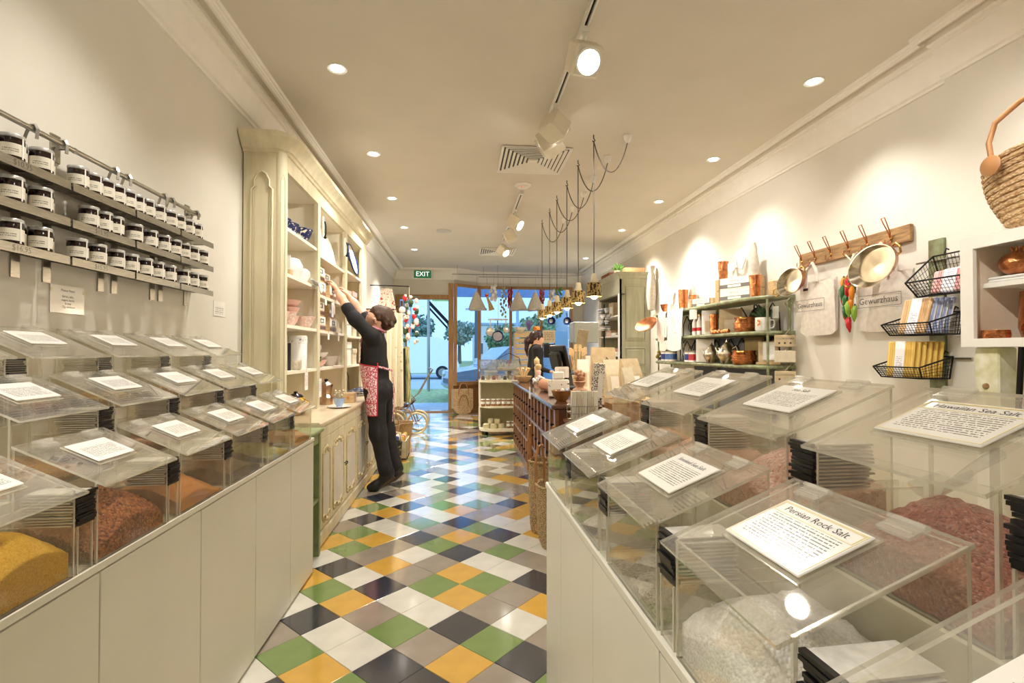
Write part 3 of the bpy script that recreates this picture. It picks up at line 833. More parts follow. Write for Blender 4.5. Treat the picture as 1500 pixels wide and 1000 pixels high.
def lid_pt(d, hf, s, x, off=0):
    n = math.sqrt(1 + s * s)
    return (x + off * s / n, hf + (d - x) * s + off / n)
BIN = {}
def bin_meshes(key, d, hf, s, w_, card_d, card_w):
    th = .005; h = w_ / 2
    b = {}
    side = [(0, 0), (d, 0), (d, hf), (0, hf + d * s)]
    # prism drawn in x,z plane then turned upright
    Mx = Matrix(((1, 0, 0, 0), (0, 0, -1, 0), (0, 1, 0, 0), (0, 0, 0, 1)))
    b['side_panel'] = MB().prism(side, -th / 2, th / 2, 0, 1, M=Mx).mesh('side_panel', [M['acr'], M['edge']])
    q = MB(); vs_ = [(d - th, -h, 0), (d, -h, 0), (d, h, 0), (d - th, h, 0), (d - th, -h, hf), (d, -h, hf), (d, h, hf), (d - th, h, hf)]
    q.add(vs_, [(0, 3, 2, 1), (4, 5, 6, 7), (0, 1, 5, 4), (2, 3, 7, 6), (1, 2, 6, 5), (3, 0, 4, 7)], [1, 1, 1, 1, 0, 0])
    b['front_panel'] = q.mesh('front_panel', [M['acr'], M['edge']])
    hb = hf + d * s - .003
    q = MB(); vs_ = [(0, -h, 0), (th, -h, 0), (th, h, 0), (0, h, 0), (0, -h, hb), (th, -h, hb), (th, h, hb), (0, h, hb)]
    q.add(vs_, [(0, 3, 2, 1), (4, 5, 6, 7), (0, 1, 5, 4), (2, 3, 7, 6), (1, 2, 6, 5), (3, 0, 4, 7)], [1, 1, 1, 1, 0, 0])
    b['back_panel'] = q.mesh('back_panel', [M['acr'], M['edge']])
    # lid slab along the slope
    lw = h + .006; x0, x1 = 0, d + .022
    def P(x, y, off):
        a, z = lid_pt(d, hf, s, x, off); return (a, y, z)
    q = MB(); t0, t1 = .001, .0065
    vs_ = [P(x0, -lw, t0), P(x1, -lw, t0), P(x1, lw, t0), P(x0, lw, t0), P(x0, -lw, t1), P(x1, -lw, t1), P(x1, lw, t1), P(x0, lw, t1)]
    q.add(vs_, [(0, 3, 2, 1), (4, 5, 6, 7), (0, 1, 5, 4), (2, 3, 7, 6), (1, 2, 6, 5), (3, 0, 4, 7)], [0, 0, 1, 1, 1, 1])
    b['lid'] = q.mesh('lid', [M['acrlid'], M['edge']])
    def slab(xa, xb, ya, yb, o0, o1, bev=0):
        q = MB()
        vs_ = [P(xa, ya, o0), P(xb, ya, o0), P(xb, yb, o0), P(xa, yb, o0), P(xa, ya, o1), P(xb, ya, o1), P(xb, yb, o1), P(xa, yb, o1)]
        return q.add(vs_, [(0, 3, 2, 1), (4, 5, 6, 7), (0, 1, 5, 4), (2, 3, 7, 6), (1, 2, 6, 5), (3, 0, 4, 7)], [1, 0, 1, 1, 1, 1])
    for i, c in enumerate((-.55, .55)):
        q = slab(.004, .034, c * h - .024, c * h + .024, .0065, .011)
        q.tube([P(.010, c * h - .026, .012), P(.010, c * h + .026, .012)], .0045, 8)
        q.tube([P(.024, c * h - .02, .011), P(.024, c * h + .02, .011)], .002, 6)
        b['hinge%d' % i] = q.mesh('hinge', M['hinge'])
    cx = d * .50
    # card: built in its own frame so that the print follows it
    q = MB(); a, c = card_d / 2, card_w / 2
    q.bbox(-a, a, -c, c, 0, .004, .0015)
    b['card'] = q
    n = math.sqrt(1 + s * s)
    b['cardM'] = frame(P(cx, 0, .011), (1 / n, 0, -s / n), (0, 1, 0))
    b['holderM'] = slab(cx - a - .002, cx + a + .002, -c - .002, c + .002, .0068, .0105).mesh('card_holder', [M['acrlid'], M['edge']])
    b['dims'] = (d, hf, s, w_, card_d, card_w)
    BIN[key] = b
    return b
bin_meshes('L', .180, .188, .46, .28, .088, .135)
bin_meshes('R', .215, .188, .40, .28, .112, .160)

def card_print(key):
    d, hf, s, w_, cd_, cw = BIN[key]['dims']
    return print_mat('card_print_' + key, hx('f4f1ea'), hx('75716b'), 0, 1, cd_ * .052, -cd_ * .20, cd_ * .33, -cw * .40, cw * .40, fill=.40, rough=.25, freq=330, coat=.5)
CARDM = {k: card_print(k) for k in BIN}
cardme = {k: BIN[k]['card'].mesh('card', CARDM[k]) for k in BIN}
bordm = mat('card_border_gold', hx('e8d9a0'), .4, var=0)

def make_bin(key, loc, rz, label, group, title=None, framed=False):
    b = BIN[key]; d, hf, s, w_, cd_, cw = b['dims']
    t = thing('spice_bin', label, 'spice bin', loc, rz, group)
    ob('front_panel', b['front_panel'], t); ob('back_panel', b['back_panel'], t)
    ob('side_panel', b['side_panel'], t, (0, -w_ / 2 + .0025, 0)); ob('side_panel', b['side_panel'], t, (0, w_ / 2 - .0025, 0))
    l = ob('lid', b['lid'], t)
    ob('hinge', b['hinge0'], l); ob('hinge', b['hinge1'], l); ob('card_holder', b['holderM'], l)
    c = ob('card', cardme[key], l); c.matrix_local = b['cardM']
    if title:
        q = MB(); text_into(q, title, cd_ * .15, Matrix.Translation((-cd_ * .33, 0, .0043)) @ frame((0, 0, 0), (0, 1, 0), (-1, 0, 0)))
        o = q.build('lettering', M['ink'], l); o.matrix_local = b['cardM']
    if framed:
        q = MB()
        def rect(x0, x1, y0, y1, w):
            q.box(x0, x1, y0, y0 + w, .0041, .0045); q.box(x0, x1, y1 - w, y1, .0041, .0045); q.box(x0, x0 + w, y0, y1, .0041, .0045); q.box(x1 - w, x1, y0, y1, .0041, .0045)
        rect(-cd_ * .46, cd_ * .47, -cw * .48, cw * .48, .0014); rect(-cd_ * .44, -cd_ * .23, -cw * .46, cw * .46, .0014)
        o = q.build('gold_border', bordm, l); o.matrix_local = b['cardM']
    return t

def heap(key, loc, rz, label, material, fill, seed, group, slope=0.0, rough_=.006, cat='spice', name='spice_heap'):
    d, hf, s, w_, _, _ = BIN[key]['dims']
    rr = random.Random(seed)
    n = 22; x0, x1, y0, y1 = .007, d - .007, -w_ / 2 + .008, w_ / 2 - .008
    ph = [rr.uniform(0, 6) for _ in range(6)]
    q = MB(); vs_ = []
    pk = (rr.uniform(.3, .7), rr.uniform(.25, .75))
    for i in range(n):
        for j in range(n):
            u, v = i / (n - 1), j / (n - 1)
            z = fill * (.62 + .9 * slope * (.5 - u)) + .75 * fill * math.exp(-((u - pk[0]) ** 2 * 5 + (v - pk[1]) ** 2 * 7)) + .16 * fill * math.sin(3.3 * v + ph[2] + 1.5 * u)
            z += .006 * math.sin(5 * u + ph[0]) * math.sin(6 * v + ph[1]) + rough_ * rr.uniform(-.5, .5)
            zmax = hf + (d - (x0 + (x1 - x0) * u)) * s - .02
            vs_.append((x0 + (x1 - x0) * u, y0 + (y1 - y0) * v, max(.012, min(z, zmax))))
    fs_ = [(i * n + j, (i + 1) * n + j, (i + 1) * n + j + 1, i * n + j + 1) for i in range(n - 1) for j in range(n - 1)]
    K = n * n
    rim = [i * n for i in range(n)] + [(n - 1) * n + j for j in range(1, n)] + [i * n + n - 1 for i in range(n - 2, -1, -1)] + [j for j in range(n - 2, 0, -1)]
    for r in rim: vs_.append((vs_[r][0], vs_[r][1], .004))
    m_ = len(rim)
    fs_ += [(rim[k], K + k, K + (k + 1) % m_, rim[(k + 1) % m_]) for k in range(m_)]
    fs_.append(tuple(K + k for k in range(m_)))
    q.add(vs_, fs_)
    o = q.build(name, material, None, 60, loc, rz)
    return tag(o, label, cat, group, 'stuff')

def scoop(loc, rz, tilt, label, group):
    t = thing('scoop', label, 'scoop', loc, rz, group)
    Mx = Ry(tilt)
    q = MB(); g = []
    for i in range(7):
        u = i / 6; row = []
        for j in range(9):
            a = PI * (j / 8) - PI / 2
            r = .026 * (1 - .25 * u)
            row.append(tuple(Mx @ Vector((-.07 * u + .035, r * math.sin(a), .026 - r * math.cos(a)))))
        g.append(row)
    q.sheet(g, .002); q.build('bowl', M['glasst'] if rz else M['glasst'], t, 50)
    q = MB(); q.tube([Mx @ Vector((-.03, 0, .012)), Mx @ Vector((-.06, 0, .02)), Mx @ Vector((-.11, 0, .026))], [.008, .007, .009], 8); q.build('handle', M['glasst'], t, 50)

# clear holder for paper bags in the gap between two bins, and the stack of bags on it
def holder_meshes(d, w_):
    q = MB(); th = .003; H = .105; h = w_ / 2
    q.box(0, d, -h, -h + th, 0, H, 0); q.box(0, d, h - th, h, 0, H, 0); q.box(d - th, d, -h, h, 0, H, 0); q.box(0, d, -h, h, H - th, H, 0)
    a = q.mesh('holder', [M['acr']])
    e = MB()
    for y in (-h, h - th): e.box(d - .003, d + .0008, y, y + th, 0, H); e.box(0, d, y, y + th, H, H + .001)
    return a, e.mesh('holder_edge', M['edge'])
HOLD = {'L': holder_meshes(.175, .046), 'R': holder_meshes(.21, .052)}
M['bag'] = mat('zip_bag_film', hx('d9d6ce'), .35, var=.1, scale=60)
M['zip'] = mat('black_zip_edge', hx('15161a'), .3, var=.2, scale=80)
bagme = MB().box(-.10, .008, -.027, .027, 0, .003, 0).box(.006, .014, -.028, .028, -.0006, .0044, 1).mesh('zip_bag', [M['bag'], M['zip']])
def holder(key, loc, rz, where, seed, n=12):
    rr = random.Random(seed)
    d = {'L': .175, 'R': .21}[key]
    t = thing('bag_holder', 'clear acrylic bag stand ' + where, 'holder', loc, rz, 'bag stands between bins')
    ob('body', HOLD[key][0], t); ob('edge', HOLD[key][1], t)
    c, s_ = math.cos(rz), math.sin(rz)
    for i in range(n):
        lx = d - .012 + rr.uniform(-.004, .004); ly = rr.uniform(-.003, .003)
        p = (loc[0] + c * lx - s_ * ly, loc[1] + s_ * lx + c * ly, loc[2] + .1065 + i * .0062)
        o = ob('zip_bag', bagme, None, p, rz + rr.uniform(-.05, .05))
        tag(o, 'black edged bag stacked ' + where, 'bag', 'bags stacked ' + where)

G = {}
G['turmeric'] = grain('turmeric_powder', [hx('c79a2e'), hx('d8ac3d'), hx('b98a22')], 420, .9, .3)
G['flakes'] = grain('red_brown_flakes', [hx('6e3417'), hx('9a5226'), hx('b8763f'), hx('4a1f10'), hx('a4642f')], 210, .7, .9)
G['ochre'] = grain('ochre_powder', [hx('b8793a'), hx('c78a48'), hx('a96a2e')], 420, .9, .3)
G['seed'] = grain('dark_seed', [hx('4b3d22'), hx('6c5a30'), hx('2f2818'), hx('857040')], 260, .7, .9)
G['herb'] = grain('green_herb', [hx('8d8a3e'), hx('a8a154'), hx('6f6a2c')], 240, .8, .9)
G['tan'] = grain('tan_spice', [hx('a9793f'), hx('c2935a'), hx('8e6230')], 300, .9, .5)
G['pinksalt'] = grain('pink_salt', [hx('d8a08a'), hx('e6bda9'), hx('c4806b'), hx('eed2c4')], 190, .35, .8)
G['redsalt'] = grain('red_clay_salt', [hx('9c5240'), hx('b56c56'), hx('823f30'), hx('c98c78')], 240, .35, .8)
G['whitesalt'] = grain('white_salt', [hx('f1efec'), hx('e4e2e0'), hx('fbfaf8')], 210, .3, .7)
G['greysalt'] = grain('smoked_salt', [hx('8e8574'), hx('a89e8a'), hx('6d6555')], 240, .4, .8)

PW = .345
L1 = ['golden yellow turmeric powder', 'coarse red brown pepper flakes', 'orange brown ground spice', 'dark seeds', 'yellow green dried herb', 'pale sachets']
L1m = ['turmeric', 'flakes', 'ochre', 'seed', 'herb', 'tan']
for k in range(6):
    y = .905 + PW * k + .1425
    make_bin('L', (-1.02, y, LZ), 0, 'clear bin of ' + L1[k] + ' on the lowest step by the jar wall', 'bins on the lowest step by the jar wall', 'Mulled Spice' if False else None)
    heap('L', (-1.02, y, LZ), 0, L1[k] + ' heaped in a clear bin on the lowest step by the jar wall', G[L1m[k]], [.085, .10, .075, .06, .05, .05][k], 20 + k, 'spices on the lowest step by the jar wall', slope=[.5, 1.0, .9, .6, .5, .2][k], rough_=[.003, .008, .003, .004, .005, .003][k])
    if k < 5: holder('L', (-1.017, y + PW / 2, LZ), 0, ['between turmeric and pepper flakes', 'between pepper flakes and orange spice', 'between orange spice and dark seeds', 'between dark seeds and yellow green herb', 'between yellow green herb and pale sachets'][k], 60 + k)
L2 = ['brown ground spice', 'tan ground spice', 'sandy powder', 'pale brown powder', 'beige powder']
for k in range(5):
    y = 1.25 + PW * k + .1425
    make_bin('L', (-1.205, y, .925), 0, 'clear bin of ' + L2[k] + ' on the middle step by the jar wall', 'bins on the middle step by the jar wall')
    heap('L', (-1.205, y, .925), 0, L2[k] + ' heaped in a clear bin on the middle step by the jar wall', G[['tan', 'flakes', 'ochre', 'tan', 'ochre'][k]], .045, 30 + k, 'spices on the middle step by the jar wall', slope=.6)
    if k < 4: holder('L', (-1.202, y + PW / 2, .925), 0, 'between %s and %s' % (L2[k], L2[k + 1]), 70 + k)
L3 = ['dark brown spice', 'curry coloured spice', 'pale tan spice', 'grey brown spice']
for k in range(4):
    y = 1.18 + PW * (k + (1 if k >= 0 else 0)) + .1425
    make_bin('L', (-1.390, y, 1.068), 0, 'clear bin of ' + L3[k] + ' on the top step against the jar wall', 'bins on the top step against the jar wall')
    heap('L', (-1.390, y, 1.068), 0, L3[k] + ' in a clear bin on the top step against the jar wall', G[['flakes', 'turmeric', 'tan', 'seed'][k]], .04, 40 + k, 'spices on the top step against the jar wall', slope=.5)
    if k < 3: holder('L', (-1.387, y + PW / 2, 1.068), 0, 'between %s and %s' % (L3[k], L3[k + 1]), 80 + k)
    if k == 0: 
        make_bin('L', (-1.390, y - PW, 1.068), 0, 'clear bin of caramel spice on the top step against the jar wall', 'bins on the top step against the jar wall')
        holder('L', (-1.387, y - PW / 2, 1.068), 0, 'between caramel spice and dark brown spice', 84)

# salt bins face the aisle: local +x turned to world -x
PWR = .355
R1 = [('blue tinted salt', 'whitesalt', .05, None), ('white Persian rock salt', 'whitesalt', .10, 'Persian Rock Salt'), ('smoked sea salt', 'greysalt', .02, 'Smoked Sea Salt'), ('fine pale salt', 'greysalt', .02, None), ('dry green salt mix', 'herb', .02, None)]  # green of the last bin stands for floor tiles reflected in it
R2 = [('brick red clay salt', 'redsalt', .10, None), ('red Hawaiian sea salt', 'redsalt', .085, 'Hawaiian Sea Salt'), ('coarse pink salt', 'pinksalt', .09, 'Sea Salt'), ('pale pink salt', 'pinksalt', .07, None), ('rose coloured salt', 'pinksalt', .06, None)]
def rpos(depth, y):
    """point on the free counter: depth from its front, y along it"""
    return (.365 + depth - (y + .45) * .020, y)
for k in range(5):
    y = .145 + PWR * k + .145
    for row, (tab, dp, z) in enumerate(((R1, .22, LZ), (R2, .465, .925))):
        nm, gm, fi, title = tab[k]
        x, yy = rpos(dp, y)
        st = 'lower' if row == 0 else 'upper'
        make_bin('R', (x, yy, z), PI + RROT, 'clear bin of %s on the %s step of the salt counter' % (nm, st), 'bins on the %s step of the salt counter' % st, title, framed=(row == 0 and k == 1) or (row == 1 and k == 1))
        heap('R', (x, yy, z), PI + RROT, '%s heaped in a clear bin on the %s step of the salt counter' % (nm, st), G[gm], fi, 50 + k + 10 * row, 'salts on the %s step of the salt counter' % st, slope=.5, rough_=.006, cat='salt', name='salt_heap')
        if k < 4:
            x, yy = rpos(dp - .003, y + PWR / 2)
            holder('R', (x, yy, z), PI + RROT, 'between %s and %s' % (nm, tab[k + 1][0]), 90 + k + 10 * row, 13)
x, y = rpos(.36, .66); scoop((x, y, 1.06), 1.4, .5, 'clear plastic scoop stuck in the red Hawaiian sea salt', 'scoops')
x, y = rpos(.11, 1.02); scoop((x, y, .83), 1.2, .7, 'clear plastic scoop standing in the smoked sea salt bin', 'scoops')
scoop((-.93, 1.73, .885), .8, .4, 'clear plastic scoop resting in the orange brown ground spice', 'scoops')
x, y = rpos(.36, 1.02); scoop((x, y, 1.05), 1.4, .6, 'clear plastic scoop standing in the coarse pink salt', 'scoops')

# ------------------------------------------------------------------ jar shelves on the left wall
t = thing('hanging_rail', 'round steel rail fixed along the wall above the jar shelves', 'rail', (XL, 1.2, 1.97))
MB().tube([(.05, -.6, 0), (.05, 1.52, 0)], .009, 10).build('rod', M['steel'], t, 50)
for y in (.665, 1.50):
    MB().box(0, .006, y - .02, y + .02, -.05, .045).build('wall_plate', M['steel'], t)
    MB().tube([(.0, y, 0), (.05, y, 0)], .008, 8).build('arm', M['steel'], t)
    MB().ball((.05, y + .02, 0), .011).build('knob', M['steel'], t)
shelf_segs = [(1.475, 1.79), (1.80, 2.12), (2.13, 2.44), (2.45, 2.75)]
price = {(0, 0): '$10.95', (1, 1): '$15.95', (2, 0): '$16.95', (2, 1): '$15.95'}
lvl = ['top', 'middle', 'bottom']
segn = ['nearest the rail end cap', 'under the first pair of hooks', 'left of the rail plate', 'between the rail hooks', 'by the rail end knob']
Q = {}
def wall_shelf(zi, si):
    z = (1.826, 1.703, 1.577)[zi]; y0, y1 = shelf_segs[si]
    t = thing('wire_shelf', 'steel wire shelf in the %s row of jars, %s' % (lvl[zi], ['farthest from the hutch', 'third from the hutch', 'second from the hutch', 'nearest the hutch'][si]), 'shelf', (XL, y0, z), 0, 'wire shelves in the %s row' % lvl[zi])
    L = y1 - y0
    if L not in Q:
        f = MB().box(.107, .1095, 0, L, -.022, .005).mesh('front_lip', M['steel'])
        g = MB()
        for i in range(10):
            x = .012 + i * .0105; g.bar((x, 0, 0), (x, L, 0), .003, .003)
        for yy in (0.004, L * .33, L * .66, L - .004): g.bar((.01, yy, -.003), (.107, yy, -.003), .004, .004)
        g.box(.005, .0075, 0, L, -.004, .02)
        Q[L] = (f, g.mesh('wire_grid', M['steel']))
    ob('front_lip', Q[L][0], t); ob('wire_grid', Q[L][1], t)
    if (zi, si) in price:
        q = MB(); text_into(q, price[(zi, si)], .024, frame((.1098, L * .42, -.008), (0, 1, 0), (0, 0, 1))); q.build('price_lettering', M['inkgrey'], t)
for zi in range(3):
    for si in range(4): wall_shelf(zi, si)
for i, y in enumerate((1.50, 1.715, 1.835, 2.09, 2.165, 2.415, 2.475, 2.69)):
    t = thing('shelf_hanger', 'flat steel strap hooked over the rail carrying the jar shelves', 'bracket', (XL, y, 1.97), 0, 'straps holding the jar shelves')
    MB().tube([(.062, 0, -.03), (.064, 0, 0), (.058, 0, .013), (.044, 0, .013), (.036, 0, 0), (.012, 0, -.07)], .006, 4).build('hook', M['steel'], t)
    MB().box(.001, .0052, -.016, .016, -.47, -.06).build('strap', M['steel'], t)
# jars
jb = MB().lathe([(.001, 0), (.0275, 0), (.030, .004), (.030, .062), (.027, .069), (.001, .069)], 18)
M['jarglass'] = mat('jar_with_spice', hx('3a241c'), .12, var=.3, scale=60, col2=hx('120d0c'))
M['jarlab'] = print_mat('jar_label', hx('e9e2d2'), hx('8a7f70'), 2, 0, .006, .022, .036, -.02, .016, freq=500)
M['jarlid'] = mat('jar_lid_silver', hx('c9c9c6'), .3, .5, var=.04)
jbm = jb.mesh('glass_body', M['jarglass'], 40)
jlm = MB().lathe([(.0306, .013), (.0306, .048), (.0302, .048), (.0302, .013)], 18, open_=True).mesh('paper_label', M['jarlab'], 40)
jcm = MB().lathe([(.001, .0), (.030, .0), (.0305, .002), (.0305, .009), (.029, .011), (.001, .011)], 18).mesh('lid', M['jarlid'], 40)
jst = MB().box(-.0026, .0026, -.0312, -.0306, .006, .070).mesh('seal_strip', M['paper'])
jy = [[1.505, 1.61, 1.715, 1.868, 1.936, 1.990, 2.042, 2.105, 2.168, 2.228, 2.328, 2.415, 2.484, 2.565, 2.640],
      [1.505, 1.61, 1.715, 1.920, 1.990, 2.045, 2.168, 2.270, 2.366, 2.450, 2.527, 2.612, 2.700],
      [1.61, 1.715, 1.868, 1.960, 2.060, 2.147, 2.238, 2.322, 2.412, 2.527, 2.612, 2.700]]
rr = random.Random(5)
for row_ in jy:
    for i in range(1, len(row_)): row_[i] = max(row_[i], row_[i - 1] + .0625)
for zi in range(3):
    for y in jy[zi]:
        deep = [0] if y > 1.75 and zi != 0 or y > 1.8 else [0, 1]
        for dp in deep:
            x = XL + .076 - dp * .036; yy = y + dp * .0525
            z = (1.826, 1.703, 1.577)[zi] + .002
            lab = 'small dark spice jar with pale wrap label and silver lid on the %s wall shelf' % lvl[zi]
            t = thing('spice_jar', lab, 'jar', (x, yy, z), rr.uniform(.35, .75), 'jars on the %s wall shelf' % lvl[zi])
            b_ = ob('glass_body', jbm, t); ob('paper_label', jlm, t); ob('lid', jcm, t, (0, 0, .067)); ob('seal_strip', jst, t, (0, 0, 0), .9)
# notices on the wall
t = thing('paper_notice', 'laminated white notice about minimum weights taped under the jar shelves', 'notice', (XL + .002, 1.93, 1.452))
MB().box(-.001, .001, -.078, .078, -.05, .05).build('sheet', mat('laminated_paper', hx('e9e4dc'), .25, var=.03, coat=.4), t)
q = MB()
for i, (s_, z, sz) in enumerate((('Please Note:', .031, .0125), ('Spices, salts,', .010, .011), ('sugars, herbs', -.003, .011), ('& teas', -.015, .011), ('- 25g minimum', -.027, .011))):
    text_into(q, s_, sz, frame((.0013, 0, z), (0, 1, 0), (0, 0, 1)))
q.build('lettering', M['ink'], t)
for y, z in ((-.074, .03), (.074, .03)): MB().box(.001, .0016, y - .004, y + .004, z - .006, z + .006).build('tape', mat('tape', hx('d8d3a0'), .3, var=0), t)
t = thing('paper_notice', 'small white printed card on the wall beside the cream hutch', 'notice', (XL + .002, 3.05, 1.515))
MB().box(-.001, .001, -.07, .07, -.043, .043).build('sheet', print_mat('notice_print', hx('e9e4dc'), hx('9a948c'), 2, 1, .011, -.03, .012, -.05, .05, freq=120), t)
# ------------------------------------------------------------------ cream hutch on the left wall
HX0, HXF, HY0, HY1 = XL + .008, -1.137, 3.345, 6.13
HZ = .812
hut = thing('hutch_bookcase', 'tall cream painted open hutch with arched side panel and moulded cornice', 'hutch', (HX0, HY0, HZ))
def hb(q, x0, x1, y0, y1, z0, z1, **k):
    return q.box(x0 - HX0, x1 - HX0, y0 - HY0, y1 - HY0, z0 - HZ, z1 - HZ, **k)
hb(MB(), HX0, HX0 + .012, HY0 + .01, HY1 - .01, HZ, 2.56).build('back_board', M['cream2'], hut)
sp = MB(); hb(sp, HX0, HXF - .03, HY0, HY0 + .03, HZ, 2.56); side = sp.build('side_panel', M['cream'], hut)
q = MB()   # arched moulding on the near side
ya = -.006
arch = [(.05, .05), (.05, 1.50), (.07, 1.52), (.07, 1.56), (.09, 1.60), (.115, 1.615), (.14, 1.60), (.16, 1.56), (.16, 1.52), (.18, 1.50), (.18, .05)]
q.tube([(x, ya, z) for x, z in arch], .007, 6, closed=True)
q.tube([(x * .82 + .021, ya, z * .985 + .012) for x, z in arch], .003, 5, closed=True)
q.build('arched_moulding', M['cream'], side, 50)
hb(MB(), HX0, HXF - .01, HY1 - .03, HY1, HZ, 2.56).build('side_panel', M['cream'], hut)
# rounded corner pilaster
q = MB(); q.lathe([(.04, 0), (.04, 2.56 - HZ)], 20, (HXF - HX0 - .035, .035, 0)); pil = q.build('corner_pilaster', M['cream'], hut, 60)
MB().tube([(HXF - HX0 + .0, .012, .1), (HXF - HX0 + .0, .012, 1.55), (HXF - HX0 - .01, .004, 1.6), (HXF - HX0 - .022, -.003, 1.55), (HXF - HX0 - .022, -.003, .1)], .003, 5).build('flute', M['cream'], pil)
posts = [(4.08, 4.28), (5.01, 5.215), (5.845, 6.10)]
bays = [(3.385, 4.13), (4.19, 5.06), (5.12, 5.90)]
posts = [(4.10, 4.17), (5.05, 5.13), (5.86, 6.125)]
bays = [(3.42, 4.10), (4.17, 5.05), (5.13, 5.86)]
for a, b in posts:
    hb(MB(), HXF - .03, HXF, a, b, HZ, 2.45).build('post', M['cream'], hut)
for a, b in posts[:2]:
    hb(MB(), HX0 + .012, HXF - .03, (a + b) / 2 - .011, (a + b) / 2 + .011, HZ, 2.45).build('divider', M['cream2'], hut)
hb(MB(), HXF - .03, HXF, 3.40, HY1 - .005, 2.447, 2.56).build('frieze', M['cream'], hut)
hb(MB(), HX0 + .012, HXF - .03, HY0 + .03, HY1 - .03, 2.445, 2.46).build('top_board', M['cream2'], hut)
hz = [[2.09, 1.785, 1.447, 1.135], [2.06, 1.732, 1.442, 1.134], [2.088, 1.719, 1.433, 1.126]]
for (a, b), zs in zip(bays, hz):
    for z in zs:
        hb(MB(), HX0 + .012, HXF - .008, a - .02, b + .02, z - .022, z).build('shelf', M['cream2'], hut)
# cornice mitred round the near end
cp = [(-.01, 2.545), (.012, 2.55), (.018, 2.565), (.03, 2.57), (.036, 2.585), (.05, 2.605), (.07, 2.625), (.085, 2.64), (.085, 2.665), (-.01, 2.665)]
path = [((HX0, HY0), (0, -1)), ((HXF - .05, HY0), (.25, -1)), ((HXF - .01, HY0 + .03), (1, -.45)), ((HXF, HY0 + .07), (1, 0)), ((HXF, HY1), (1, 0))]
vs_ = []; n = len(cp)
for (bx, by), (nx, ny) in path:
    for d, z in cp:
        vs_.append((bx + nx * d - HX0, by + ny * d - HY0, z - HZ))
fs_ = [tuple(range(n)), tuple(range(4 * n, 5 * n))]
for k in range(4): fs_ += [(k * n + i, k * n + (i + 1) % n, k * n + n + (i + 1) % n, k * n + n + i) for i in range(n)]
MB().add(vs_, fs_).build('cornice', M['cream'], hut, 35)
hb(MB(), HX0, HXF, HY0, HY1, 2.56, 2.60).build('cornice_board', M['cream'], hut)

# lower cabinet with carved doors, and its worktop
base = thing('hutch_base_cabinet', 'cream base cabinet with carved French style doors under the hutch', 'cabinet', (HX0, HY0 - .02, 0))
BX = -.905
bd = BX - HX0
BL = HY1 + .06 - (HY0 - .02)
MB().box(0, bd - .02, 0, BL, .09, .775).build('body', M['cream'], base)
MB().bbox(0, bd + .005, -.005, BL + .005, 0, .09, .01).build('plinth', M['cream'], base)
MB().box(bd - .025, bd, 0, BL, .70, .775).build('rail', M['cream'], base)
door_y = [3.345, 3.60, 4.02, 4.45, 4.88, 5.31, 5.74, 6.17]
def scroll(q, x, yc, zc, w_, flip=1):
    """carved acanthus like ornament"""
    for s_ in (-1, 1):
        pts = []
        for i in range(14):
            u = i / 13; a = u * 2.2 * PI
            pts.append((x, yc + s_ * (w_ * (.10 + .36 * u) + .018 * math.cos(a)), zc + flip * (.012 * math.sin(a) - .02 * u * u)))
        q.tube(pts, [.009 - .004 * i / 13 for i in range(14)], 6)
        for i in range(3):
            q.ball((x, yc + s_ * w_ * (.08 + .13 * i), zc + flip * (.016 - .006 * i)), .011 - .002 * i, 8, 5)
    q.ball((x, yc, zc + flip * .016), .016, 8, 5)
for i, (a, b) in enumerate(zip(door_y, door_y[1:])):
    w_ = b - a; y0 = a - (HY0 - .02) + .006; y1 = b - (HY0 - .02) - .006
    dr = MB().bbox(bd - .022, bd, y0, y1, .105, .695, .004).build('door', M['cream'], base)
    m_ = .05 if w_ > .3 else .035
    pts = [(y0 + m_, .17), (y0 + m_, .59), (y0 + m_ + .03, .625), ((y0 + y1) / 2, .64), (y1 - m_ - .03, .625), (y1 - m_, .59), (y1 - m_, .17), (y1 - m_ - .03, .145), ((y0 + y1) / 2, .135), (y0 + m_ + .03, .145)]
    MB().prism([(y, z) for y, z in pts], 0, .004, M=Matrix(((0, 0, 1, bd), (1, 0, 0, 0), (0, 1, 0, 0), (0, 0, 0, 1)))).build('panel', M['creamdoor'], dr)
    MB().tube([(bd + .003, y, z) for y, z in pts], .006, 6, closed=True).build('panel_moulding', M['gilt'], dr, 50)
    q = MB(); scroll(q, bd + .006, (y0 + y1) / 2, .612, w_ * .62); q.build('carved_crest', M['gilt'], dr, 50)
    q = MB(); scroll(q, bd + .006, (y0 + y1) / 2, .165, w_ * .62, -1); q.build('carved_foot', M['gilt'], dr, 50)
    if w_ > .3:
        yh = y1 - .02 if i % 2 else y0 + .02
        MB().tube([(bd, yh, .405), (bd + .018, yh, .405), (bd + .022, yh - .02, .40), (bd + .02, yh - .03, .395)], .004, 6).build('handle', M['blackm'], dr)
wt = MB(); prof = [(HX0, .7755), (BX + .002, .7755), (BX + .012, .78), (BX + .015, .79), (BX + .012, .803), (BX + .002, .812), (HX0, .812)]
wtop = wt.sweep(prof, HY0 - .05, HY1 + .09).build('hutch_worktop', mat('worktop_cream', hx('e2d3b4'), .3, var=.06, scale=5, coat=.3), None, 35)
tag(wtop, 'rounded cream worktop between the hutch and its carved base cabinet', 'worktop')

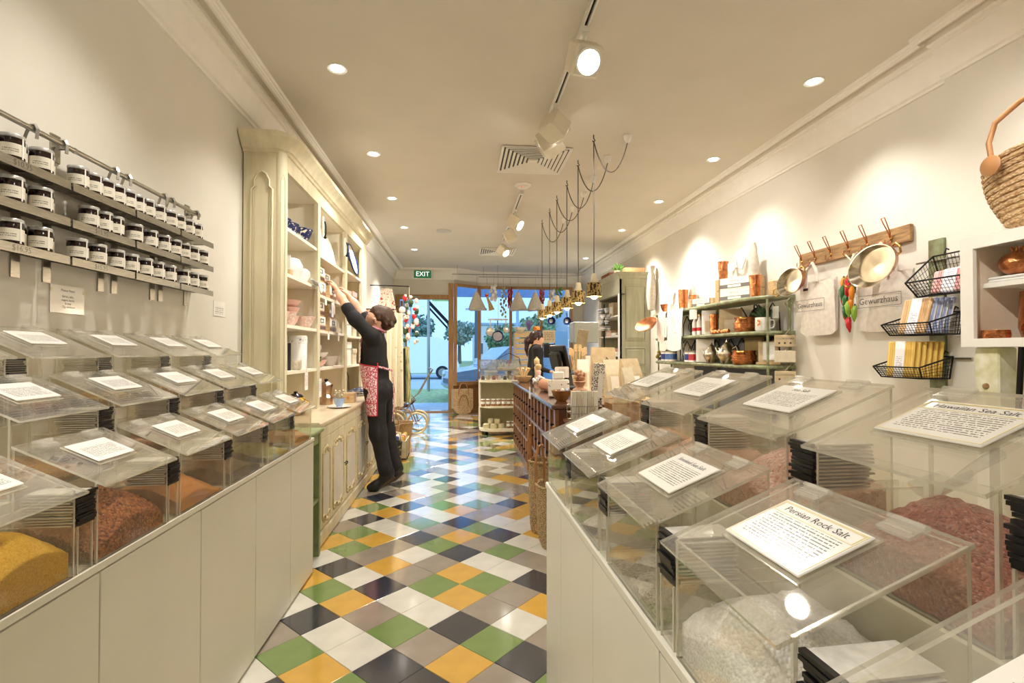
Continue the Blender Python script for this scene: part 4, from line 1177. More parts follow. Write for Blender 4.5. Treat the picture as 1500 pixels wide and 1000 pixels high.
# green side table in the gap by the counter end
t = thing('side_table', 'narrow sage green painted table squeezed between the counter and the hutch cabinet', 'table', (-1.38, 3.005, 0))
MB().bbox(0, .52, 0, .25, .765, .79, .006).build('table_top', M['green'], t)
MB().box(.02, .50, .01, .03, .69, .765).build('apron_rail', M['green'], t); MB().box(.48, .50, .02, .23, .70, .765).build('apron_rail', M['green'], t)
for x in (.02, .47):
    for y in (.01, .20): MB().prism([(x, y), (x + .035, y), (x + .035, y + .035), (x, y + .035)], 0, .765).build('leg', M['green'], t)
MB().box(.01, .50, .01, .24, .34, .36).build('shelf', M['green'], t)
t = thing('paint_tin', 'white cylindrical tin with a black cap on the lower shelf of the green table', 'tin', (-.98, 3.15, .361))
MB().lathe([(.05, 0), (.05, .2), (.046, .205)], 18).build('body', M['porc'], t, 40); MB().lathe([(.03, .205), (.03, .225), (.025, .23)], 14).build('cap', M['blackp'], t, 40)
t = thing('rope_coil', 'pale coiled basket on the floor under the green table', 'basket', (-1.06, 3.16, .0))
MB().lathe([(.001, 0), (.08, 0), (.095, .05), (.09, .12), (.08, .12), (.085, .05), (.07, .012), (.001, .012)], 20).build('bowl', M['seagrass'], t, 40)
MB().tube([(.085 * math.cos(a), .085 * math.sin(a), .125 + .03 * abs(math.sin(a))) for a in [i * PI / 8 for i in range(9)]], .006, 6).build('handle', M['seagrass'], t)

# ------------------------------------------------------------------ small goods
def lath(name, label, cat, loc, prof, m, group=None, n=20, smooth=40):
    o = MB().lathe(prof, n).build(name, m, None, smooth, loc)
    return tag(o, label, cat, group)
def bowl_prof(r, h, t_=.005):
    return [(.001, 0), (r * .45, 0), (r * .5, h * .06), (r * .8, h * .45), (r, h), (r - t_, h), (r * .78 - t_ * .5, h * .5), (r * .45, h * .12), (.001, h * .1)]
def bowl(label, loc, r, h, m, group=None, rim=None):
    t = thing('bowl', label, 'bowl', loc, 0, group)
    MB().lathe(bowl_prof(r, h), 22).build('body', m, t, 50)
    if rim: MB().tube([(r * math.cos(a), r * math.sin(a), h) for a in [2 * PI * i / 22 for i in range(22)]], .0035, 6, closed=True).build('rim', rim, t, 50)
    return t
def mug(label, loc, r, h, m, rz=0, group=None, name='mug', cat='mug'):
    t = thing(name, label, cat, loc, rz, group)
    MB().lathe([(.001, 0), (r * .85, 0), (r, h * .1), (r, h), (r - .004, h), (r - .005, h * .12), (.001, h * .1)], 20).build('body', m, t, 50)
    MB().tube([(r * .95, 0, h * .8), (r * 1.45, 0, h * .78), (r * 1.55, 0, h * .5), (r * 1.35, 0, h * .25), (r * .95, 0, h * .2)], .005, 6).build('handle', m, t, 50)
    return t
def swing_tag(label, loc, w_, h, rz=0, m=None, group=None):
    """paper tag on a string"""
    t = thing('price_tag', label, 'tag', loc, rz, group)
    MB().prism([(-w_ / 2, -h), (w_ / 2, -h), (w_ / 2, -.01), (w_ / 2 - .008, 0), (-w_ / 2 + .008, 0), (-w_ / 2, -.01)], 0, .0015, M=Matrix(((1, 0, 0, 0), (0, 0, 1, 0), (0, 1, 0, 0), (0, 0, 0, 1)))).build('card', m or TAGM, t)
    MB().tube([(0, 0, -.008), (.003, 0, .02), (0, .004, .05)], .0012, 4).build('string', M['kraft'], t)
    return t
TAGM = print_mat('tag_print', hx('f3f0ea'), hx('b9aeb0'), 2, 0, .009, -.10, -.02, -.03, .03, freq=140)

hx_ = HXF - .10
cx_ = (HX0 + HXF) / 2
g = 'patterned bowls on the hutch'
b1 = bays[0]
bowl('blue and cream patterned bowl at the near end of the top hutch shelf', (HXF - .10, 3.50, 2.091), .085, .07, M['blueglaze'], g, M['blueplain'])
bowl('blue and cream footed bowl in the middle of the top hutch shelf', (HXF - .11, 3.70, 2.091), .085, .085, M['blueglaze'], g, M['blueplain'])
bowl('largest blue and cream patterned bowl by the first hutch post', (HXF - .095, 3.93, 2.091), .10, .10, M['blueglaze'], g, M['blueplain'])
lath('ceramic_pot', 'large round white ceramic pot on the second hutch shelf', 'pot', (HXF - .09, 3.73, 1.786), [(.001, 0), (.05, 0), (.085, .06), (.085, .10), (.062, .145), (.05, .15), (.045, .145), (.001, .14)], M['linen'])
lath('ceramic_pot', 'smaller round white ceramic pot beside the larger one on the hutch', 'pot', (HXF - .08, 3.92, 1.786), [(.001, 0), (.04, 0), (.072, .05), (.07, .085), (.05, .105), (.001, .11)], M['linen'])
t = thing('greeting_card', 'small white card standing at the near end of the second hutch shelf', 'card', (HXF - .06, 3.49, 1.786))
MB().box(-.05, .05, -.003, .003, 0, .13).build('card', M['paper'], t); MB().box(-.05, .05, -.01, .05, 0, .035).build('foot', M['palewood'], t)
t = thing('dish_cloth', 'crumpled grey cloth hanging over the edge of the second hutch shelf', 'cloth', (HXF - .05, 4.02, 1.787))
gp = [[(.03 + .05 * u + (.03 if u > .5 else 0), -.06 + .12 * v + .02 * math.sin(5 * u), .03 * (1 - u) + .018 * math.sin(7 * v + 3 * u) * (1 - .4 * u) - max(0, u - .5) * .12) for v in [j / 8 for j in range(9)]] for u in [i / 8 for i in range(9)]]
MB().sheet(gp, .004).build('cloth', mat('grey_cloth', hx('b9bab8'), .9, var=.15, scale=40), t, 60)
for i, (y, r, h, lab) in enumerate(((3.49, .052, .085, 'pink patterned cup nearest the hutch side on the third shelf'), (3.62, .06, .09, 'floral cup with white lining on the third hutch shelf'), (4.0, .075, .085, 'pink and white floral bowl at the front of the third hutch shelf'))):
    bowl(lab, (HXF - .07, y, 1.448), r, h, mat('pink_floral', hx('e3c3b8'), .3, var=0, scale=50, col2=hx('f2e9e0'), lo=.42, hi=.5), 'pink crockery on the third hutch shelf', M['pink'])
bowl('upper of two stacked pink bowls on the third hutch shelf', (HXF - .13, 3.80, 1.53), .085, .06, M['pink'], 'stacked pink bowls')
bowl('topmost pink dish of the stack on the third hutch shelf', (HXF - .13, 3.79, 1.585), .095, .055, M['pink'], 'stacked pink bowls')
bowl('lowest pink bowl of the stack on the third hutch shelf', (HXF - .13, 3.80, 1.448), .08, .08, M['pink'], 'stacked pink bowls')
M['lattice'] = mat('lattice_tin', hx('efece8'), .3, var=0, scale=70, col2=hx('7f7f86'), lo=.36, hi=.42)
def canister(label, loc, r, h, band=True):
    t = thing('storage_canister', label, 'canister', loc, 0, 'white canisters on the fourth hutch shelf')
    MB().lathe([(.001, 0), (r, 0), (r, h), (r * .97, h + .004), (.001, h + .004)], 22).build('body', M['porc'], t, 40)
    if band: MB().lathe([(r + .0008, h * .78), (r + .0008, h * .98)], 22, open_=True).build('lattice_band', M['lattice'], t, 40)
canister('tall white canister with a lattice band on the fourth hutch shelf', (HXF - .085, 3.86, 1.136), .075, .245)
canister('white canister with a lattice band behind the small mug', (HXF - .165, 3.68, 1.136), .058, .24)
canister('slim white canister nearest the hutch side on the fourth shelf', (HXF - .09, 3.52, 1.136), .05, .235, False)
mug('small cream speckled mug on the fourth hutch shelf', (HXF - .045, 3.70, 1.136), .045, .07, mat('speckle', hx('e6dcc8'), .3, var=.15, scale=60), 1.2)
for i, y in enumerate((3.60, 3.615)):
    tag(MB().box(-.01, .01, -.004, .004, 0, .19).build('pepper_tube', [M['blackp'], M['paper']][i % 2], None, 0, (HXF - .05 - .03 * i, y, 1.136)), ['black', 'white'][i] + ' slim tube standing among the white canisters', 'tube')
swing_tag('white paper tag hanging in front of the fourth hutch shelf', (HXF + .006, 3.80, 1.115), .075, .13, PI / 2)
swing_tag('white paper tag hanging from the first hutch post', (HXF + .006, 4.16, 1.05), .08, .15, PI / 2)
# teapot
def teapot(label, loc, r, h, m, rz, lidm=None, spire=False, group=None):
    t = thing('teapot', label, 'teapot', loc, rz, group)
    MB().lathe([(.001, 0), (r * .55, 0), (r * .62, h * .05), (r, h * .35), (r * .95, h * .5), (r * .55, h * .72), (r * .5, h * .74), (.001, h * .74)], 22).build('body', m, t, 60)
    pr = [(r * .55, h * .74), (r * .42, h * .84), (r * .15, h * .9), (r * .12, h * .94), (r * .16, h * .97), (.001, h)] if not spire else [(r * .58, h * .68), (r * .55, h * .72), (r * .25, h * .86), (r * .12, h * .9), (r * .14, h * .93), (r * .04, h * .97), (.001, h * 1.06)]
    MB().lathe(pr, 18).build('lid', lidm or m, t, 60)
    MB().tube([(r * .8, 0, h * .3), (r * 1.15, 0, h * .36), (r * 1.3, 0, h * .55), (r * 1.5, 0, h * .68)], [r * .2, r * .15, r * .1, r * .07], 8).build('spout', m, t, 60)
    MB().tube([(-r * .75, 0, h * .62), (-r * 1.2, 0, h * .72), (-r * 1.45, 0, h * .5), (-r * 1.25, 0, h * .25), (-r * .9, 0, h * .22)], r * .07, 8).build('handle', lidm or m, t, 60)
    return t
teapot('black, yellow and red patterned teapot on the hutch worktop', (HXF - .05, 3.74, .813), .10, .17, mat('mosaic_glaze', hx('d6a634'), .2, var=0, scale=50, col2=hx('2a2430'), lo=.44, hi=.5), -PI * .35, mat('mosaic_dark', hx('2a2730'), .2, var=.3, scale=30))
# second bay
def folded(label, loc, w_, h, d, m, group=None, droop=.02):
    t = thing('tea_towel', label, 'towel', loc, 0, group)
    gp = [[(d * (.2 + .8 * math.sin(u * 1.4)) + .01 * math.sin(9 * v), -w_ / 2 + w_ * v + .01 * math.sin(6 * u), h * (1 - u) + .006 * math.sin(8 * v + 4 * u)) for v in [j / 10 for j in range(11)]] for u in [i / 8 for i in range(9)]]
    MB().sheet(gp, .008).build('cloth', m, t, 60)
    MB().box(-.004, .012, -w_ / 2 + .02, w_ / 2 - .02, 0, h * .85).build('stiffener', m, t)
for i, (y, h, lab) in enumerate(((4.32, .33, 'cream embroidered tea towel nearest the first hutch post'), (4.48, .32, 'cream embroidered tea towel second from the first hutch post'), (4.66, .31, 'cream embroidered tea towel in the middle of the top hutch shelf'), (4.83, .27, 'cream embroidered tea towel nearest the second hutch post'))):
    folded(lab, (HXF - .16, y, 2.069), .14, h, .10, mat('embroidered_linen', hx('f0ebdd'), .85, var=0, scale=26, col2=hx('d9c9a8'), lo=.32, hi=.4), 'tea towels on the hutch')
for y, lab in ((4.26, 'black iron door knocker hung on the first hutch post'), (5.04, 'black iron door knocker hung on the second hutch post')):
    t = thing('door_bell', lab, 'bell', (HXF + .004, y - .06, 2.20))
    MB().box(0, .012, -.018, .018, 0, .17).build('plate', M['paper'], t)
    MB().tube([(.02, .006, .13), (.03, .0, .09), (.03, .0, .03), (.02, .012, .0)], .006, 6).build('clapper', M['blackm'], t)
    MB().ball((.022, .008, .0), .012).build('ball', M['blackm'], t)
def drawer_box(label, loc, w_, h, d, group):
    t = thing('drawer_box', label, 'box', loc, 0, group)
    MB().bbox(-d, 0, -w_ / 2, w_ / 2, 0, h, .003).build('case', M['palewood'], t)
    MB().box(0, .002, -w_ / 2 + .008, w_ / 2 - .008, h * .38, h - .006).build('paper_front', M['paper'], t)
    MB().box(0, .0025, -w_ / 2 + .008, w_ / 2 - .008, h * .08, h * .30).build('dark_slot', M['darkwood'], t)
    f = MB(); z0, z1 = h * .58, h * .78
    for a in ((-.04, .04, z0 - .004, z0), (-.04, .04, z1, z1 + .004), (-.044, -.04, z0 - .004, z1 + .004), (.04, .044, z0 - .004, z1 + .004)): f.box(.002, .005, a[0], a[1], a[2], a[3])
    f.build('label_frame', M['blackm'], t)
for j, (z, zn) in enumerate(((1.443, 'third'), (1.733, 'second'))):
    for i, (y, yn) in enumerate(((4.33, 'nearest the first post'), (4.70, 'in the middle of the bay'))):
        for lv in range(2 if j == 0 else 2):
            drawer_box('%s white fronted spice box %s, %s hutch shelf' % ('lower' if lv == 0 else 'upper', yn, zn), (HXF - .03 - .01 * lv - (.048 if (j, i, lv) == (1, 1, 1) else 0), y, z + .001 + lv * .126), .235, .122, .15, 'wooden spice boxes on the hutch')
for y, z, n_ in ((4.36, 1.715, 'first'), (4.62, 1.72, 'second'), (4.45, 1.425, 'third'), (4.80, 1.42, 'fourth')):
    swing_tag('small white price slip on the shelf edge under the wooden spice boxes', (HXF - .004, y, z), .06, .055, PI / 2, M['paper'], 'price slips under the spice boxes')
swing_tag('large white card hanging below the wooden spice boxes', (HXF + .004, 4.55, 1.70), .07, .13, PI / 2)
bowl('white bowl with folded napkins on the fourth hutch shelf', (HXF - .10, 4.42, 1.20), .10, .06, M['porc'])
lath('mortar', 'pale stone mortar at the front of the fourth hutch shelf', 'mortar', (HXF - .07, 4.72, 1.135), bowl_prof(.085, .09, .012), mat('pale_stone', hx('ddd3c6'), .6, var=.1))
bowl('pink dish under the napkin bowl on the fourth hutch shelf', (HXF - .10, 4.42, 1.135), .09, .062, M['pink'])
t = thing('paper_napkins', 'folded white and pink napkins standing in a bowl on the hutch', 'napkins', (HXF - .10, 4.46, 1.237))
for i in range(3): MB().prism([(0, 0), (.12, .03), (.13, .06), (.01, .10)], 0, .004, M=Tr(0, -.03 + .02 * i, .02) @ Rz(PI / 2) @ Rx(PI / 2 - .3 + .1 * i)).build('napkin', [M['paper'], M['pink'], M['paper']][i], t)
t = thing('herb_posy', 'small green leafy posy beside the napkin bowl', 'plant', (HXF - .05, 4.27, 1.1365))
rr = random.Random(3)
for i in range(14):
    a = rr.uniform(0, 6.28); q = Vector((.03 * math.cos(a), .03 * math.sin(a), rr.uniform(.03, .10)))
    MB().tube([(0, 0, 0), q * .6, q], [.002, .002, .008], 5).build('leaf', M['leaf'], t)
# moka pot, cup and saucer, wooden tea box
t = thing('moka_pot', 'copper coloured stovetop coffee pot with black knob on the hutch worktop', 'coffee pot', (HXF - .02, 4.44, .813))
MB().lathe([(.055, 0), (.055, .06), (.042, .085), (.042, .095), (.058, .17), (.055, .175)], 10).build('body', mat('moka_metal', hx('c9a98a'), .25, .9, var=.05), t)
MB().lathe([(.055, .175), (.02, .195), (.001, .195)], 10).build('lid', M['steel'], t); MB().lathe([(.012, .195), (.018, .215), (.001, .222)], 10).build('knob', M['blackp'], t)
MB().tube([(0, .05, .165), (0, .10, .16), (0, .105, .09)], .009, 6).build('handle', M['blackp'], t); MB().prism([(-.05, -.012), (-.075, 0), (-.05, .012)], .12, .172).build('spout', M['steel'], t)
t = thing('saucer', 'white saucer under the pale blue cup on the hutch worktop', 'saucer', (-.985, 4.18, .8125))
MB().lathe([(.001, 0), (.05, 0), (.095, .012), (.093, .015), (.05, .005), (.001, .005)], 24).build('dish', M['porc'], t, 50)
bowl('pale blue cup with dried flowers on a white saucer', (-.985, 4.18, .8185), .045, .07, M['paleblue'])
t = thing('dried_flowers', 'small dried flower bunch standing in the pale blue cup', 'flowers', (-.985, 4.18, .845))
for i in range(9):
    a = i * .7; p = (.035 * math.cos(a), .035 * math.sin(a), .085 + .02 * math.sin(i * 2.1)); MB().tube([(0, 0, 0), p], [.0015, .003], 5).build('stem', M['kraft'], t); MB().ball(p, .009, 6, 4).build('bloom', M['kraft2'], t)
t = thing('tea_box', 'small wooden box with a star printed on its end on the hutch worktop', 'box', (-1.0, 4.62, .813))
MB().bbox(-.05, .05, -.06, .06, 0, .085, .003).build('body', M['palewood'], t); MB().box(-.051, .051, .02, .061, .001, .086).build('paper_sleeve', M['paper'], t)
q = MB()
for k in range(4): q.bar((0.016 * math.cos(k * PI / 4), -.0608, .045 + .016 * math.sin(k * PI / 4)), (-.016 * math.cos(k * PI / 4), -.0608, .045 - .016 * math.sin(k * PI / 4)), .003, .003, up=(0, 1, 0))
q.build('star_print', mat('orange_ink', hx('d08a3a'), .6, var=0), t)
# third bay
t = thing('serving_platter', 'round cream platter with navy rim and handle leaning on the top hutch shelf', 'platter', (HXF - .04, 5.50, 2.09))
Mx = Tr(0, 0, .165) @ Ry(PI / 2 - .22)
MB().lathe([(.001, -.004), (.13, -.004), (.165, .012), (.165, .018), (.12, .004), (.001, .004)], 28, M=Mx).build('plate', mat('platter_cream', hx('e6d8ba'), .25, var=0, scale=12, col2=hx('5b5a7a'), lo=.36, hi=.40), t, 50)
MB().tube([Mx @ Vector((.165 * math.cos(a), .165 * math.sin(a), .015)) for a in [2 * PI * i / 28 for i in range(28)]], .009, 6, closed=True).build('rim', M['blueplain'], t, 50)
for s_ in (-1, 1): MB().tube([Mx @ Vector((.05, s_ * .16, .015)), Mx @ Vector((.035, s_ * .21, .015)), Mx @ Vector((-.035, s_ * .21, .015)), Mx @ Vector((-.05, s_ * .16, .015))], .01, 6).build('handle', M['blueplain'], t, 50)
for i, (y, z, w_, h, m_, lab) in enumerate(((5.33, 1.72, .2, .18, 'pink', 'pink gift box on the second shelf of the last hutch bay'), (5.62, 1.72, .2, .2, 'pink', 'taller pink gift box beside the last hutch post'),
                                            (5.36, 1.434, .2, .16, 'paper', 'white gift box on the third shelf of the last hutch bay'), (5.65, 1.434, .16, .12, 'kraft2', 'low cream gift box beside the last hutch post'),
                                            (5.35, 1.127, .22, .24, 'paper', 'tall white gift box on the fourth shelf of the last hutch bay'), (5.64, 1.127, .18, .17, 'kraft2', 'cream gift box on the fourth shelf beside the last hutch post'))):
    t = thing('gift_box', lab, 'box', (HXF - .03, y, z))
    MB().bbox(-.14, 0, -w_ / 2, w_ / 2, 0, h * .72, .003).build('body', M[m_], t); MB().bbox(-.145, .005, -w_ / 2 - .004, w_ / 2 + .004, h * .72, h, .003).build('lid', M[m_], t)
for i, (y, r) in enumerate(((5.28, .09), (5.52, .11), (5.75, .09))):
    t = thing('plate_stack', ['stack of blue rimmed plates by the second hutch post', 'widest stack of blue rimmed plates on the worktop', 'stack of blue rimmed plates by the last hutch post'][i], 'plates', (HXF + .07, y, .813))
    for k in range(4): MB().lathe([(.001, .012 * k), (r * .6, .012 * k), (r, .012 * k + .014), (r * .98, .012 * k + .017), (r * .6, .012 * k + .005), (.001, .012 * k + .005)], 20).build('plate', M['blueglaze'] if k % 2 else M['porc'], t, 50)
t = thing('plate_rack', 'black wire plate rack behind the blue rimmed plates', 'rack', (HXF - .15, 5.45, .813))
for k in range(5): MB().tube([(.02 * k, -.1, 0), (.02 * k, -.08, .18), (.02 * k, 0, .24), (.02 * k, .08, .18), (.02 * k, .1, 0)], .004, 5).build('loop', M['blackm'], t)
MB().box(-.01, .10, -.105, -.095, 0, .006).box(-.01, .10, .095, .105, 0, .006).build('foot', M['blackm'], t)
# ------------------------------------------------------------------ people: smooth bodies grown from tapered limbs
def sdf_mesh(name, prims, vox, k, mats, smooth=70, cut=None):
    """prims: (a, b, ra, rb, mat, yscale) tapered capsules blended together; surface by surface nets"""
    A = np.array([p[0] for p in prims], float); B = np.array([p[1] for p in prims], float)
    rm = max(max(p[2], p[3]) for p in prims)
    lo = np.minimum(A.min(0), B.min(0)) - rm * 1.6 - 3 * vox; hi = np.maximum(A.max(0), B.max(0)) + rm * 1.6 + 3 * vox
    n = np.ceil((hi - lo) / vox).astype(int) + 1
    F = np.full(n, 1.0, np.float32); best = np.full(n, 1.0, np.float32); idm = np.zeros(n, np.int8)
    ax = [lo[i] + vox * np.arange(n[i]) for i in range(3)]
    for p in prims:
        a, b = np.array(p[0], float), np.array(p[1], float); ra, rb, mi = p[2], p[3], p[4]; ys = p[5] if len(p) > 5 else 1.0
        mg = max(ra, rb) * max(1, ys) + k + 2 * vox
        s0 = np.maximum(((np.minimum(a, b) - mg - lo) / vox).astype(int), 0); s1 = np.minimum(((np.maximum(a, b) + mg - lo) / vox).astype(int) + 2, n)
        X, Y, Z = np.meshgrid(ax[0][s0[0]:s1[0]], ax[1][s0[1]:s1[1]], ax[2][s0[2]:s1[2]], indexing='ij')
        ym = (a[1] + b[1]) / 2
        Yq = ym + (Y - ym) / ys; aa = a.copy(); bb = b.copy(); aa[1] = ym + (a[1] - ym) / ys; bb[1] = ym + (b[1] - ym) / ys
        ab = bb - aa; L2 = max(float(ab @ ab), 1e-9)
        t = np.clip(((X - aa[0]) * ab[0] + (Yq - aa[1]) * ab[1] + (Z - aa[2]) * ab[2]) / L2, 0, 1)
        d = np.sqrt((X - aa[0] - t * ab[0]) ** 2 + (Yq - aa[1] - t * ab[1]) ** 2 + (Z - aa[2] - t * ab[2]) ** 2) - (ra + (rb - ra) * t)
        d = d.astype(np.float32)
        sl = tuple(slice(s0[i], s1[i]) for i in range(3))
        f = F[sl]; kk = min(k, 1.2 * min(ra, rb) + .002)
        h = np.maximum(kk - np.abs(f - d), 0) / kk
        F[sl] = np.minimum(f, d) - h * h * kk * .25
        m_ = d < best[sl]; best[sl] = np.where(m_, d, best[sl]); idm[sl] = np.where(m_, mi, idm[sl])
    if cut is not None:
        X, Y, Z = np.meshgrid(*ax, indexing='ij'); F = np.maximum(F, cut(X, Y, Z).astype(np.float32))
    ins = F < 0
    c = np.zeros(tuple(n - 1), int)
    for i in (0, 1):
        for j in (0, 1):
            for l in (0, 1): c += ins[i:n[0] - 1 + i, j:n[1] - 1 + j, l:n[2] - 1 + l]
    act = (c > 0) & (c < 8)
    idx = -np.ones(act.shape, int); cells = np.argwhere(act); idx[act] = np.arange(len(cells))
    acc = np.zeros((len(cells), 3)); cnt = np.zeros(len(cells))
    ofs = [(i, j, l) for i in (0, 1) for j in (0, 1) for l in (0, 1)]
    vals = {o: F[cells[:, 0] + o[0], cells[:, 1] + o[1], cells[:, 2] + o[2]] for o in ofs}
    for o in ofs:
        for axn in range(3):
            if o[axn]: continue
            o2 = tuple(o[x] + (1 if x == axn else 0) for x in range(3))
            v0, v1 = vals[o], vals[o2]; cr_ = (v0 < 0) != (v1 < 0)
            tt = np.where(cr_, v0 / np.where(cr_, v0 - v1, 1), 0)
            for x in range(3): acc[:, x] += np.where(cr_, o[x] + (tt if x == axn else 0), 0)
            cnt += cr_
    V = lo + vox * (cells + acc / cnt[:, None])
    faces = []; fm = []
    for axn in range(3):
        o1, o2 = [x for x in range(3) if x != axn]
        sa = [slice(0, None)] * 3; sb = [slice(0, None)] * 3
        sa[axn] = slice(0, n[axn] - 1); sb[axn] = slice(1, None)
        ch = np.argwhere(ins[tuple(sa)] != ins[tuple(sb)])
        ch = ch[(ch[:, o1] > 0) & (ch[:, o2] > 0) & (ch[:, o1] < n[o1] - 1) & (ch[:, o2] < n[o2] - 1)]
        def cell(d1, d2):
            q = ch.copy(); q[:, o1] -= d1; q[:, o2] -= d2; return idx[q[:, 0], q[:, 1], q[:, 2]]
        quad = np.stack([cell(1, 1), cell(0, 1), cell(0, 0), cell(1, 0)], 1)
        mi = idm[ch[:, 0], ch[:, 1], ch[:, 2]]
        ok = (quad >= 0).all(1); faces += quad[ok].tolist(); fm += mi[ok].tolist()
    q = MB(); q.v = [tuple(v) for v in V]; q.f = [tuple(f) for f in faces]; q.m = fm
    return q.mesh(name, mats, smooth)

def hand(pr, wrist, d, up, m, s_=1.0):
    """palm with five bent fingers, rooted at the wrist, pointing along d with the palm facing -up"""
    w_ = Vector(wrist); d = Vector(d).normalized(); u = Vector(up).normalized(); sd = d.cross(u).normalized()
    P0 = w_ + d * .075
    for o in (-.026, -.009, .009, .026): pr.append((tuple(w_ + sd * o * .6), tuple(P0 + sd * o), .014, .011, m))
    for o, L in ((-.029, .058), (-.010, .075), (.010, .08), (.029, .068)):
        b = P0 + sd * o; k1 = b + (d * .85 - u * .35) * L * .5; k2 = k1 + (d * .55 - u * .8) * L * .5
        pr.append((tuple(b), tuple(k1), .0085, .008, m)); pr.append((tuple(k1), tuple(k2), .008, .0065, m))
    tb = w_ + d * .03 - sd * .026; t1 = tb - sd * .022 + d * .03 - u * .012; t2 = t1 + d * .03 - u * .012
    pr.append((tuple(tb), tuple(t1), .012, .0095, m)); pr.append((tuple(t1), tuple(t2), .0095, .0075, m))

# 0 black cloth, 1 skin, 2 trousers, 3 shoe
M['trouser'] = mat('black_trousers', hx('201e1f'), .8, var=.2, scale=25, bump=.2, bscale=30)
M['shoe'] = mat('black_shoe', hx('1a1918'), .5, var=.1)
pr = []
T_ = 4.76
pr += [((-.775, T_, .93), (-.80, T_, 1.12), .118, .108, 2, 1.30), ((-.80, T_, 1.10), (-.812, T_, 1.33), .108, .118, 0, 1.35),
       ((-.805, T_ - .125, 1.40), (-.805, T_ + .135, 1.42), .062, .062, 0), ((-.72, T_ - .06, .90), (-.72, T_ + .07, .90), .085, .085, 2)]
# legs
pr += [((-.785, 4.68, .90), (-.755, 4.67, .52), .098, .074, 2), ((-.755, 4.67, .52), (-.69, 4.665, .20), .074, .062, 2), ((-.69, 4.665, .22), (-.68, 4.665, .15), .045, .040, 3),
       ((-.645, 4.665, .155), (-.775, 4.655, .048), .036, .040, 3), ((-.775, 4.655, .046), (-.822, 4.652, .034), .040, .031, 3)]
pr += [((-.755, 4.85, .90), (-.705, 4.84, .52), .098, .074, 2), ((-.705, 4.84, .52), (-.63, 4.83, .20), .074, .062, 2), ((-.63, 4.83, .22), (-.62, 4.83, .15), .045, .040, 3),
       ((-.585, 4.83, .155), (-.715, 4.83, .048), .036, .040, 3), ((-.715, 4.83, .046), (-.765, 4.83, .034), .040, .031, 3)]
# neck, head
pr += [((-.80, T_, 1.42), (-.785, T_ - .005, 1.51), .056, .050, 1), ((-.765, T_, 1.575), (-.795, T_, 1.575), .092, .085, 1, .86), ((-.80, T_, 1.555), (-.838, T_, 1.525), .06, .036, 1, .85),
       ((-.85, T_, 1.60), (-.872, T_, 1.572), .016, .013, 1), ((-.858, T_ - .012, 1.540), (-.858, T_ + .012, 1.540), .010, .010, 1),
       ((-.79, T_ - .082, 1.560), (-.785, T_ - .084, 1.535), .016, .010, 1), ((-.79, T_ + .082, 1.560), (-.785, T_ + .084, 1.535), .016, .010, 1)]
# near (left) arm up to the spice boxes, far (right) arm
pr += [((-.81, 4.62, 1.41), (-.95, 4.60, 1.56), .066, .056, 0), ((-.95, 4.60, 1.56), (-1.02, 4.62, 1.655), .056, .048, 0), ((-1.015, 4.62, 1.648), (-1.085, 4.655, 1.755), .041, .034, 1), ((-1.085, 4.655, 1.755), (-1.125, 4.675, 1.815), .034, .026, 1)]
hand(pr, (-1.122, 4.675, 1.812), (-.42, .12, .90), (.9, 0, .42), 1)
pr += [((-.82, 4.89, 1.43), (-.91, 4.94, 1.56), .064, .055, 0), ((-.91, 4.94, 1.56), (-.935, 4.95, 1.60), .055, .050, 0), ((-.93, 4.95, 1.59), (-1.03, 4.965, 1.73), .043, .035, 1), ((-1.03, 4.965, 1.73), (-1.085, 4.97, 1.80), .035, .026, 1)]
hand(pr, (-1.082, 4.97, 1.797), (-.55, 0, .83), (.83, 0, .55), 1)
wm = thing('person', 'woman in black clothes and red patterned apron reaching up to the hutch shelf on tiptoe', 'person', (0, 0, 0))
ob('body', sdf_mesh('body', pr, .0062, .05, [M['black'], M['skin'], M['trouser'], M['shoe']]), wm)
hp = [((-.715, T_, 1.60), (-.765, T_, 1.625), .092, .080, 0, .95), ((-.70, T_, 1.555), (-.70, T_, 1.52), .078, .058, 0, 1.05), ((-.80, T_, 1.655), (-.83, T_, 1.635), .030, .022, 0, 1.8),
      ((-.765, T_ - .072, 1.61), (-.76, T_ - .075, 1.565), .026, .018, 0), ((-.765, T_ + .072, 1.61), (-.76, T_ + .075, 1.565), .026, .018, 0)]
rr = random.Random(9)
for i in range(26):
    a = rr.uniform(0, 2 * PI); b = rr.uniform(-.9, 1.0)
    c = Vector((-.705 + .075 * abs(math.cos(a)) * (1 if math.cos(a) > -.3 else -.6), T_ + .075 * math.sin(a), 1.575 + .07 * b)); hp.append((tuple(c), tuple(c + Vector((.012, .012 * math.sin(a), -.02))), .018, .012, 0))
ob('hair', sdf_mesh('hair', hp, .006, .02, [M['hairb']]), wm)
for s_ in (-1, 1):
    MB().ball((-.862, T_ + s_ * .030, 1.586), .0085, 8, 6).build('eye', mat('eye_dark', hx('2a201c'), .2, var=0), wm, 60)
    MB().tube([(-.866, T_ + s_ * .018, 1.606), (-.862, T_ + s_ * .032, 1.612), (-.852, T_ + s_ * .045, 1.606)], .003, 5).build('eyebrow', M['hairb'], wm)
MB().tube([(-.869, T_ - .018, 1.540), (-.873, T_, 1.541), (-.869, T_ + .018, 1.540)], .004, 6).build('lips', mat('lips', hx('b86a62'), .4, var=0), wm, 60)
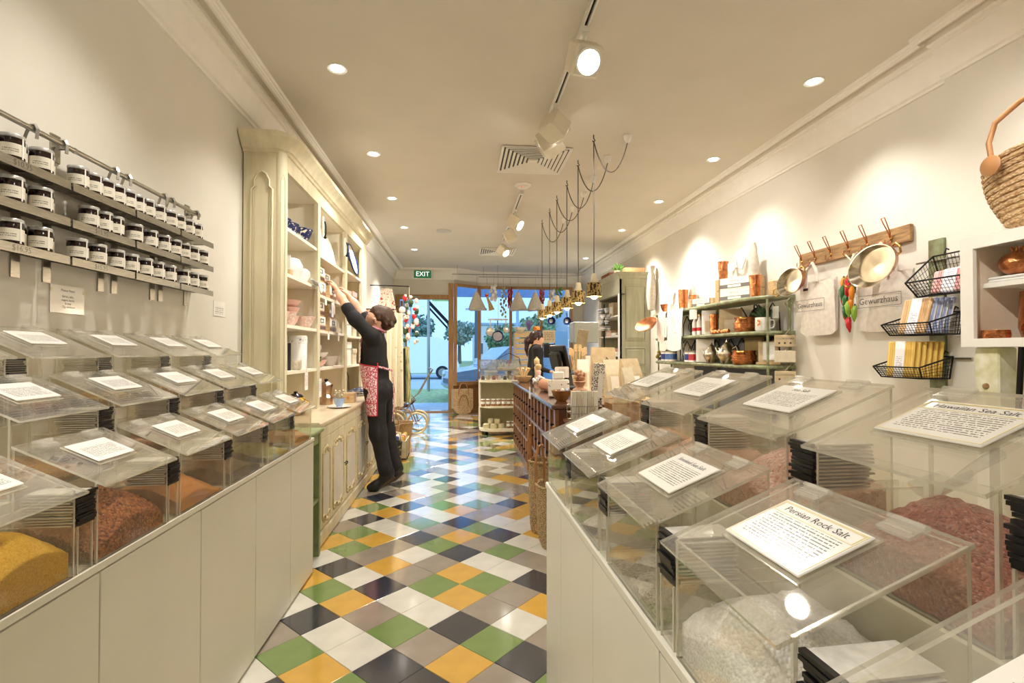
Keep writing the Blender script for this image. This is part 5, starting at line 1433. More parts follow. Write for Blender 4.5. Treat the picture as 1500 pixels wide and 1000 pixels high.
# apron
M['damask'] = mat('red_damask', hx('c9546a'), .8, var=0, scale=75, col2=hx('f3e2e2'), lo=.44, hi=.53, detail=3)
M['redtrim'] = mat('red_trim', hx('c22730'), .7, var=.06)
def apt(a, z):
    """point on the skirt of the apron: angle a from the front, height z"""
    f = (1.17 - z) / .48
    cx = -.79 + .015 * f; rx = .150 - .060 * f; ry = .178 + .012 * f
    return (cx - rx * math.cos(a), T_ - ry * math.sin(a), z)
A0, A1 = -1.9, 1.85
gp = [[apt(A0 + (A1 - A0) * j / 28, 1.165 - .475 * i / 16 - .02 * abs(A0 + (A1 - A0) * j / 28) * (i == 0)) for j in range(29)] for i in range(17)]
ap = MB().sheet(gp, .005).build('apron_skirt', M['damask'], wm, 60)
q = MB(); q.tube([apt(A1, 1.165 - .475 * i / 16) for i in range(17)], .006, 5); q.build('side_trim', M['redtrim'], ap)
q = MB(); q.tube([apt(A0 + (A1 - A0) * j / 28, .69) for j in range(29)], .006, 5); q.build('hem_trim', M['redtrim'], ap)
q = MB(); q.tube([apt(A0 + (A1 - A0) * j / 28, .80) for j in range(29)], .005, 5); q.build('band_trim', M['redtrim'], ap)
q = MB(); q.tube([apt(A0 + (A1 - A0) * j / 28, 1.165 - .02 * abs(A0 + (A1 - A0) * j / 28)) for j in range(29)], .006, 5); q.build('waist_trim', M['redtrim'], ap)
gp = [[(-.925 - .010 * math.cos(1.2 * (v - .5)) + .03 * abs(v - .5) + .012 * u, T_ - .10 + .20 * v, 1.16 + .20 * u) for v in [j / 8 for j in range(9)]] for u in [i / 6 for i in range(7)]]
MB().sheet(gp, .004).build('apron_bib', M['damask'], wm, 60)
for s_ in (-1, 1):
    MB().tube([(-.915, T_ + s_ * .09, 1.35), (-.87, T_ + s_ * .10, 1.455), (-.80, T_ + s_ * .085, 1.487), (-.735, T_ + s_ * .06, 1.465), (-.705, T_, 1.45)], .013, 6).build('apron_strap', mat('pink_strap', hx('dd8fa0'), .8, var=.2, scale=60), wm, 60)
gp = [[(-.635 + .012 * math.sin(3 * u), T_ - .06 + .035 * v, 1.09 - .47 * u) for v in (0, .5, 1)] for u in [i / 10 for i in range(11)]]
MB().sheet(gp, .004).build('apron_tie', M['damask'], wm, 60)
MB().tube([apt(1.85, 1.13), (-.70, T_ - .155, 1.12), (-.655, T_ - .08, 1.10), (-.64, T_ - .03, 1.09)], .010, 6).build('apron_tie', M['damask'], wm, 60)
MB().tube([(-1.105 + .028 * math.cos(a), 4.665 + .028 * math.sin(a), 1.785) for a in [i * PI / 6 for i in range(12)]], .003, 5, closed=True).build('bracelet', M['brass'], wm)
# shoe soles
MB().tube([(-.615, 4.665, .128), (-.69, 4.66, .064), (-.775, 4.655, .023), (-.83, 4.652, .021)], [.025, .024, .023, .020], 8).build('shoe_sole', mat('sole_brown', hx('5b4a35'), .7), wm, 60)
MB().tube([(-.555, 4.83, .128), (-.63, 4.83, .064), (-.715, 4.83, .023), (-.775, 4.83, .021)], [.025, .024, .023, .020], 8).build('shoe_sole', mat('sole_brown', hx('5b4a35'), .7), wm, 60)

# shop assistant behind the counter, in profile
sx0, sy0 = 1.09, 7.28
pr = [((sx0 - .01, sy0, .88), (sx0 - .005, sy0, 1.05), .12, .105, 1, 1.35), ((sx0 - .005, sy0, 1.05), (sx0 + .005, sy0, 1.25), .105, .112, 0, 1.4), ((sx0, sy0 - .13, 1.30), (sx0, sy0 + .13, 1.30), .056, .056, 0),
      ((sx0 - .0, sy0, 1.31), (sx0 + .015, sy0, 1.40), .052, .046, 2), ((sx0 + .01, sy0, 1.465), (sx0 + .03, sy0, 1.46), .085, .08, 2, .86), ((sx0 + .04, sy0, 1.43), (sx0 + .07, sy0, 1.405), .058, .036, 2, .85),
      ((sx0 + .098, sy0, 1.475), (sx0 + .116, sy0, 1.45), .013, .013, 2), ((sx0 + .095, sy0, 1.425), (sx0 + .097, sy0, 1.42), .011, .011, 2),
      ((sx0 - .02, sy0 - .08, .9), (sx0 - .02, sy0 - .08, .48), .095, .07, 1), ((sx0 - .02, sy0 - .08, .48), (sx0 - .03, sy0 - .08, .09), .07, .05, 1), ((sx0 - .05, sy0 - .08, .045), (sx0 + .12, sy0 - .08, .04), .045, .038, 3),
      ((sx0 - .02, sy0 + .08, .9), (sx0 - .02, sy0 + .08, .48), .095, .07, 1), ((sx0 - .02, sy0 + .08, .48), (sx0 - .03, sy0 + .08, .09), .07, .05, 1), ((sx0 - .05, sy0 + .08, .045), (sx0 + .12, sy0 + .08, .04), .045, .038, 3),
      ((sx0, sy0 - .16, 1.29), (sx0 - .02, sy0 - .18, 1.04), .056, .047, 0), ((sx0 - .02, sy0 - .18, 1.04), (sx0 + .18, sy0 - .12, .98), .044, .028, 0),
      ((sx0, sy0 + .16, 1.29), (sx0 - .02, sy0 + .18, 1.04), .056, .047, 0), ((sx0 - .02, sy0 + .18, 1.04), (sx0 + .18, sy0 + .12, .98), .044, .028, 0)]
hand(pr, (sx0 + .185, sy0 - .12, .978), (1, .1, -.1), (0, 0, 1), 2); hand(pr, (sx0 + .185, sy0 + .12, .978), (1, -.1, -.1), (0, 0, 1), 2)
st = thing('person', 'shop assistant in black with auburn ponytail standing behind the counter', 'person', (0, 0, 0))
ob('body', sdf_mesh('body', pr, .008, .05, [M['black'], M['trouser'], M['skin'], M['shoe']]), st)
hp = [((sx0 - .01, sy0, 1.49), (sx0 + .03, sy0, 1.505), .088, .082, 0, .95), ((sx0 - .03, sy0, 1.46), (sx0 - .05, sy0, 1.42), .07, .05, 0), ((sx0 - .10, sy0, 1.455), (sx0 - .125, sy0, 1.42), .045, .045, 0), ((sx0 - .125, sy0, 1.42), (sx0 - .14, sy0 - .01, 1.30), .043, .028, 0), ((sx0 - .14, sy0 - .01, 1.30), (sx0 - .125, sy0 - .01, 1.20), .028, .010, 0), ((sx0 + .05, sy0 - .07, 1.49), (sx0 + .03, sy0 - .078, 1.44), .022, .012, 0)]
ob('hair', sdf_mesh('hair', hp, .007, .02, [M['hairr']]), st)
MB().ball((sx0 + .100, sy0 - .03, 1.472), .009, 8, 6).build('eye', mat('eye_dark2', hx('2a201c'), .2, var=0), st, 60)
MB().tube([(sx0 - .08, sy0 - .02, 1.47), (sx0 - .085, sy0, 1.475), (sx0 - .08, sy0 + .02, 1.47)], .02, 6).build('hair_tie', mat('purple_tie', hx('6a3a5a'), .7), st)
MB().ball((sx0 + .015, sy0 - .075, 1.455), .017, 8, 6, sq=(.7, .5, 1)).build('ear', M['skin'], st, 60)

# ------------------------------------------------------------------ goods by the door on the left
def cloth_hang(name, label, cat, loc, w_, h, m, rz=0, n=5, amp=.02, flare=1.0, group=None, hook=None, part='cloth'):
    t = thing(name, label, cat, loc, rz, group)
    gp = [[((-w_ / 2 + w_ * v) * (1 + (flare - 1) * u), amp * math.sin(n * v * 2 * PI + u) * (.3 + .7 * u), -h * u) for v in [j / 24 for j in range(25)]] for u in [i / 8 for i in range(9)]]
    MB().sheet(gp, .005).build(part, m, t, 60)
    MB().tube([(-w_ * .2, 0, -.01), (0, -.01, .04), (w_ * .2, 0, -.01)], .004, 5).build('hanging_loop', hook or M['kraft'], t)
    return t
M['floralc'] = mat('floral_cloth', hx('e7dcc2'), .85, var=0, scale=22, col2=hx('b9b27a'), lo=.3, hi=.36)
M['poppyc'] = mat('poppy_cloth', hx('dcd0bc'), .85, var=0, scale=28, col2=hx('b03038'), lo=.36, hi=.42)
M['stripec'] = mat('striped_cloth', hx('d8cf9a'), .85, var=0, scale=20, col2=hx('6a7a4a'), lo=.45, hi=.5, stretch=(8, 8, .3))
# coat rail on the wall
t = thing('coat_rail', 'dark wall rail with hooks beside the shop door', 'rail', (XL, 6.5, 1.86))
MB().box(0, .02, 0, 2.6, -.03, .03).build('board', M['oak'], t)
for yy, L_, z in ((.10, .52, -.04), (.34, .50, -.50), (.58, .48, -.47)): MB().tube([(.02, yy, z), (L_ + .03, yy, z - .01), (L_ + .05, yy, z + .04)], .008, 6).build('long_hook', M['blackm'], t); MB().box(0, .012, yy - .03, yy + .03, z - .04, z + .04).build('hook_plate', M['blackm'], t)
cloth_hang('hanging_apron', 'long cream floral apron hanging beside the woman in black', 'apron', (-.86, 6.60, 1.77), .20, 1.22, M['floralc'], .35, 3, .04, 1.25)
cloth_hang('hanging_apron', 'green striped apron hanging behind the cream floral apron', 'apron', (-.87, 7.08, 1.335), .30, .78, M['stripec'], .3, 4, .03, 1.2)
cloth_hang('hanging_apron', 'black apron hanging low behind the cream floral apron', 'apron', (-.88, 6.84, 1.31), .26, .72, M['black'], .35, 3, .03, 1.1)
cloth_hang('bunting_cloth', 'poppy printed triangular cloth hanging by the door jamb', 'cloth', (-1.14, 7.835, 2.237), .16, .52, M['poppyc'], .5, 3, .03, 2.4)
# bunch of knitted decorations
t = thing('ornament_bunch', 'hanging bunch of grey and red cloth ornaments with green leaves in the doorway', 'ornaments', (-.80, 7.8, 2.02))
rr = random.Random(4)
MB().tube([(0, 0, .25), (0, 0, -.62)], .006, 5).build('cord', M['kraft'], t)
for i in range(44):
    z = .10 - i * .0165; x = rr.uniform(-.11, .14); y = rr.uniform(-.07, .07)
    c = rr.choice(['canvas', 'red', 'leafd', 'canvas', 'poppyc', 'leafd'])
    q = MB(); q.ball((x, y, z), rr.uniform(.024, .042), 8, 6, sq=(rr.uniform(.7, 1.3), .6, rr.uniform(.8, 1.5))); q.build('ornament', M[c], t, 60)
MB().tube([(-.603, .06, .27), (0, 0, .25)], .008, 6).build('wall_arm', M['blackm'], t)
# pram
t = thing('doll_pram', 'old folding stroller with maroon seat and spoked wheels by the door', 'stroller', (-.90, 7.75, 0))
for s_ in (0, .34):
    MB().tube([(.22, s_, .17), (.10, s_, .50), (.24, s_, .62), (.37, s_, .86), (.45, s_, .98), (.40, s_, 1.0)], .010, 7).build('frame', M['steel'], t, 60)
    MB().tube([(-.10, s_, .15), (.16, s_, .52), (.02, s_, .66), (-.02, s_, .95)], .010, 7).build('frame', M['steel'], t, 60)
    for x in (.22, -.12):
        w_ = MB().tube([(x + .155 * math.cos(a), s_ - .02, .172 + .155 * math.sin(a)) for a in [2 * PI * i / 24 for i in range(24)]], .016, 8, closed=True).build('wheel', mat('tyre_cream', hx('d8c49a'), .6), t, 60)
        q = MB()
        for k in range(8): q.tube([(x, s_ - .02, .172), (x + .15 * math.cos(k * PI / 4), s_ - .02, .172 + .15 * math.sin(k * PI / 4))], .003, 4)
        q.ball((x, s_ - .02, .172), .02); q.build('spokes', M['steel'], w_)
MB().tube([(.40, 0, 1.0), (.40, .34, 1.0)], .011, 7).build('push_bar', M['steel'], t)
M['maroon'] = mat('maroon_canvas', hx('4a2830'), .8, var=.15, scale=20)
gp = [[(-.10 + .28 * u, .02 + .30 * v, .50 - .08 * math.sin(PI * u)) for v in (0, .5, 1)] for u in [i / 8 for i in range(9)]]
MB().sheet(gp, .02).build('seat', M['maroon'], t, 60)
gp = [[(-.02 + .12 * math.sin(u * 2.2), .02 + .30 * v, .60 + .36 * u) for v in (0, .5, 1)] for u in [i / 8 for i in range(9)]]
MB().sheet(gp, .02).build('backrest', M['maroon'], t, 60)
def basket(name, label, loc, r, h, m, rz=0, sy=1.0, hands=1, flare=1.15, hm=None, hh=.14, cat='basket'):
    t = thing(name, label, cat, loc, rz)
    MB().lathe([(.001, 0), (r * .8, 0), (r * .92, h * .12), (r, h * .5), (r * flare, h), (r * flare - .012, h), (r - .012, h * .5), (r * .85, h * .1), (.001, .01)], 24, sy=sy).build('body', m, t, 50)
    MB().tube([(r * flare * math.cos(a), r * flare * sy * math.sin(a), h) for a in [2 * PI * i / 24 for i in range(24)]], .008, 6, closed=True).build('rim', m, t, 50)
    for k in range(hands):
        yy = (-1 if k == 0 else 1) * r * sy * flare * .92
        if hands == 1: pts = [(-r * flare, 0, h), (-r * .8, 0, h + hh * .8), (0, 0, h + hh), (r * .8, 0, h + hh * .8), (r * flare, 0, h)]
        else: pts = [(-r * .4, yy, h * .86), (-r * .42, yy, h + hh * .5), (-r * .2, yy, h + hh), (r * .2, yy, h + hh), (r * .42, yy, h + hh * .5), (r * .4, yy, h * .86)]
        MB().tube(pts, .010, 7).build('handle', hm or m, t, 60)
    return t
basket('wicker_basket', 'oval wicker basket with arched handle in front of the stroller', (-.86, 7.25, 0), .16, .26, M['wicker'], .2, 1.0, 1, 1.15, None, .2)
basket('wicker_basket', 'wicker basket with arched handle nearer the hutch end', (-1.0, 6.72, 0), .17, .30, M['wicker'], .4, 1.0, 1, 1.15, None, .22)
t = thing('open_case', 'small open trunk of tins standing on the floor below the aprons', 'trunk', (-.755, 6.13, 0))
MB().box(-.115, .115, -.19, .19, 0, .02).build('base', M['maroon'], t)
for a in ((-.115, .115, -.19, -.175), (-.115, .115, .175, .19), (-.115, -.10, -.175, .175), (.10, .115, -.175, .175)): MB().box(a[0], a[1], a[2], a[3], .02, .22).build('side', mat('trunk_cream', hx('cfc2a6'), .6, var=.1), t)
for y in (-.17, 0, .17): MB().box(.115, .121, y - .012, y + .012, 0, .225).build('strap', M['leather'], t)
rr = random.Random(8)
for i in range(15):
    x, y = -.066 + .066 * (i % 3), -.14 + .07 * (i // 3)
    c = rr.choice([hx('c22f35'), hx('f0ead8'), hx('2c4a8a'), hx('d9b24a'), hx('f0ead8')])
    tag(MB().lathe([(.001, 0), (.026, 0), (.028, .004), (.028, .235), (.020, .25), (.001, .25)], 10).build('spice_tin', mat('tin_%d' % i, c, .35, var=.1), None, 40, (-.755 + x, 6.13 + y, .021)), 'small coloured tin packed in the open trunk by the aprons', 'tin', 'tins in the open trunk')
t = thing('hand_trolley', 'black handled shopping trolley bag at the hutch end', 'trolley', (-.80, 5.80 + .48, 0)) if False else None
basket('wire_tub', 'dark patterned tub with pale strap at the hutch end by the floor', (-.775, 5.80, 0), .10, .24, mat('dark_floral', hx('2a2826'), .6, var=0, scale=30, col2=hx('b9a060'), lo=.36, hi=.42), 0, 1.0, 1, 1.05, M['kraft2'], .12)
# ------------------------------------------------------------------ apothecary drawers and the till counter
AX0, AX1, AY0, AY1, AZ = .70, 1.22, 3.68, 6.62, .87
ap_ = thing('apothecary_cabinet', 'dark wooden apothecary cabinet of small drawers forming the till counter', 'cabinet', (AX0, AY0, 0))
MB().box(.024, AX1 - AX0, 0, AY1 - AY0, .07, AZ - .035).build('carcass', M['darkwood'], ap_)
MB().bbox(-.01, AX1 - AX0 + .01, -.01, AY1 - AY0 + .01, 0, .07, .008).build('plinth', M['darkwood'], ap_)
MB().bbox(-.035, AX1 - AX0 + .03, -.035, AY1 - AY0 + .03, AZ - .035, AZ, .010).build('top', M['darktop'], ap_)
NC, NR = 14, 3
M['stilewood'] = mat('apothecary_stile', hx('96653f'), .3, var=.15, scale=7, stretch=(5, 5, .8), coat=.4)  # paler than the drawers, bright reflections on the stiles put into the colour
cw_ = (AY1 - AY0) / NC; rh = (AZ - .035 - .07) / NR
for r in range(NR + 1):
    MB().bbox(-.010, .024, 0, AY1 - AY0, .07 + rh * r - .014, .07 + rh * r + .014, .004).build('rail', M['darkwood'], ap_)
for c in range(NC + 1):
    MB().bbox(-.008, .024, cw_ * c - .022, cw_ * c + .022, .07, AZ - .035, .005).build('stile', M['stilewood'], ap_)
dme = MB().bbox(.008, .026, -cw_ / 2 + .023, cw_ / 2 - .023, -rh / 2 + .015, rh / 2 - .015, .006).mesh('drawer', M['darkwood'])
kme = MB().lathe([(.006, 0), (.006, .012), (.013, .016), (.014, .024), (.008, .03), (.001, .031)], 10, M=Ry(-PI / 2)).mesh('knob', mat('knob_dark', hx('2a2a33'), .15, .3, var=.05), 40)
for c in range(NC):
    for r in range(NR):
        d = ob('drawer', dme, ap_, (0, cw_ * (c + .5), .07 + rh * (r + .5))); ob('knob', kme, d, (.008, 0, .0))
# near end: post and panel
MB().box(-.004, .05, -.008, 0, .07, AZ - .035).build('end_post', M['darkwood'], ap_)
MB().bbox(.09, AX1 - AX0 - .04, -.010, 0, .14, AZ - .09, .006).build('end_panel', M['darkwood'], ap_)

bench = thing('packing_bench', 'plain wooden packing bench behind the apothecary cabinet', 'bench', (1.235, 3.85, 0))
MB().bbox(0, .55, 0, 2.3, .80, .83, .006).build('top', M['palewood'], bench)
for x in (.02, .48):
    for y in (.03, 2.22): MB().box(x, x + .05, y, y + .05, 0, .80).build('leg', M['palewood'], bench)

# goods on the till counter
CT = AZ + .001
bowl('turned wooden bowl of wooden tools at the window end of the till counter', (.80, 6.40, CT), .11, .08, M['palewood'])
t = thing('pestle_set', 'bundle of pale wooden pestles standing in the turned bowl', 'pestles', (.80, 6.40, CT + .015))
for i in range(7):
    a = i * .9; MB().tube([(.01 * math.cos(a), .01 * math.sin(a), 0), (.05 * math.cos(a), .05 * math.sin(a), .11), (.085 * math.cos(a), .085 * math.sin(a), .17)], [.006, .009, .015], 7).build('pestle', M['palewood'], t, 60)
def mill(label, loc, h, m, hm):
    t = thing('pepper_mill', label, 'pepper mill', loc, 0, 'pepper mills')
    MB().lathe([(.001, 0), (.035, 0), (.036, h * .1), (.024, h * .35), (.032, h * .62), (.022, h * .66), (.001, h * .66)], 16).build('body', m, t, 50)
    MB().lathe([(.022, h * .66), (.036, h * .78), (.034, h * .9), (.012, h * .96), (.014, h * .99), (.001, h)], 16).build('head', hm, t, 50)
mill('tall wooden pepper mill with a knob top on the till counter', (.93, 6.12, CT), .33, M['palewood'], M['palewood'])
mill('shorter wooden pepper mill with a pink band beside the tall one', (.92, 5.92, CT), .26, M['pink'], M['palewood'])
t = thing('white_flowers', 'white dried flower posy lying on the till counter by the mills', 'flowers', (.90, 5.60, CT))
rr = random.Random(12)
for i in range(22):
    p = Vector((rr.uniform(-.08, .08), rr.uniform(-.12, .12), rr.uniform(.03, .13))); MB().tube([(0, 0, 0), p], .002, 4).build('stem', M['kraft'], t); MB().ball(p, rr.uniform(.012, .022), 7, 5).build('bloom', M['linen'], t, 60)
tag(MB().tube([(.84, 5.05, CT + .062), (.90, 4.55, CT + .062)], .06, 18).build('paper_roll', mat('tan_roll', hx('d79a78'), .7, var=.08), None, 40), 'thick roll of tan paper lying on the till counter', 'paper roll')
swing_tag('cream price card hanging over the front edge of the till counter', (AX0 - .042, 4.78, CT + .055), .10, .115, PI / 2)
t = thing('wooden_bowl', 'glossy wooden bowl of small trinkets at the near end of the till counter', 'bowl', (.80, 3.95, CT))
MB().lathe(bowl_prof(.085, .085, .008), 22).build('body', mat('oiled_bowl', hx('b0773a'), .25, var=.2, scale=14), t, 50)
t = thing('trinkets', 'small wrapped trinkets heaped in the glossy wooden bowl', 'trinkets', (.80, 3.95, CT + .05))
for i in range(14):
    a = rr.uniform(0, 6.28); MB().ball((.045 * math.cos(a), .045 * math.sin(a), .01 + .03 * rr.random()), .016, 7, 5).build('trinket', rr.choice([M['paper'], M['black'], M['paleblue'], M['pink']]), t)
t = thing('gift_pack', 'white patterned gift pack leaning behind the trinket bowl', 'pack', (.84, 4.25, CT + .003))
MB().bbox(-.09, .09, -.03, .03, 0, .15, .008, M=Rx(-.2)).build('pack', mat('dotted_paper', hx('efebe2'), .5, var=0, scale=40, col2=hx('5a5a52'), lo=.34, hi=.38), t)
MB().bbox(-.05, .05, -.03, .03, .15, .22, .01, M=Rx(-.2)).build('folded_top', M['paper'], t)
t = swing_tag('large cream recipe card tilted above the gift pack', (.90, 4.42, CT + .26), .14, .10, .25)
MB().tube([(0, .006, -.06), (0, .01, -.26)], .004, 5).build('stick', M['palewood'], t); MB().lathe([(.03, -.26), (.03, -.25), (.006, -.24)], 12).build('foot', M['palewood'], t)
t = thing('wrapped_soap', 'gathered orange paper parcel beside the recipe card', 'parcel', (.985, 4.10, CT))
MB().lathe([(.001, 0), (.05, 0), (.065, .04), (.06, .08), (.03, .10), (.055, .145), (.045, .15), (.02, .11), (.001, .10)], 18).build('paper', mat('crinkled_orange', hx('e6b795'), .7, var=.15, scale=30, bump=.6, bscale=40), t, 30)
t = thing('paper_rosette', 'round crinkled orange paper rosette on top of the parcel shelf', 'rosette', (.985, 4.10, CT + .148))
for i in range(26):
    a = rr.uniform(0, 6.28); b = rr.uniform(0, PI); MB().ball((.036 * math.sin(b) * math.cos(a), .036 * math.sin(b) * math.sin(a), .045 + .036 * math.cos(b)), .018, 7, 5).build('petal', mat('rosette_%d' % i, hx('e2ad8a'), .7, var=.2, scale=40) if i == 0 else bpy.data.materials['rosette_0'], t, 60)
t = thing('bottle_carton', 'tall black and white lattice bottle carton with white label at the counter end', 'carton', (1.07, 3.90, CT + .003), .35)
MB().bbox(-.035, .035, -.035, .035, 0, .30, .004, M=Ry(.12)).build('carton', mat('lattice_black', hx('efeae0'), .5, var=0, scale=90, col2=hx('1c1b1b'), lo=.46, hi=.5), t)
MB().box(-.026, .026, -.0375, -.036, .03, .22, M=Ry(.12)).build('label', M['paper'], t)
# till screen
t = thing('till_screen', 'black till monitor turned away, on a stand on the till counter', 'monitor', (1.10, 5.25, CT))
Mx = Tr(-.02, 0, .17) @ Rz(.30) @ Ry(-.25)
MB().bbox(-.02, .02, -.17, .17, 0, .30, .012, M=Mx).build('screen', M['blackp'], t)
MB().bbox(-.075, -.015, -.11, .11, .04, .24, .02, M=Mx).build('rear_housing', M['blackp'], t)
MB().tube([(-.02, 0, .22), (0, 0, .10), (.02, 0, .02)], .035, 10).build('stand', M['blackp'], t)
MB().bbox(-.12, .14, -.12, .12, 0, .025, .01).build('foot', M['blackp'], t)
# kraft bags standing on the bench
def kraft_bag(label, loc, w_, d, h, rz, tilt, m, win=False, group=None):
    t = thing('paper_bag', label, 'paper bag', loc, rz, group)
    Mx = Rx(tilt)
    q = MB(); vs_ = []
    for z, sd in ((0, 1), (h * .6, .9), (h * .9, .35), (h, .15)):
        vs_ += [tuple(Mx @ Vector(p)) for p in ((-w_ / 2, -d / 2 * sd, z), (w_ / 2, -d / 2 * sd, z), (w_ / 2, d / 2 * sd, z), (-w_ / 2, d / 2 * sd, z))]
    fs_ = [(3, 2, 1, 0), (12, 13, 14, 15)] + [(k * 4 + j, k * 4 + (j + 1) % 4, k * 4 + 4 + (j + 1) % 4, k * 4 + 4 + j) for k in range(3) for j in range(4)]
    q.add(vs_, fs_); q.build('bag', m, t)
    MB().box(-w_ * .28, w_ * .28, -d / 2 * .95 - .004, -d / 2 * .95 - .002, h * .12, h * .55, M=Mx).build('label', TAGM if win else M['kraft2'], t)
    return t
kraft_bag('tall kraft bag with a black emblem behind the till counter', (1.39, 4.75, .84), .24, .10, .47, .12, -.10, M['kraft'])
q = MB()
for p in (((0, .0), (.012, .03), (-.008, .055)), ((-.02, .02), (.0, .045), (.02, .02)), ((0, -.035), (.018, -.015), (0, .005))): q.tube([(1.385 + a, 4.655, 1.16 + b) for a, b in p], .004, 5)
tag(q.build('bag_emblem', M['ink'], bpy.data.objects['paper_bag']), None)
bpy.data.objects['bag_emblem'].matrix_parent_inverse = bpy.data.objects['paper_bag'].matrix_basis.inverted()
kraft_bag('kraft bag with printed label leaning against its taller neighbour', (1.40, 4.45, .84), .17, .08, .36, .25, -.22, M['kraft2'], True)
kraft_bag('broad kraft bag with folded top nearest the armoire', (1.52, 4.30, .84), .18, .12, .37, .3, -.2, M['kraft'], True)
kraft_bag('slim printed kraft packet at the front of the bag group', (1.44, 4.12, .84), .11, .05, .30, .3, -.25, M['kraft2'], True)
t = thing('card_box', 'small white box with black windows in front of the kraft bags', 'box', (1.318, 4.02, .831))
MB().bbox(-.055, .055, -.03, .03, 0, .14, .004).build('box', M['kraft2'], t); MB().box(-.04, -.01, -.032, -.03, .06, .085).build('pane', M['ink'], t); MB().box(.01, .04, -.032, -.03, .06, .085).build('pane', M['ink'], t)
# stool with a wire cage of tall striped packets
t = thing('display_stool', 'low dark stool at the end of the apothecary cabinet', 'stool', (.88, 3.48, 0))
MB().bbox(-.14, .14, -.11, .11, .755, .78, .005).build('seat', M['darkwood'], t)
for x in (-.12, .09):
    for y in (-.09, .06): MB().box(x, x + .03, y, y + .03, 0, .755).build('leg', M['darkwood'], t)
t = thing('wire_cage', 'small steel wire cage holding tall packets on the dark stool', 'cage', (.87, 3.48, .781))
for z in (.0, .05, .10): MB().tube([(-.11, -.07, z + .003), (.11, -.07, z + .003), (.11, .07, z + .003), (-.11, .07, z + .003)], .003, 5, closed=True).build('ring', M['steel'], t)
q = MB()
for k in range(9): q.tube([(-.11 + .0275 * k, -.07, .003), (-.11 + .0275 * k, -.07, .103)], .002, 4); q.tube([(-.11 + .0275 * k, .07, .003), (-.11 + .0275 * k, .07, .103)], .002, 4)
q.build('wires', M['steel'], t)
M['stripepk'] = mat('striped_packet', hx('eae4d4'), .5, var=0, scale=16, col2=hx('8d8a80'), lo=.36, hi=.40, stretch=(10, 10, .4))
for k in range(5):
    tag(MB().bbox(-.018, .018, -.012, .012, 0, .20, .003).build('spaghetti_packet', M['stripepk'], None, 0, (.792 + .039 * k, 3.48 + .02 * (k % 2), .787), .2), 'tall slim striped packet standing in the wire cage', 'packet', 'packets in the wire cage')
t = thing('wooden_crate', 'small honey coloured wooden crate beside the wire cage', 'crate', (1.16, 3.50, 0))
MB().box(-.11, .11, -.10, .10, 0, .02).build('base', M['palewood'], t)
for z in [.03 + .147 * k for k in range(6)]:
    MB().box(-.11, .11, -.10, -.085, z, z + .125).build('slat', M['oak'], t); MB().box(-.11, .11, .085, .10, z, z + .125).build('slat', M['oak'], t)
for x in (-.11, .098): MB().box(x, x + .012, -.085, .085, 0, .90).build('end', M['oak'], t)
# seagrass totes on the floor
def tote(label, loc, r, h, m, hm, hh, rz=0, sy=1.1):
    return basket('seagrass_tote', label, loc, r, h, m, rz, sy, 2, 1.05, hm, hh, 'tote')
tote('low seagrass tote with tan leather handles on the tiled floor by the counter end', (.64, 3.22, 0), .14, .40, M['seagrass'], M['leather'], .24, .9)
tote('taller seagrass tote behind the low one beside the apothecary drawers', (.565, 3.50, 0), .09, .50, M['seagrass'], M['leather'], .24, 1.2, 1.0)

# ------------------------------------------------------------------ round ended shelf unit with glass case
RU = thing('display_unit', 'cream round ended shelf unit with jars at the end of the till counter', 'shelf unit', (.28, 7.50, 0))
def rplan(o=0):
    pts = [(.70, o), (.24, o)]
    for i in range(9):
        a = -PI / 2 - i * PI / 16; pts.append((.22 + (.22 - o) * math.cos(a), .22 + (.22 - o) * math.sin(a)))
    pts += [(o, .60 - o), (.70, .60 - o)]
    return pts
ucream = mat('unit_cream', hx('e6dfc4'), .5, var=.03)
for z0, z1, n_ in ((.06, .10, 'base_board'), (.415, .44, 'shelf'), (.80, .83, 'top_board')):
    MB().prism(rplan(), z0, z1).build(n_, ucream, RU)
back = rplan(.0)[10:]
MB().box(.0, .70, .56, .60, .10, .80).build('back_panel', ucream, RU)
MB().box(.67, .70, .02, .56, .10, .80).build('side_panel', ucream, RU)
MB().box(0, .02, .24, .56, .10, .80).build('side_panel', ucream, RU)
for x, y in ((.1, .12), (.62, .08), (.08, .52), (.62, .52)): MB().cyl((x, y, 0), .03, .06, 10).build('foot', M['blackm'], RU)
jm = MB().lathe([(.001, 0), (.034, 0), (.034, .085), (.03, .09), (.001, .09)], 14)
hj = jm.mesh('jar_body', mat('honey_brown', hx('9a6a42'), .2, var=.1), 40); hl = MB().lathe([(.0345, .03), (.0345, .07)], 14, open_=True).mesh('label', M['paper'], 40); hc = MB().lathe([(.033, .09), (.033, .105), (.001, .106)], 14).mesh('lid', M['paper'], 40)
for i in range(8):
    for lv, z in ((0, .441),) + (((1, .101),) if i > 4 else ()):
        t = thing('preserve_jar', 'brown preserve jar with white lid on the %s of the round ended unit' % ('shelf' if lv == 0 else 'floor board'), 'jar', (.33 + .078 * i, 7.60, z), 0, 'preserve jars on the round ended unit, ' + ('shelf' if lv == 0 else 'floor board'))
        ob('jar_body', hj, t); ob('label', hl, t); ob('lid', hc, t)
for i, (x, y, z, r) in enumerate(((.38, 7.62, .101, .05), (.49, 7.60, .101, .05), (.60, 7.62, .101, .048), (.545, 7.63, .172, .045), (.447, 7.64, .172, .04))):
    tag(MB().lathe([(.001, 0), (r, 0), (r * 1.05, .02), (r, .06), (r * .8, .07), (.001, .07)], 14).build('cheese_tin', mat('pale_gold', hx('d9cfa4'), .4, var=.08) if i == 0 else bpy.data.materials['pale_gold'], None, 40, (x, y, z)), 'small pale gold tin stacked on the floor board of the round ended unit', 'tin', 'pale gold tins on the round ended unit')
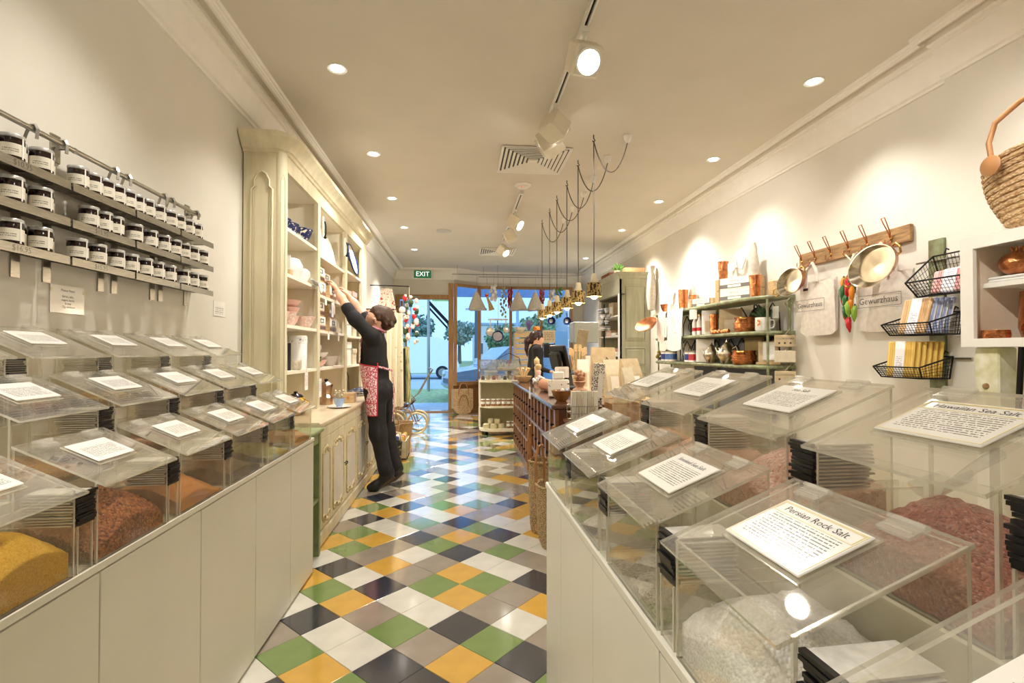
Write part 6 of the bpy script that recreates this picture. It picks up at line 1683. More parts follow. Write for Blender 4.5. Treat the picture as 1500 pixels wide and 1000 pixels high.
gc = thing('glass_case', 'sloping glass display case on top of the round ended unit', 'glass case', (.28, 7.60, .831))
MB().box(0, .006, 0, .50, 0, .16).build('end_pane', M['glasst'], gc); MB().box(.64, .646, 0, .50, 0, .16).build('end_pane', M['glasst'], gc)
MB().box(0, .646, .495, .50, 0, .30).build('back_pane', M['glasst'], gc); MB().bar((.323, 0, .16), (.323, .495, .30), .646, .006).build('top_pane', M['glasst'], gc)
MB().box(0, .646, 0, .006, 0, .10).build('front_pane', M['glasst'], gc)
for p in (((0, 0, .16), (.646, 0, .16)), ((0, .5, .30), (.646, .5, .30)), ((0, 0, .16), (0, .5, .30)), ((.646, 0, .16), (.646, .5, .30))): MB().bar(p[0], p[1], .01, .01).build('case_edge', M['steel'], gc)
rr = random.Random(21)
for i in range(16):
    x, y = .33 + .085 * (i % 7), 7.66 + .11 * (i // 7)
    k = i % 4
    lab = ['tiny dark jar in the glass case', 'small wrapped sweet tin in the glass case', 'small red topped tin in the glass case', 'tiny cream box in the glass case'][k]
    col_ = [hx('3b2a22'), hx('c9a57a'), hx('b0433a'), hx('e6dcc4')][k]
    tag(MB().lathe([(.001, 0), (.026, 0), (.028, .01), (.026, .05), (.02, .06), (.001, .062)], 10).build('sweet_jar', mat('case_good_%d' % k, col_, .35, var=.1) if i < 4 else bpy.data.materials['case_good_%d' % k], None, 40, (x, y, .834)), lab, 'jar', 'goods in the glass case, kind %s' % 'abcd'[k])
t = thing('wire_carrier', 'arched wire basket of white boxes on a shelf behind the glass case', 'basket', (.80, 8.35, 0))
MB().bbox(-.2, .2, -.12, .12, .95, 1.0, .01).build('tray', M['kraft'], t); MB().box(-.03, .03, -.03, .03, 0, .95).build('stand', M['blackm'], t); MB().bbox(-.16, .16, -.16, .16, 0, .03, .01).build('foot', M['blackm'], t)
MB().tube([(-.2, 0, 1.0), (-.17, 0, 1.16), (0, 0, 1.24), (.17, 0, 1.16), (.2, 0, 1.0)], .006, 6).build('handle', M['blackm'], t)
for k in range(4): MB().bbox(-.17 + .085 * k, -.10 + .085 * k, -.05, .05, 1.001, 1.07, .004).build('box', M['paper'], t)

# ------------------------------------------------------------------ shop window display
ws = MB().box(.42, 2.43, 10.35, YW - .05, 0, .60); struct('window_seat', ws, M['oak'])
t = thing('slatted_crate', 'tall pale slatted wooden crate stack standing in the shop window', 'crate', (1.30, 9.75, 0))
for x in (-.27, .25): MB().box(x, x + .02, -.12, .12, 0, 1.66).build('side', M['palewood'], t)
for k in range(15): MB().box(-.25, .25, -.12, -.105, .06 + .106 * k, .145 + .106 * k).build('slat', M['palewood'], t)
MB().box(-.27, .27, -.12, .12, 1.64, 1.66).build('top', M['palewood'], t)
bowl('pale grey enamel bowl on top of the slatted crate', (1.15, 9.75, 1.661), .13, .08, M['porc'])
t = thing('pumpkin', 'small orange pumpkin on top of the slatted crate', 'pumpkin', (1.47, 9.75, 1.661))
q = MB()
for k in range(8): q.ball((.035 * math.cos(k * PI / 4), .035 * math.sin(k * PI / 4), .055), .055, 10, 8, sq=(.75, .75, 1))
q.build('body', mat('pumpkin_orange', hx('e08a2a'), .5, var=.1), t, 60); MB().tube([(0, 0, .10), (.01, 0, .14)], .01, 6).build('stem', M['leafd'], t)
t = thing('lavender_bunch', 'bunch of purple dried lavender beside the pumpkin', 'flowers', (1.32, 9.75, 1.661))
rr = random.Random(31)
for i in range(22):
    p = Vector((rr.uniform(-.07, .07), rr.uniform(-.05, .05), rr.uniform(.14, .24))); MB().tube([(0, 0, 0), p], [.002, .008], 5).build('stem', mat('lavender', hx('8a7ab0'), .8) if i == 0 else bpy.data.materials['lavender'], t)
t = thing('standing_sign', 'cream printed sign board on a black easel behind the assistant', 'sign', (1.52, 8.6, 0))
MB().box(-.11, .11, -.01, .01, 1.42, 1.64).build('board', print_mat('sign_print', hx('efe3c8'), hx('b08a5a'), 2, 0, .03, 1.45, 1.6, -.09, .09, freq=60), t)
MB().box(-.09, .09, -.008, .008, 1.16, 1.40).build('blackboard', M['blackp'], t)
for x in (-.11, .10): MB().box(x, x + .012, .01, .02, 0, 1.64).build('leg', M['blackm'], t)
MB().box(-.12, .12, -.1, .12, 0, .02).build('foot', M['blackm'], t)
t = thing('wall_cabinet', 'plain pale grey box cabinet fixed on the wall by the shop window', 'cabinet', (2.20, 9.0, 1.43))
MB().bbox(-.18, .50, -.2, .2, 0, .37, .008).build('body', mat('grey_box', hx('c3c4bf'), .5, var=.02), t); MB().box(-.184, -.18, -.18, .18, .02, .35).build('door', mat('grey_box2', hx('cfd0cb'), .5, var=.02), t)
t = thing('rear_counter', 'dark work counter below the grey wall cabinet', 'counter', (2.15, 8.3, 0))
MB().box(-.2, .54, -.2, 1.2, 0, .88).build('body', M['darkin'], t); MB().bbox(-.22, .55, -.22, 1.2, .88, .91, .005).build('top', M['steel'], t)
t = thing('leaflet_stand', 'kraft leaflet board tilted on the rear counter', 'board', (1.98, 8.45, .93))
MB().bbox(-.09, .09, -.012, .012, 0, .72, .004, M=Rx(.05) @ Ry(.16)).build('board', M['kraft'], t)
t = thing('cup_tree', 'tower of small striped hanging cups beside the armoire', 'cups', (2.13, 7.30, 0))
MB().cyl((0, 0, 0), .012, 1.98, 8).build('pole', M['blackm'], t); MB().lathe([(.1, 0), (.1, .02), (.02, .03)], 16).build('foot', M['blackm'], t)
M['cupstr'] = mat('blue_striped_cup', hx('e6e6e6'), .25, var=0, scale=14, col2=hx('4a5f7a'), lo=.45, hi=.5, stretch=(.3, .3, 9))
for k in range(4):
    for j in range(3):
        a = j * 2.1 + k; MB().lathe(bowl_prof(.045, .06), 12, (.06 * math.cos(a), .06 * math.sin(a), 1.58 + .09 * k)).build('cup', M['cupstr'], t, 50)
t = thing('utensil_pot', 'pale pot of wooden spatulas on the packing bench', 'utensils', (1.36, 5.75, .831))
MB().lathe(bowl_prof(.07, .16, .006), 18).build('pot', M['kraft2'], t, 50)
for i in range(6):
    a = i * 1.05; b = (.09 * math.cos(a), .09 * math.sin(a), .42 + .03 * math.sin(i * 2)); MB().tube([(0, 0, .02), b], .006, 6).build('spatula', M['palewood'], t); MB().bbox(b[0] - .02, b[0] + .02, b[1] - .004, b[1] + .004, b[2] - .02, b[2] + .07, .004).build('blade', M['palewood'], t)
kraft_bag('white striped paper bag beside the utensil pot', (1.345, 5.44, .84), .13, .06, .34, .1, 0, M['paper'])
kraft_bag('pale pink paper packet beside the utensil pot', (1.46, 5.58, .84), .10, .05, .38, -.1, 0, mat('pale_pink_paper', hx('e9d2c6'), .7, var=.05))

# rail hung across the window with kitchen things
t = thing('hanging_rail', 'thin steel rail hung from the ceiling across the shop window', 'rail', (1.12, 9.9, 2.795))
MB().tube([(-1.30, 0, 0), (1.30, 0, 0)], .010, 8).build('rod', M['steel'], t)
for x in (-1.2, -.4, .4, 1.2): MB().tube([(x, 0, 0), (x, 0, ZC - 2.795)], .004, 5).build('hanger', M['steel'], t)
t = thing('hanging_rail', 'second steel rail hung behind the first across the shop window', 'rail', (1.25, 10.12, 2.783))
MB().tube([(-.9, 0, 0), (.9, 0, 0)], .010, 8).build('rod', M['steel'], t)
for x in (-.8, .8): MB().tube([(x, 0, 0), (x, 0, ZC - 2.783)], .004, 5).build('hanger', M['steel'], t)
RY, RZ = 9.9, 2.783
def hang_thing(name, label, cat, x, ztop, y=RY, group=None):
    t = thing(name, label, cat, (x, y, ztop), 0, group)
    MB().tube([(0, 0, 0), (.004, 0, (RZ - ztop) * .5), (0, 0, RZ - ztop - .001), (.0, .012, RZ - ztop + .012)], .003, 5).build('hook', M['steel'], t)
    return t
for x, lab in ((.30, 'grey white muslin jelly bag nearest the door on the window rail'), (1.125, 'cream muslin jelly bag in the middle of the window rail'), (1.475, 'cream muslin jelly bag beside the middle one on the window rail')):
    t = hang_thing('muslin_bag', lab, 'cloth bag', x, 2.46)
    q = MB(); n = 3; vs_ = []
    for i in range(7):
        u = i / 6; r = .02 + .185 * u
        for j in range(24):
            a = 2 * PI * j / 24; k = 1 - .22 * u * abs(math.sin(1.5 * a)); vs_.append((r * k * math.cos(a), r * k * math.sin(a), -.36 * u - .02 * u * math.cos(3 * a)))
    fs_ = [(i * 24 + j, i * 24 + (j + 1) % 24, i * 24 + 24 + (j + 1) % 24, i * 24 + 24 + j) for i in range(6) for j in range(24)]
    fs_ += [tuple(range(24)), tuple(range(6 * 24, 7 * 24))]
    q.add(vs_, fs_); q.build('cloth', M['canvas'], t, 60)
    MB().tube([(-.02, 0, -.01), (0, 0, .06), (.02, 0, -.01)], .004, 5).build('loop', M['linen'], t)
def dangling(name, label, cat, x, ztop, zbot, m, n, r, seed, y=RY, sq=(1, 1, 1.4), wid=.05, part='piece'):
    t = hang_thing(name, label, cat, x, ztop, y)
    rr = random.Random(seed); h = ztop - zbot
    MB().tube([(0, 0, 0), (0, 0, -h * .9)], .004, 5).build('string', M['kraft'], t)
    for i in range(n):
        u = (i + .5) / n; a = i * 2.4
        MB().ball((wid * math.cos(a) * rr.uniform(.5, 1), wid * math.sin(a) * rr.uniform(.5, 1), -h * u), r * rr.uniform(.8, 1.2), 7, 5, sq=sq).build(part, m, t, 60)
dangling('chili_string', 'string of dried red chillies beside the middle muslin bag', 'chillies', .99, 2.55, 2.17, M['red'], 26, .024, 1, y=10.12, part='chilli', sq=(.6, .6, 1.8))
dangling('chili_string', 'string of dried red chillies near the pendant lamps', 'chillies', 1.64, 2.54, 2.17, M['red'], 26, .024, 2, y=10.12, part='chilli', sq=(.6, .6, 1.8))
dangling('garlic_plait', 'short plait of white garlic heads on the window rail', 'garlic', .64, 2.60, 2.28, M['linen'], 11, .034, 3, wid=.06, part='bulb')
dangling('herb_bunch', 'long thin bunch of dried herbs beside the chillies', 'herbs', .83, 2.56, 1.95, mat('dried_herb', hx('a9a578'), .8, var=.2), 22, .022, 4, wid=.06, part='sprig')
dangling('herb_bunch', 'leafy green bunch with white flowers at the right of the rail', 'herbs', 2.0, 2.57, 1.97, M['leaf'], 26, .028, 5, y=10.12, wid=.07, part='sprig')
dangling('garlic_plait', 'white garlic plait behind the pendant lamps', 'garlic', 1.85, 2.52, 2.32, M['linen'], 8, .032, 6, y=10.12, wid=.05, part='bulb')
t = hang_thing('straw_broom', 'small straw hand broom hanging beside the first muslin bag', 'broom', .50, 2.42)
MB().tube([(0, 0, 0), (.02, 0, -.10), (.06, 0, -.20), (.10, 0, -.33)], [.03, .022, .035, .06], 10).build('straw', mat('straw', hx('d8b77c'), .8, var=.15, scale=40), t, 50); MB().tube([(-.03, 0, -.04), (.03, 0, -.04)], .03, 8).build('binding', M['redtrim'], t)
# ladle rack and enamel pans
t = hang_thing('utensil_rack', 'white enamel utensil rack hanging in the shop window', 'rack', .73, 1.92)
MB().box(-.20, .20, -.01, .01, -.03, .0).build('bar', M['porc'], t)
for x in (-.15, -.05, .06, .15): MB().tube([(x, -.012, -.01), (x, -.03, -.04), (x, -.012, -.05)], .003, 5).build('hook', M['steel'], t)
def pan(label, x, z, r, m, hl, y=RY - .03, rim=None):
    t = thing('enamel_pan', label, 'pan', (x, y, z))
    Mx = Rx(PI / 2)
    MB().lathe([(.001, 0), (r * .75, 0), (r * .82, .006), (r, .05), (r * .97, .05), (r * .78, .01), (.001, .008)], 24, M=Mx).build('pan_body', m, t, 50)
    MB().bar((0, 0, r * .9), (0, 0, r + hl), .02, .012, up=(0, 1, 0)).build('handle', m, t)
    if rim: MB().tube([Mx @ Vector((r * math.cos(a), r * math.sin(a), .05)) for a in [2 * PI * i / 24 for i in range(24)]], .006, 6, closed=True).build('rim', rim, t, 50)
    return t
pan('white enamel frying pan at the door end of the utensil rack', .57, 1.655, .085, M['porc'], .135)
pan('small white enamel pan at the other end of the utensil rack', .88, 1.695, .06, M['porc'], .12)
pan('navy enamel frying pan in the middle of the utensil rack', .71, 1.565, .115, M['blueplain'], .20, RY - .10)
for x, lab in ((1.79, 'navy enamel saucepan hanging nearer the middle of the window'), (2.11, 'navy enamel saucepan hanging at the right end of the window')):
    t = hang_thing('enamel_saucepan', lab, 'pan', x, 2.05)
    Mx = Tr(0, 0, -.17) @ Rx(PI / 2)
    MB().lathe([(.001, 0), (.075, 0), (.08, .09), (.076, .09), (.07, .01), (.001, .008)], 22, M=Mx).build('pan_body', M['blueplain'], t, 50); MB().lathe([(.001, .012), (.04, .014), (.001, .03)], 16, M=Mx).build('pan_inside', M['porc'], t, 50); MB().bar((0, -.06, -.10), (0, -.0, 0), .02, .01).build('handle', M['blueplain'], t)
# things on the floor and sill by the window
t = thing('rush_tote', 'flat rush shopping bag with two looped handles standing under the window', 'tote', (.02, 10.25, 0), .35)
q = MB(); pts = []
for i in range(13):
    a = PI + i * PI / 12; pts.append((.20 * math.cos(a) * (1 if abs(math.cos(a)) > .3 else 1), .20 * .0 + .22 + .22 * math.sin(a) * .9))
pts = [(-.21, .50), (-.21, .12), (-.15, .03), (-.08, 0), (.08, 0), (.15, .03), (.21, .12), (.21, .50)]
MB().prism(pts, -.07, .07, M=Matrix(((1, 0, 0, 0), (0, 0, -1, 0), (0, 1, 0, 0), (0, 0, 0, 1)))).build('bag', M['rush'], t)
for z0, hh in ((.46, .17), (.22, .17)): MB().tube([(-.10, -.075, z0 - .05), (-.10, -.078, z0 + .03), (-.06, -.08, z0 + hh - .02), (0, -.08, z0 + hh), (.06, -.08, z0 + hh - .02), (.10, -.078, z0 + .03), (.10, -.075, z0 - .05)], .010, 7).build('handle', M['leather'], t, 60)
t = thing('folded_towels', 'stack of blue and white folded towels on the window seat', 'towels', (.62, 10.55, .601))
for k in range(5): MB().bbox(-.14, .14, -.14, .14, .055 * k, .05 + .055 * k, .015).build('towel', [M['linen'], M['paleblue']][k % 2], t)
t = thing('white_jug', 'white enamel jug beside the folded towels on the window seat', 'jug', (.98, 10.6, .601))
MB().lathe([(.001, 0), (.07, 0), (.08, .12), (.055, .2), (.07, .24), (.066, .24), (.05, .2), (.001, .19)], 18).build('body', M['porc'], t, 50); MB().tube([(.06, 0, .2), (.12, 0, .18), (.11, 0, .08), (.075, 0, .06)], .008, 6).build('handle', M['porc'], t)

# ------------------------------------------------------------------ pendant lamps on looped flex
M['pend'] = mat('pierced_metal_shade', hx('b3995f'), .45, .6, var=0, scale=52, col2=hx('3f3320'), lo=.46, hi=.52)
M['flex'] = mat('dark_flex', hx('5a5148'), .6, var=.05)
hooks = [(1.042, 3.849), (1.04, 4.374), (1.052, 4.908), (1.045, 5.399), (1.052, 5.895), (1.045, 6.414)]
cups = [(1.312, 3.836), (1.279, 4.266), (1.288, 4.786), (1.308, 5.245), (1.309, 5.816), (1.309, 6.335)]
ords = ['first', 'second', 'third', 'fourth', 'fifth', 'sixth']
for i, ((hx0, hy0), (cx0, cy0)) in enumerate(zip(hooks, cups)):
    t = thing('pendant_lamp', 'pierced brass pendant lamp over the till counter, %s from the shop window' % ords[5 - i], 'pendant lamp', (hx0, hy0, ZC), 0, 'row of pendant lamps over the till')
    zl = 1.755 - ZC
    MB().tube([(0, 0, -.001), (0, 0, -.03), (.012, 0, -.045), (.0, 0, -.06), (-.012, 0, -.048)], .004, 5).build('ceiling_hook', M['blackm'], t)
    dx, dy = cx0 - hx0, cy0 - hy0
    MB().lathe([(.001, -.001), (.035, -.001), (.03, -.035), (.012, -.06), (.001, -.06)], 16, (dx, dy, 0)).build('ceiling_rose', M['white'], t, 50)
    pts = [(0, 0, -.05)]
    for k in range(1, 16):
        u = k / 15; pts.append((dx * u, dy * u, -.05 - .24 * (4 * u * (1 - u)) ** .9 - .01 * u))
    MB().tube(pts, .0045, 6).build('flex_loop', M['flex'], t, 60)
    MB().tube([(0, 0, -.05), (0, 0, -.5), (0, 0, zl + .12)], .0045, 6).build('flex', M['flex'], t, 60)
    MB().lathe([(.006, zl + .13), (.022, zl + .125), (.026, zl + .085), (.035, zl + .062), (.035, zl + .055)], 16).build('cap', M['kraft2'], t, 50)
    MB().lathe([(.036, zl + .056), (.058, zl + .052), (.062, zl - .055), (.060, zl - .055), (.056, zl + .048), (.036, zl + .053)], 20).build('shade', M['pend'], t, 50)
    MB().ball((0, 0, zl - .045), .030, 12, 8).build('bulb', M['bulb'], t, 60)
    l = bpy.data.lights.new('pendant_light', 'POINT'); l.energy = 6; l.color = (1, .8, .55); l.shadow_soft_size = .03
    o = bpy.data.objects.new('pendant_light', l); COL.objects.link(o); o.location = (hx0, hy0, ZC + zl - .095)
# ------------------------------------------------------------------ green half round shelf on the right wall
GX0, GX1, GY0, GY1 = 2.40, XR - .01, 3.80, 6.20
gs = thing('bakers_shelf', 'long worn green shelf stand with iron scrollwork against the wall', 'shelf', (GX1, GY0, 0))
def gplan(o=0):
    d = GX0 - GX1; L = GY1 - GY0
    pts = [(0, 0)]
    for i in range(7):
        a = i * PI / 12; pts.append((d + .20 - .20 * math.sin(a) + o * 0, .02 + .34 * (1 - math.cos(a)) * 1.0))
    for i in range(7):
        a = PI / 2 - i * PI / 12; pts.append((d + .20 - .20 * math.sin(a), L - .02 - .34 * (1 - math.cos(a))))
    pts.append((0, L))
    return pts
GZ = [1.730, 1.437, 1.155, .62]
for z in GZ:
    sh = MB().prism(gplan(), z - .028, z).build('shelf_board', M['greenshelf'], gs)
    MB().tube([(x, y, z - .0175) for x, y in gplan()[1:-1]], .017, 8).build('shelf_nosing', M['greenshelf'], sh, 60)
L = GY1 - GY0
for y in (.04, L / 2, L - .04):
    MB().tube([(-.02, y, 0), (-.02, y, 1.80)], .012, 8).build('upright', M['greenshelf'], gs)
for y in (.06, L - .06):
    MB().tube([(-.20, y, 0), (-.20, y, 1.70)], .010, 8).build('front_upright', M['greenshelf'], gs)
for z in (1.437, 1.155):
    for k in range(5):
        yc = .35 + k * .48; h = (GZ[GZ.index(z) - 1] - z) - .03
        MB().tube([(-.03, yc - .20, z), (-.03, yc - .19, z + h * .6), (-.03, yc - .10, z + h * .95), (-.03, yc, z + h * .55), (-.03, yc, z)], .006, 5).build('scroll', M['blackm'], gs)
        MB().tube([(-.03, yc + .20, z), (-.03, yc + .19, z + h * .6), (-.03, yc + .10, z + h * .95), (-.03, yc, z + h * .55), (-.03, yc, z)], .006, 5).build('scroll', M['blackm'], gs)
        MB().tube([(-.03, yc + .06 * math.cos(a), z + h * .45 + .06 * math.sin(a)) for a in [i * PI / 7 for i in range(15)]], .004, 5).build('scroll_ring', M['blackm'], gs)
MB().box(-.012, -.004, .25, 1.75, .65, 1.40).build('slate_back', mat('slate_blue_back', hx('6c7280'), .7, var=.05), gs)
for s_ in (0,):
    MB().tube([(-.05, -.005, 1.60), (-.09, -.005, 1.66), (-.05, -.005, 1.70), (-.02, -.005, 1.66), (-.05, -.005, 1.63)], .006, 5).build('end_scroll', M['greenshelf'], gs)

def beaker(label, loc, r, h, m=None, group='copper beakers'):
    t = thing('copper_beaker', label, 'beaker', loc, 0, group)
    MB().lathe([(.001, 0), (r * .8, 0), (r, h), (r * .96, h), (r * .78, .006), (.001, .006)], 20).build('cup', m or M['copper'], t, 50)
    MB().tube([(r * math.cos(a), r * math.sin(a), h) for a in [2 * PI * i / 20 for i in range(20)]], .003, 5, closed=True).build('rim', m or M['copper'], t, 60)
S1, S2, S3 = GZ[0] + .001, GZ[1] + .001, GZ[2] + .001
def gift(label, loc, w_, h, d, rz):
    t = thing('gift_box', label, 'box', loc, rz, 'spice gift boxes')
    MB().bbox(-w_ / 2, w_ / 2, -d / 2, d / 2, 0, h, .003).build('wood_box', M['palewood'], t)
    MB().box(-w_ * .36, w_ * .36, -d / 2 - .003, d / 2 + .003, -.0005, h + .002).build('paper_sleeve', M['paper'], t)
    MB().box(-w_ * .36, w_ * .36, -d / 2 - .0045, -d / 2 - .003, h * .12, h * .45).build('grey_band', mat('grey_band', hx('77746f'), .6, var=0), t)
    MB().box(-w_ * .16, w_ * .16, -d / 2 - .006, -d / 2 - .0045, h * .18, h * .39).build('name_plate', M['paper'], t)
    q = MB()
    for s_ in (-1, 1):
        for k in range(8): q.box(s_ * w_ * .38 - .006, s_ * w_ * .38 + .006, -d / 2 - .002, -d / 2 - .001, h * (.06 + .12 * k), h * (.12 + .12 * k))
    o = q.build('stitching', M['ink'], t); o['kind'] = 'stuff'
    q = MB(); text_into(q, 'SPICE PACK', h * .17, frame((0, -d / 2 - .0045, h * .72), (1, 0, 0), (0, 0, 1))); q.build('lettering', M['inkgrey'], t)
gift('lower white sleeved spice gift box on the top green shelf', (2.55, 4.36, S1), .42, .105, .14, -1.15)
gift('upper white sleeved spice gift box carrying a linen bag', (2.55, 4.36, S1 + .109), .42, .105, .14, -1.15)
gift('single white sleeved gift box further along the top green shelf', (2.55, 5.02, S1), .30, .09, .12, -1.15)
beaker('copper beaker standing on the end of the stacked gift boxes', (2.48, 4.515, S1 + .2165), .048, .17)
beaker('copper beaker on the shelf at the near side of the gift boxes', (2.50, 4.03, S1), .050, .185)
beaker('copper beaker among white cloths at the far end of the top shelf', (2.50, 5.42, S1), .055, .23)
beaker('short copper mug behind the single gift box', (2.60, 4.72, S1), .055, .13)
beaker('small copper tumbler next to the tall far beaker', (2.52, 5.22, S1), .035, .15)
tag(MB().bbox(-.035, .035, -.05, .05, 0, .135, .012).build('wooden_block', M['palewood'], None, 0, (2.61, 3.93, S1)), 'rounded pale wooden block beside the near copper beaker', 'block')
# linen bag slumped on the boxes
t = thing('linen_bag', 'crumpled printed linen bag slumped on the stacked gift boxes', 'bag', (2.572, 4.31, S1 + .2185), -1.15)
gp = []
for i in range(11):
    u = i / 10; row = []
    for j in range(25):
        a = 2 * PI * j / 24
        r = .13 * (1 - .2 * u) + .012 * math.sin(5 * a + 6 * u)
        row.append((r * math.cos(a) + .02 * u, .055 * (1 - .5 * u) * math.sin(a) + .01 * math.sin(4 * a + 3 * u), .27 * u * (1 + .10 * math.cos(a))))
    gp.append(row)
MB().sheet(gp, .004).build('cloth', M['canvas'], t, 60)
MB().tube([(-.06, -.06, .20), (-.03, -.075, .08), (.02, -.07, .06), (.05, -.055, .16)], .011, 6).build('strap', M['linen'], t, 60)
MB().box(-.125, -.06, -.068, -.065, .06, .13).build('paper_tag', M['paper'], t)
# white cloths at the far end
def bunched(label, loc, rx, ry, h, m, rz, seed):
    """soft cloth bunched up and standing on the shelf"""
    t = thing('linen_towel', label, 'towel', loc, rz)
    gp = []
    for i in range(10):
        u = i / 9; row = []
        for j in range(25):
            a = 2 * PI * j / 24; k = 1 - .25 * u + .07 * math.sin(4 * a + 5 * u + seed)
            row.append((rx * k * math.cos(a), ry * k * math.sin(a), .003 + h * u * (1 + .10 * math.sin(2 * a + seed))))
        gp.append(row)
    MB().sheet(gp, .005).build('cloth', m, t, 60)
    MB().tube([(-rx * .5, -ry * .95, h * .8), (-rx * .2, -ry * 1.15, h * .45), (rx * .25, -ry * 1.12, h * .5), (rx * .45, -ry * .9, h * .85)], .009, 6).build('strap', M['canvas'], t, 60)
    return t
bunched('white linen cloth bunched upright at the far end of the top green shelf', (2.50, 5.66, S1), .095, .05, .27, M['linen'], -1.1, 1)
bunched('cream linen cloth bunched upright behind the tall copper beaker', (2.625, 5.50, S1), .085, .04, .29, M['canvas'], -1.3, 4)
def draped(label, y, w_, back, drop, m, z):
    """cloth lying on the shelf and hanging down over its front edge"""
    t = thing('linen_apron', label, 'apron', (GX0, y, z))
    gp = []
    prof = [(back, .004), (.04, .004), (0, .0045), (-.014, .003), (-.022, -.008), (-.026, -.03)] + [(-.027, -.03 - (drop - .03) * k / 6) for k in range(1, 7)]
    for i, (x, zz) in enumerate(prof):
        u = max(0, -zz) / drop
        gp.append([(x - .010 * u * (1 + math.sin(5 * v + 1)), (-w_ / 2 + w_ * v) * (1 - .06 * u), zz - .02 * u * (2 * v - 1) ** 2 * -1) for v in [j / 16 for j in range(17)]])
    MB().sheet(gp, .004).build('cloth', m, t, 60)
    return t
t = draped('long white linen apron hanging over the edge of the top green shelf', 5.36, .40, .03, .46, M['linen'], S1)
MB().tube([(-.042, .03, -.06), (-.050, .02, -.16), (-.052, -.04, -.24), (-.048, -.07, -.26)], .008, 6).build('apron_tie', M['canvas'], t, 60)
draped('short pale pink apron hanging over the far end of the top green shelf', 5.72, .22, .03, .36, mat('pale_pink_linen', hx('e8d8cf'), .85, var=.08), S1)
bowl('hammered copper basket bowl at the far end of the top green shelf', (2.50, 5.86, S1), .085, .11, M['copper'])
t = thing('copper_dish', 'shallow copper dish hung on the far end of the green shelf', 'dish', (2.262, 5.90, 1.575))
MB().lathe([(.001, 0), (.10, 0), (.14, .04), (.135, .04), (.095, .008), (.001, .008)], 22, M=Rz(.6) @ Ry(-.7)).build('dish', M['copper'], t, 50); MB().tube([(.080, .055, .105), (.108, .045, .142), (.130, .032, .147), (.138, .028, .134)], .004, 5).build('ring', M['brass'], t)
swing_tag('white price card hung under the edge of the top green shelf', (2.375, 4.92, 1.70), .075, .10, -.7, M['paper'])
swing_tag('white price card tied to the bunched white linen cloth', (2.435, 5.625, 1.92), .075, .10, -1.1, M['paper'])
# middle shelf
for i, (y, lab) in enumerate(((4.98, 'slim red and white oil bottle nearer the apron on the middle shelf'), (4.88, 'slim red and white oil bottle nearer the white paper cone'))):
    t = thing('oil_bottle', lab, 'bottle', (2.42, y, S2))
    MB().lathe([(.001, 0), (.024, 0), (.024, .13), (.010, .17), (.010, .19), (.001, .19)], 12).build('bottle', mat('bottle_white', hx('e6e0da'), .3, var=0), t, 50); MB().lathe([(.0245, .04), (.0245, .075)], 12, open_=True).build('red_label', M['redtrim'], t, 50); MB().ball((0, 0, .20), .014, 8, 6).build('stopper', M['brass'], t, 60)
kraft_bag('white paper cone bag with a pink leaf on the middle green shelf', (2.46, 4.76, S2), .13, .08, .24, -.5, 0, M['paper'])
beaker('tall copper beaker with a folded top cloth on the middle shelf', (2.44, 4.62, S2), .045, .19)
kraft_bag('tan gathered bag with a lettered label on the middle shelf', (2.52, 4.46, S2), .20, .08, .23, -.5, 0, M['kraft'])
t = thing('copper_charms', 'row of small copper moulds at the shelf edge', 'moulds', (2.40, 4.42, S2))
for k in range(6): MB().lathe([(.001, 0), (.02, 0), (.024, .02), (.012, .035), (.001, .036)], 10, (.01 * math.sin(k), -.12 + .05 * k, 0)).build('mould', M['copper'], t, 50)
def copper_pot(label, loc, r, h, rz=0, lid=False):
    t = thing('copper_pot', label, 'pot', loc, rz)
    MB().lathe([(.001, 0), (r * .85, 0), (r * .95, h * .15), (r * 1.02, h * .5), (r * .9, h * .85), (r, h), (r * .96, h), (r * .86, h * .85), (r * .9, h * .2), (.001, h * .1)], 24).build('pot', M['copper'], t, 50)
    for k in (.3, .6): MB().tube([(r * 1.03 * math.cos(a), r * 1.03 * math.sin(a), h * k) for a in [2 * PI * i / 24 for i in range(24)]], .005, 6, closed=True).build('band', M['copper'], t, 60)
    for s_ in (-1, 1): MB().tube([(s_ * r * .95, -.03, h * .75), (s_ * r * 1.3, -.025, h * .9), (s_ * r * 1.3, .025, h * .9), (s_ * r * .95, .03, h * .75)], .007, 6).build('handle', M['brass'], t, 60)
copper_pot('hammered copper pot with brass handles on the middle green shelf', (2.49, 4.17, S2), .090, .13, .9)
t = thing('dark_skillet', 'dark iron lid leaning behind the copper pot', 'lid', (2.63, 4.22, S2))
MB().lathe([(.001, 0), (.105, 0), (.112, .012), (.105, .018), (.001, .022)], 22, M=Tr(0, 0, .112) @ Ry(-PI / 2 + .12)).build('lid', M['blackm'], t, 50); MB().tube([(-.005, -.03, .212), (-.012, -.018, .245), (-.012, .018, .245), (-.005, .03, .212)], .006, 6).build('handle', M['blackm'], t)
mug('white enamel mug with an orange flower on the middle green shelf', (2.53, 3.97, S2), .062, .115, M['porc'], -1.0)
q = MB()
for k in range(5): q.ball((2.53 - .0575 + .0, 3.97 - .026 + .018 * math.cos(k * 1.25), S2 + .07 + .018 * math.sin(k * 1.25)), .010, 7, 5, sq=(.4, 1, 1))
fo = q.build('flower_print', M['orange'], bpy.data.objects['mug'] if False else None)
mg = [o for o in bpy.data.objects if o.get('label', '').startswith('white enamel mug with an orange')][0]
fo.parent = mg; fo.matrix_parent_inverse = (Tr(*mg.location) @ Rz(mg.rotation_euler.z)).inverted()
t = thing('potted_herb', 'bushy dark green herb plant growing in the white enamel mug', 'plant', (2.53, 3.97, S2 + .05))
rr = random.Random(14)
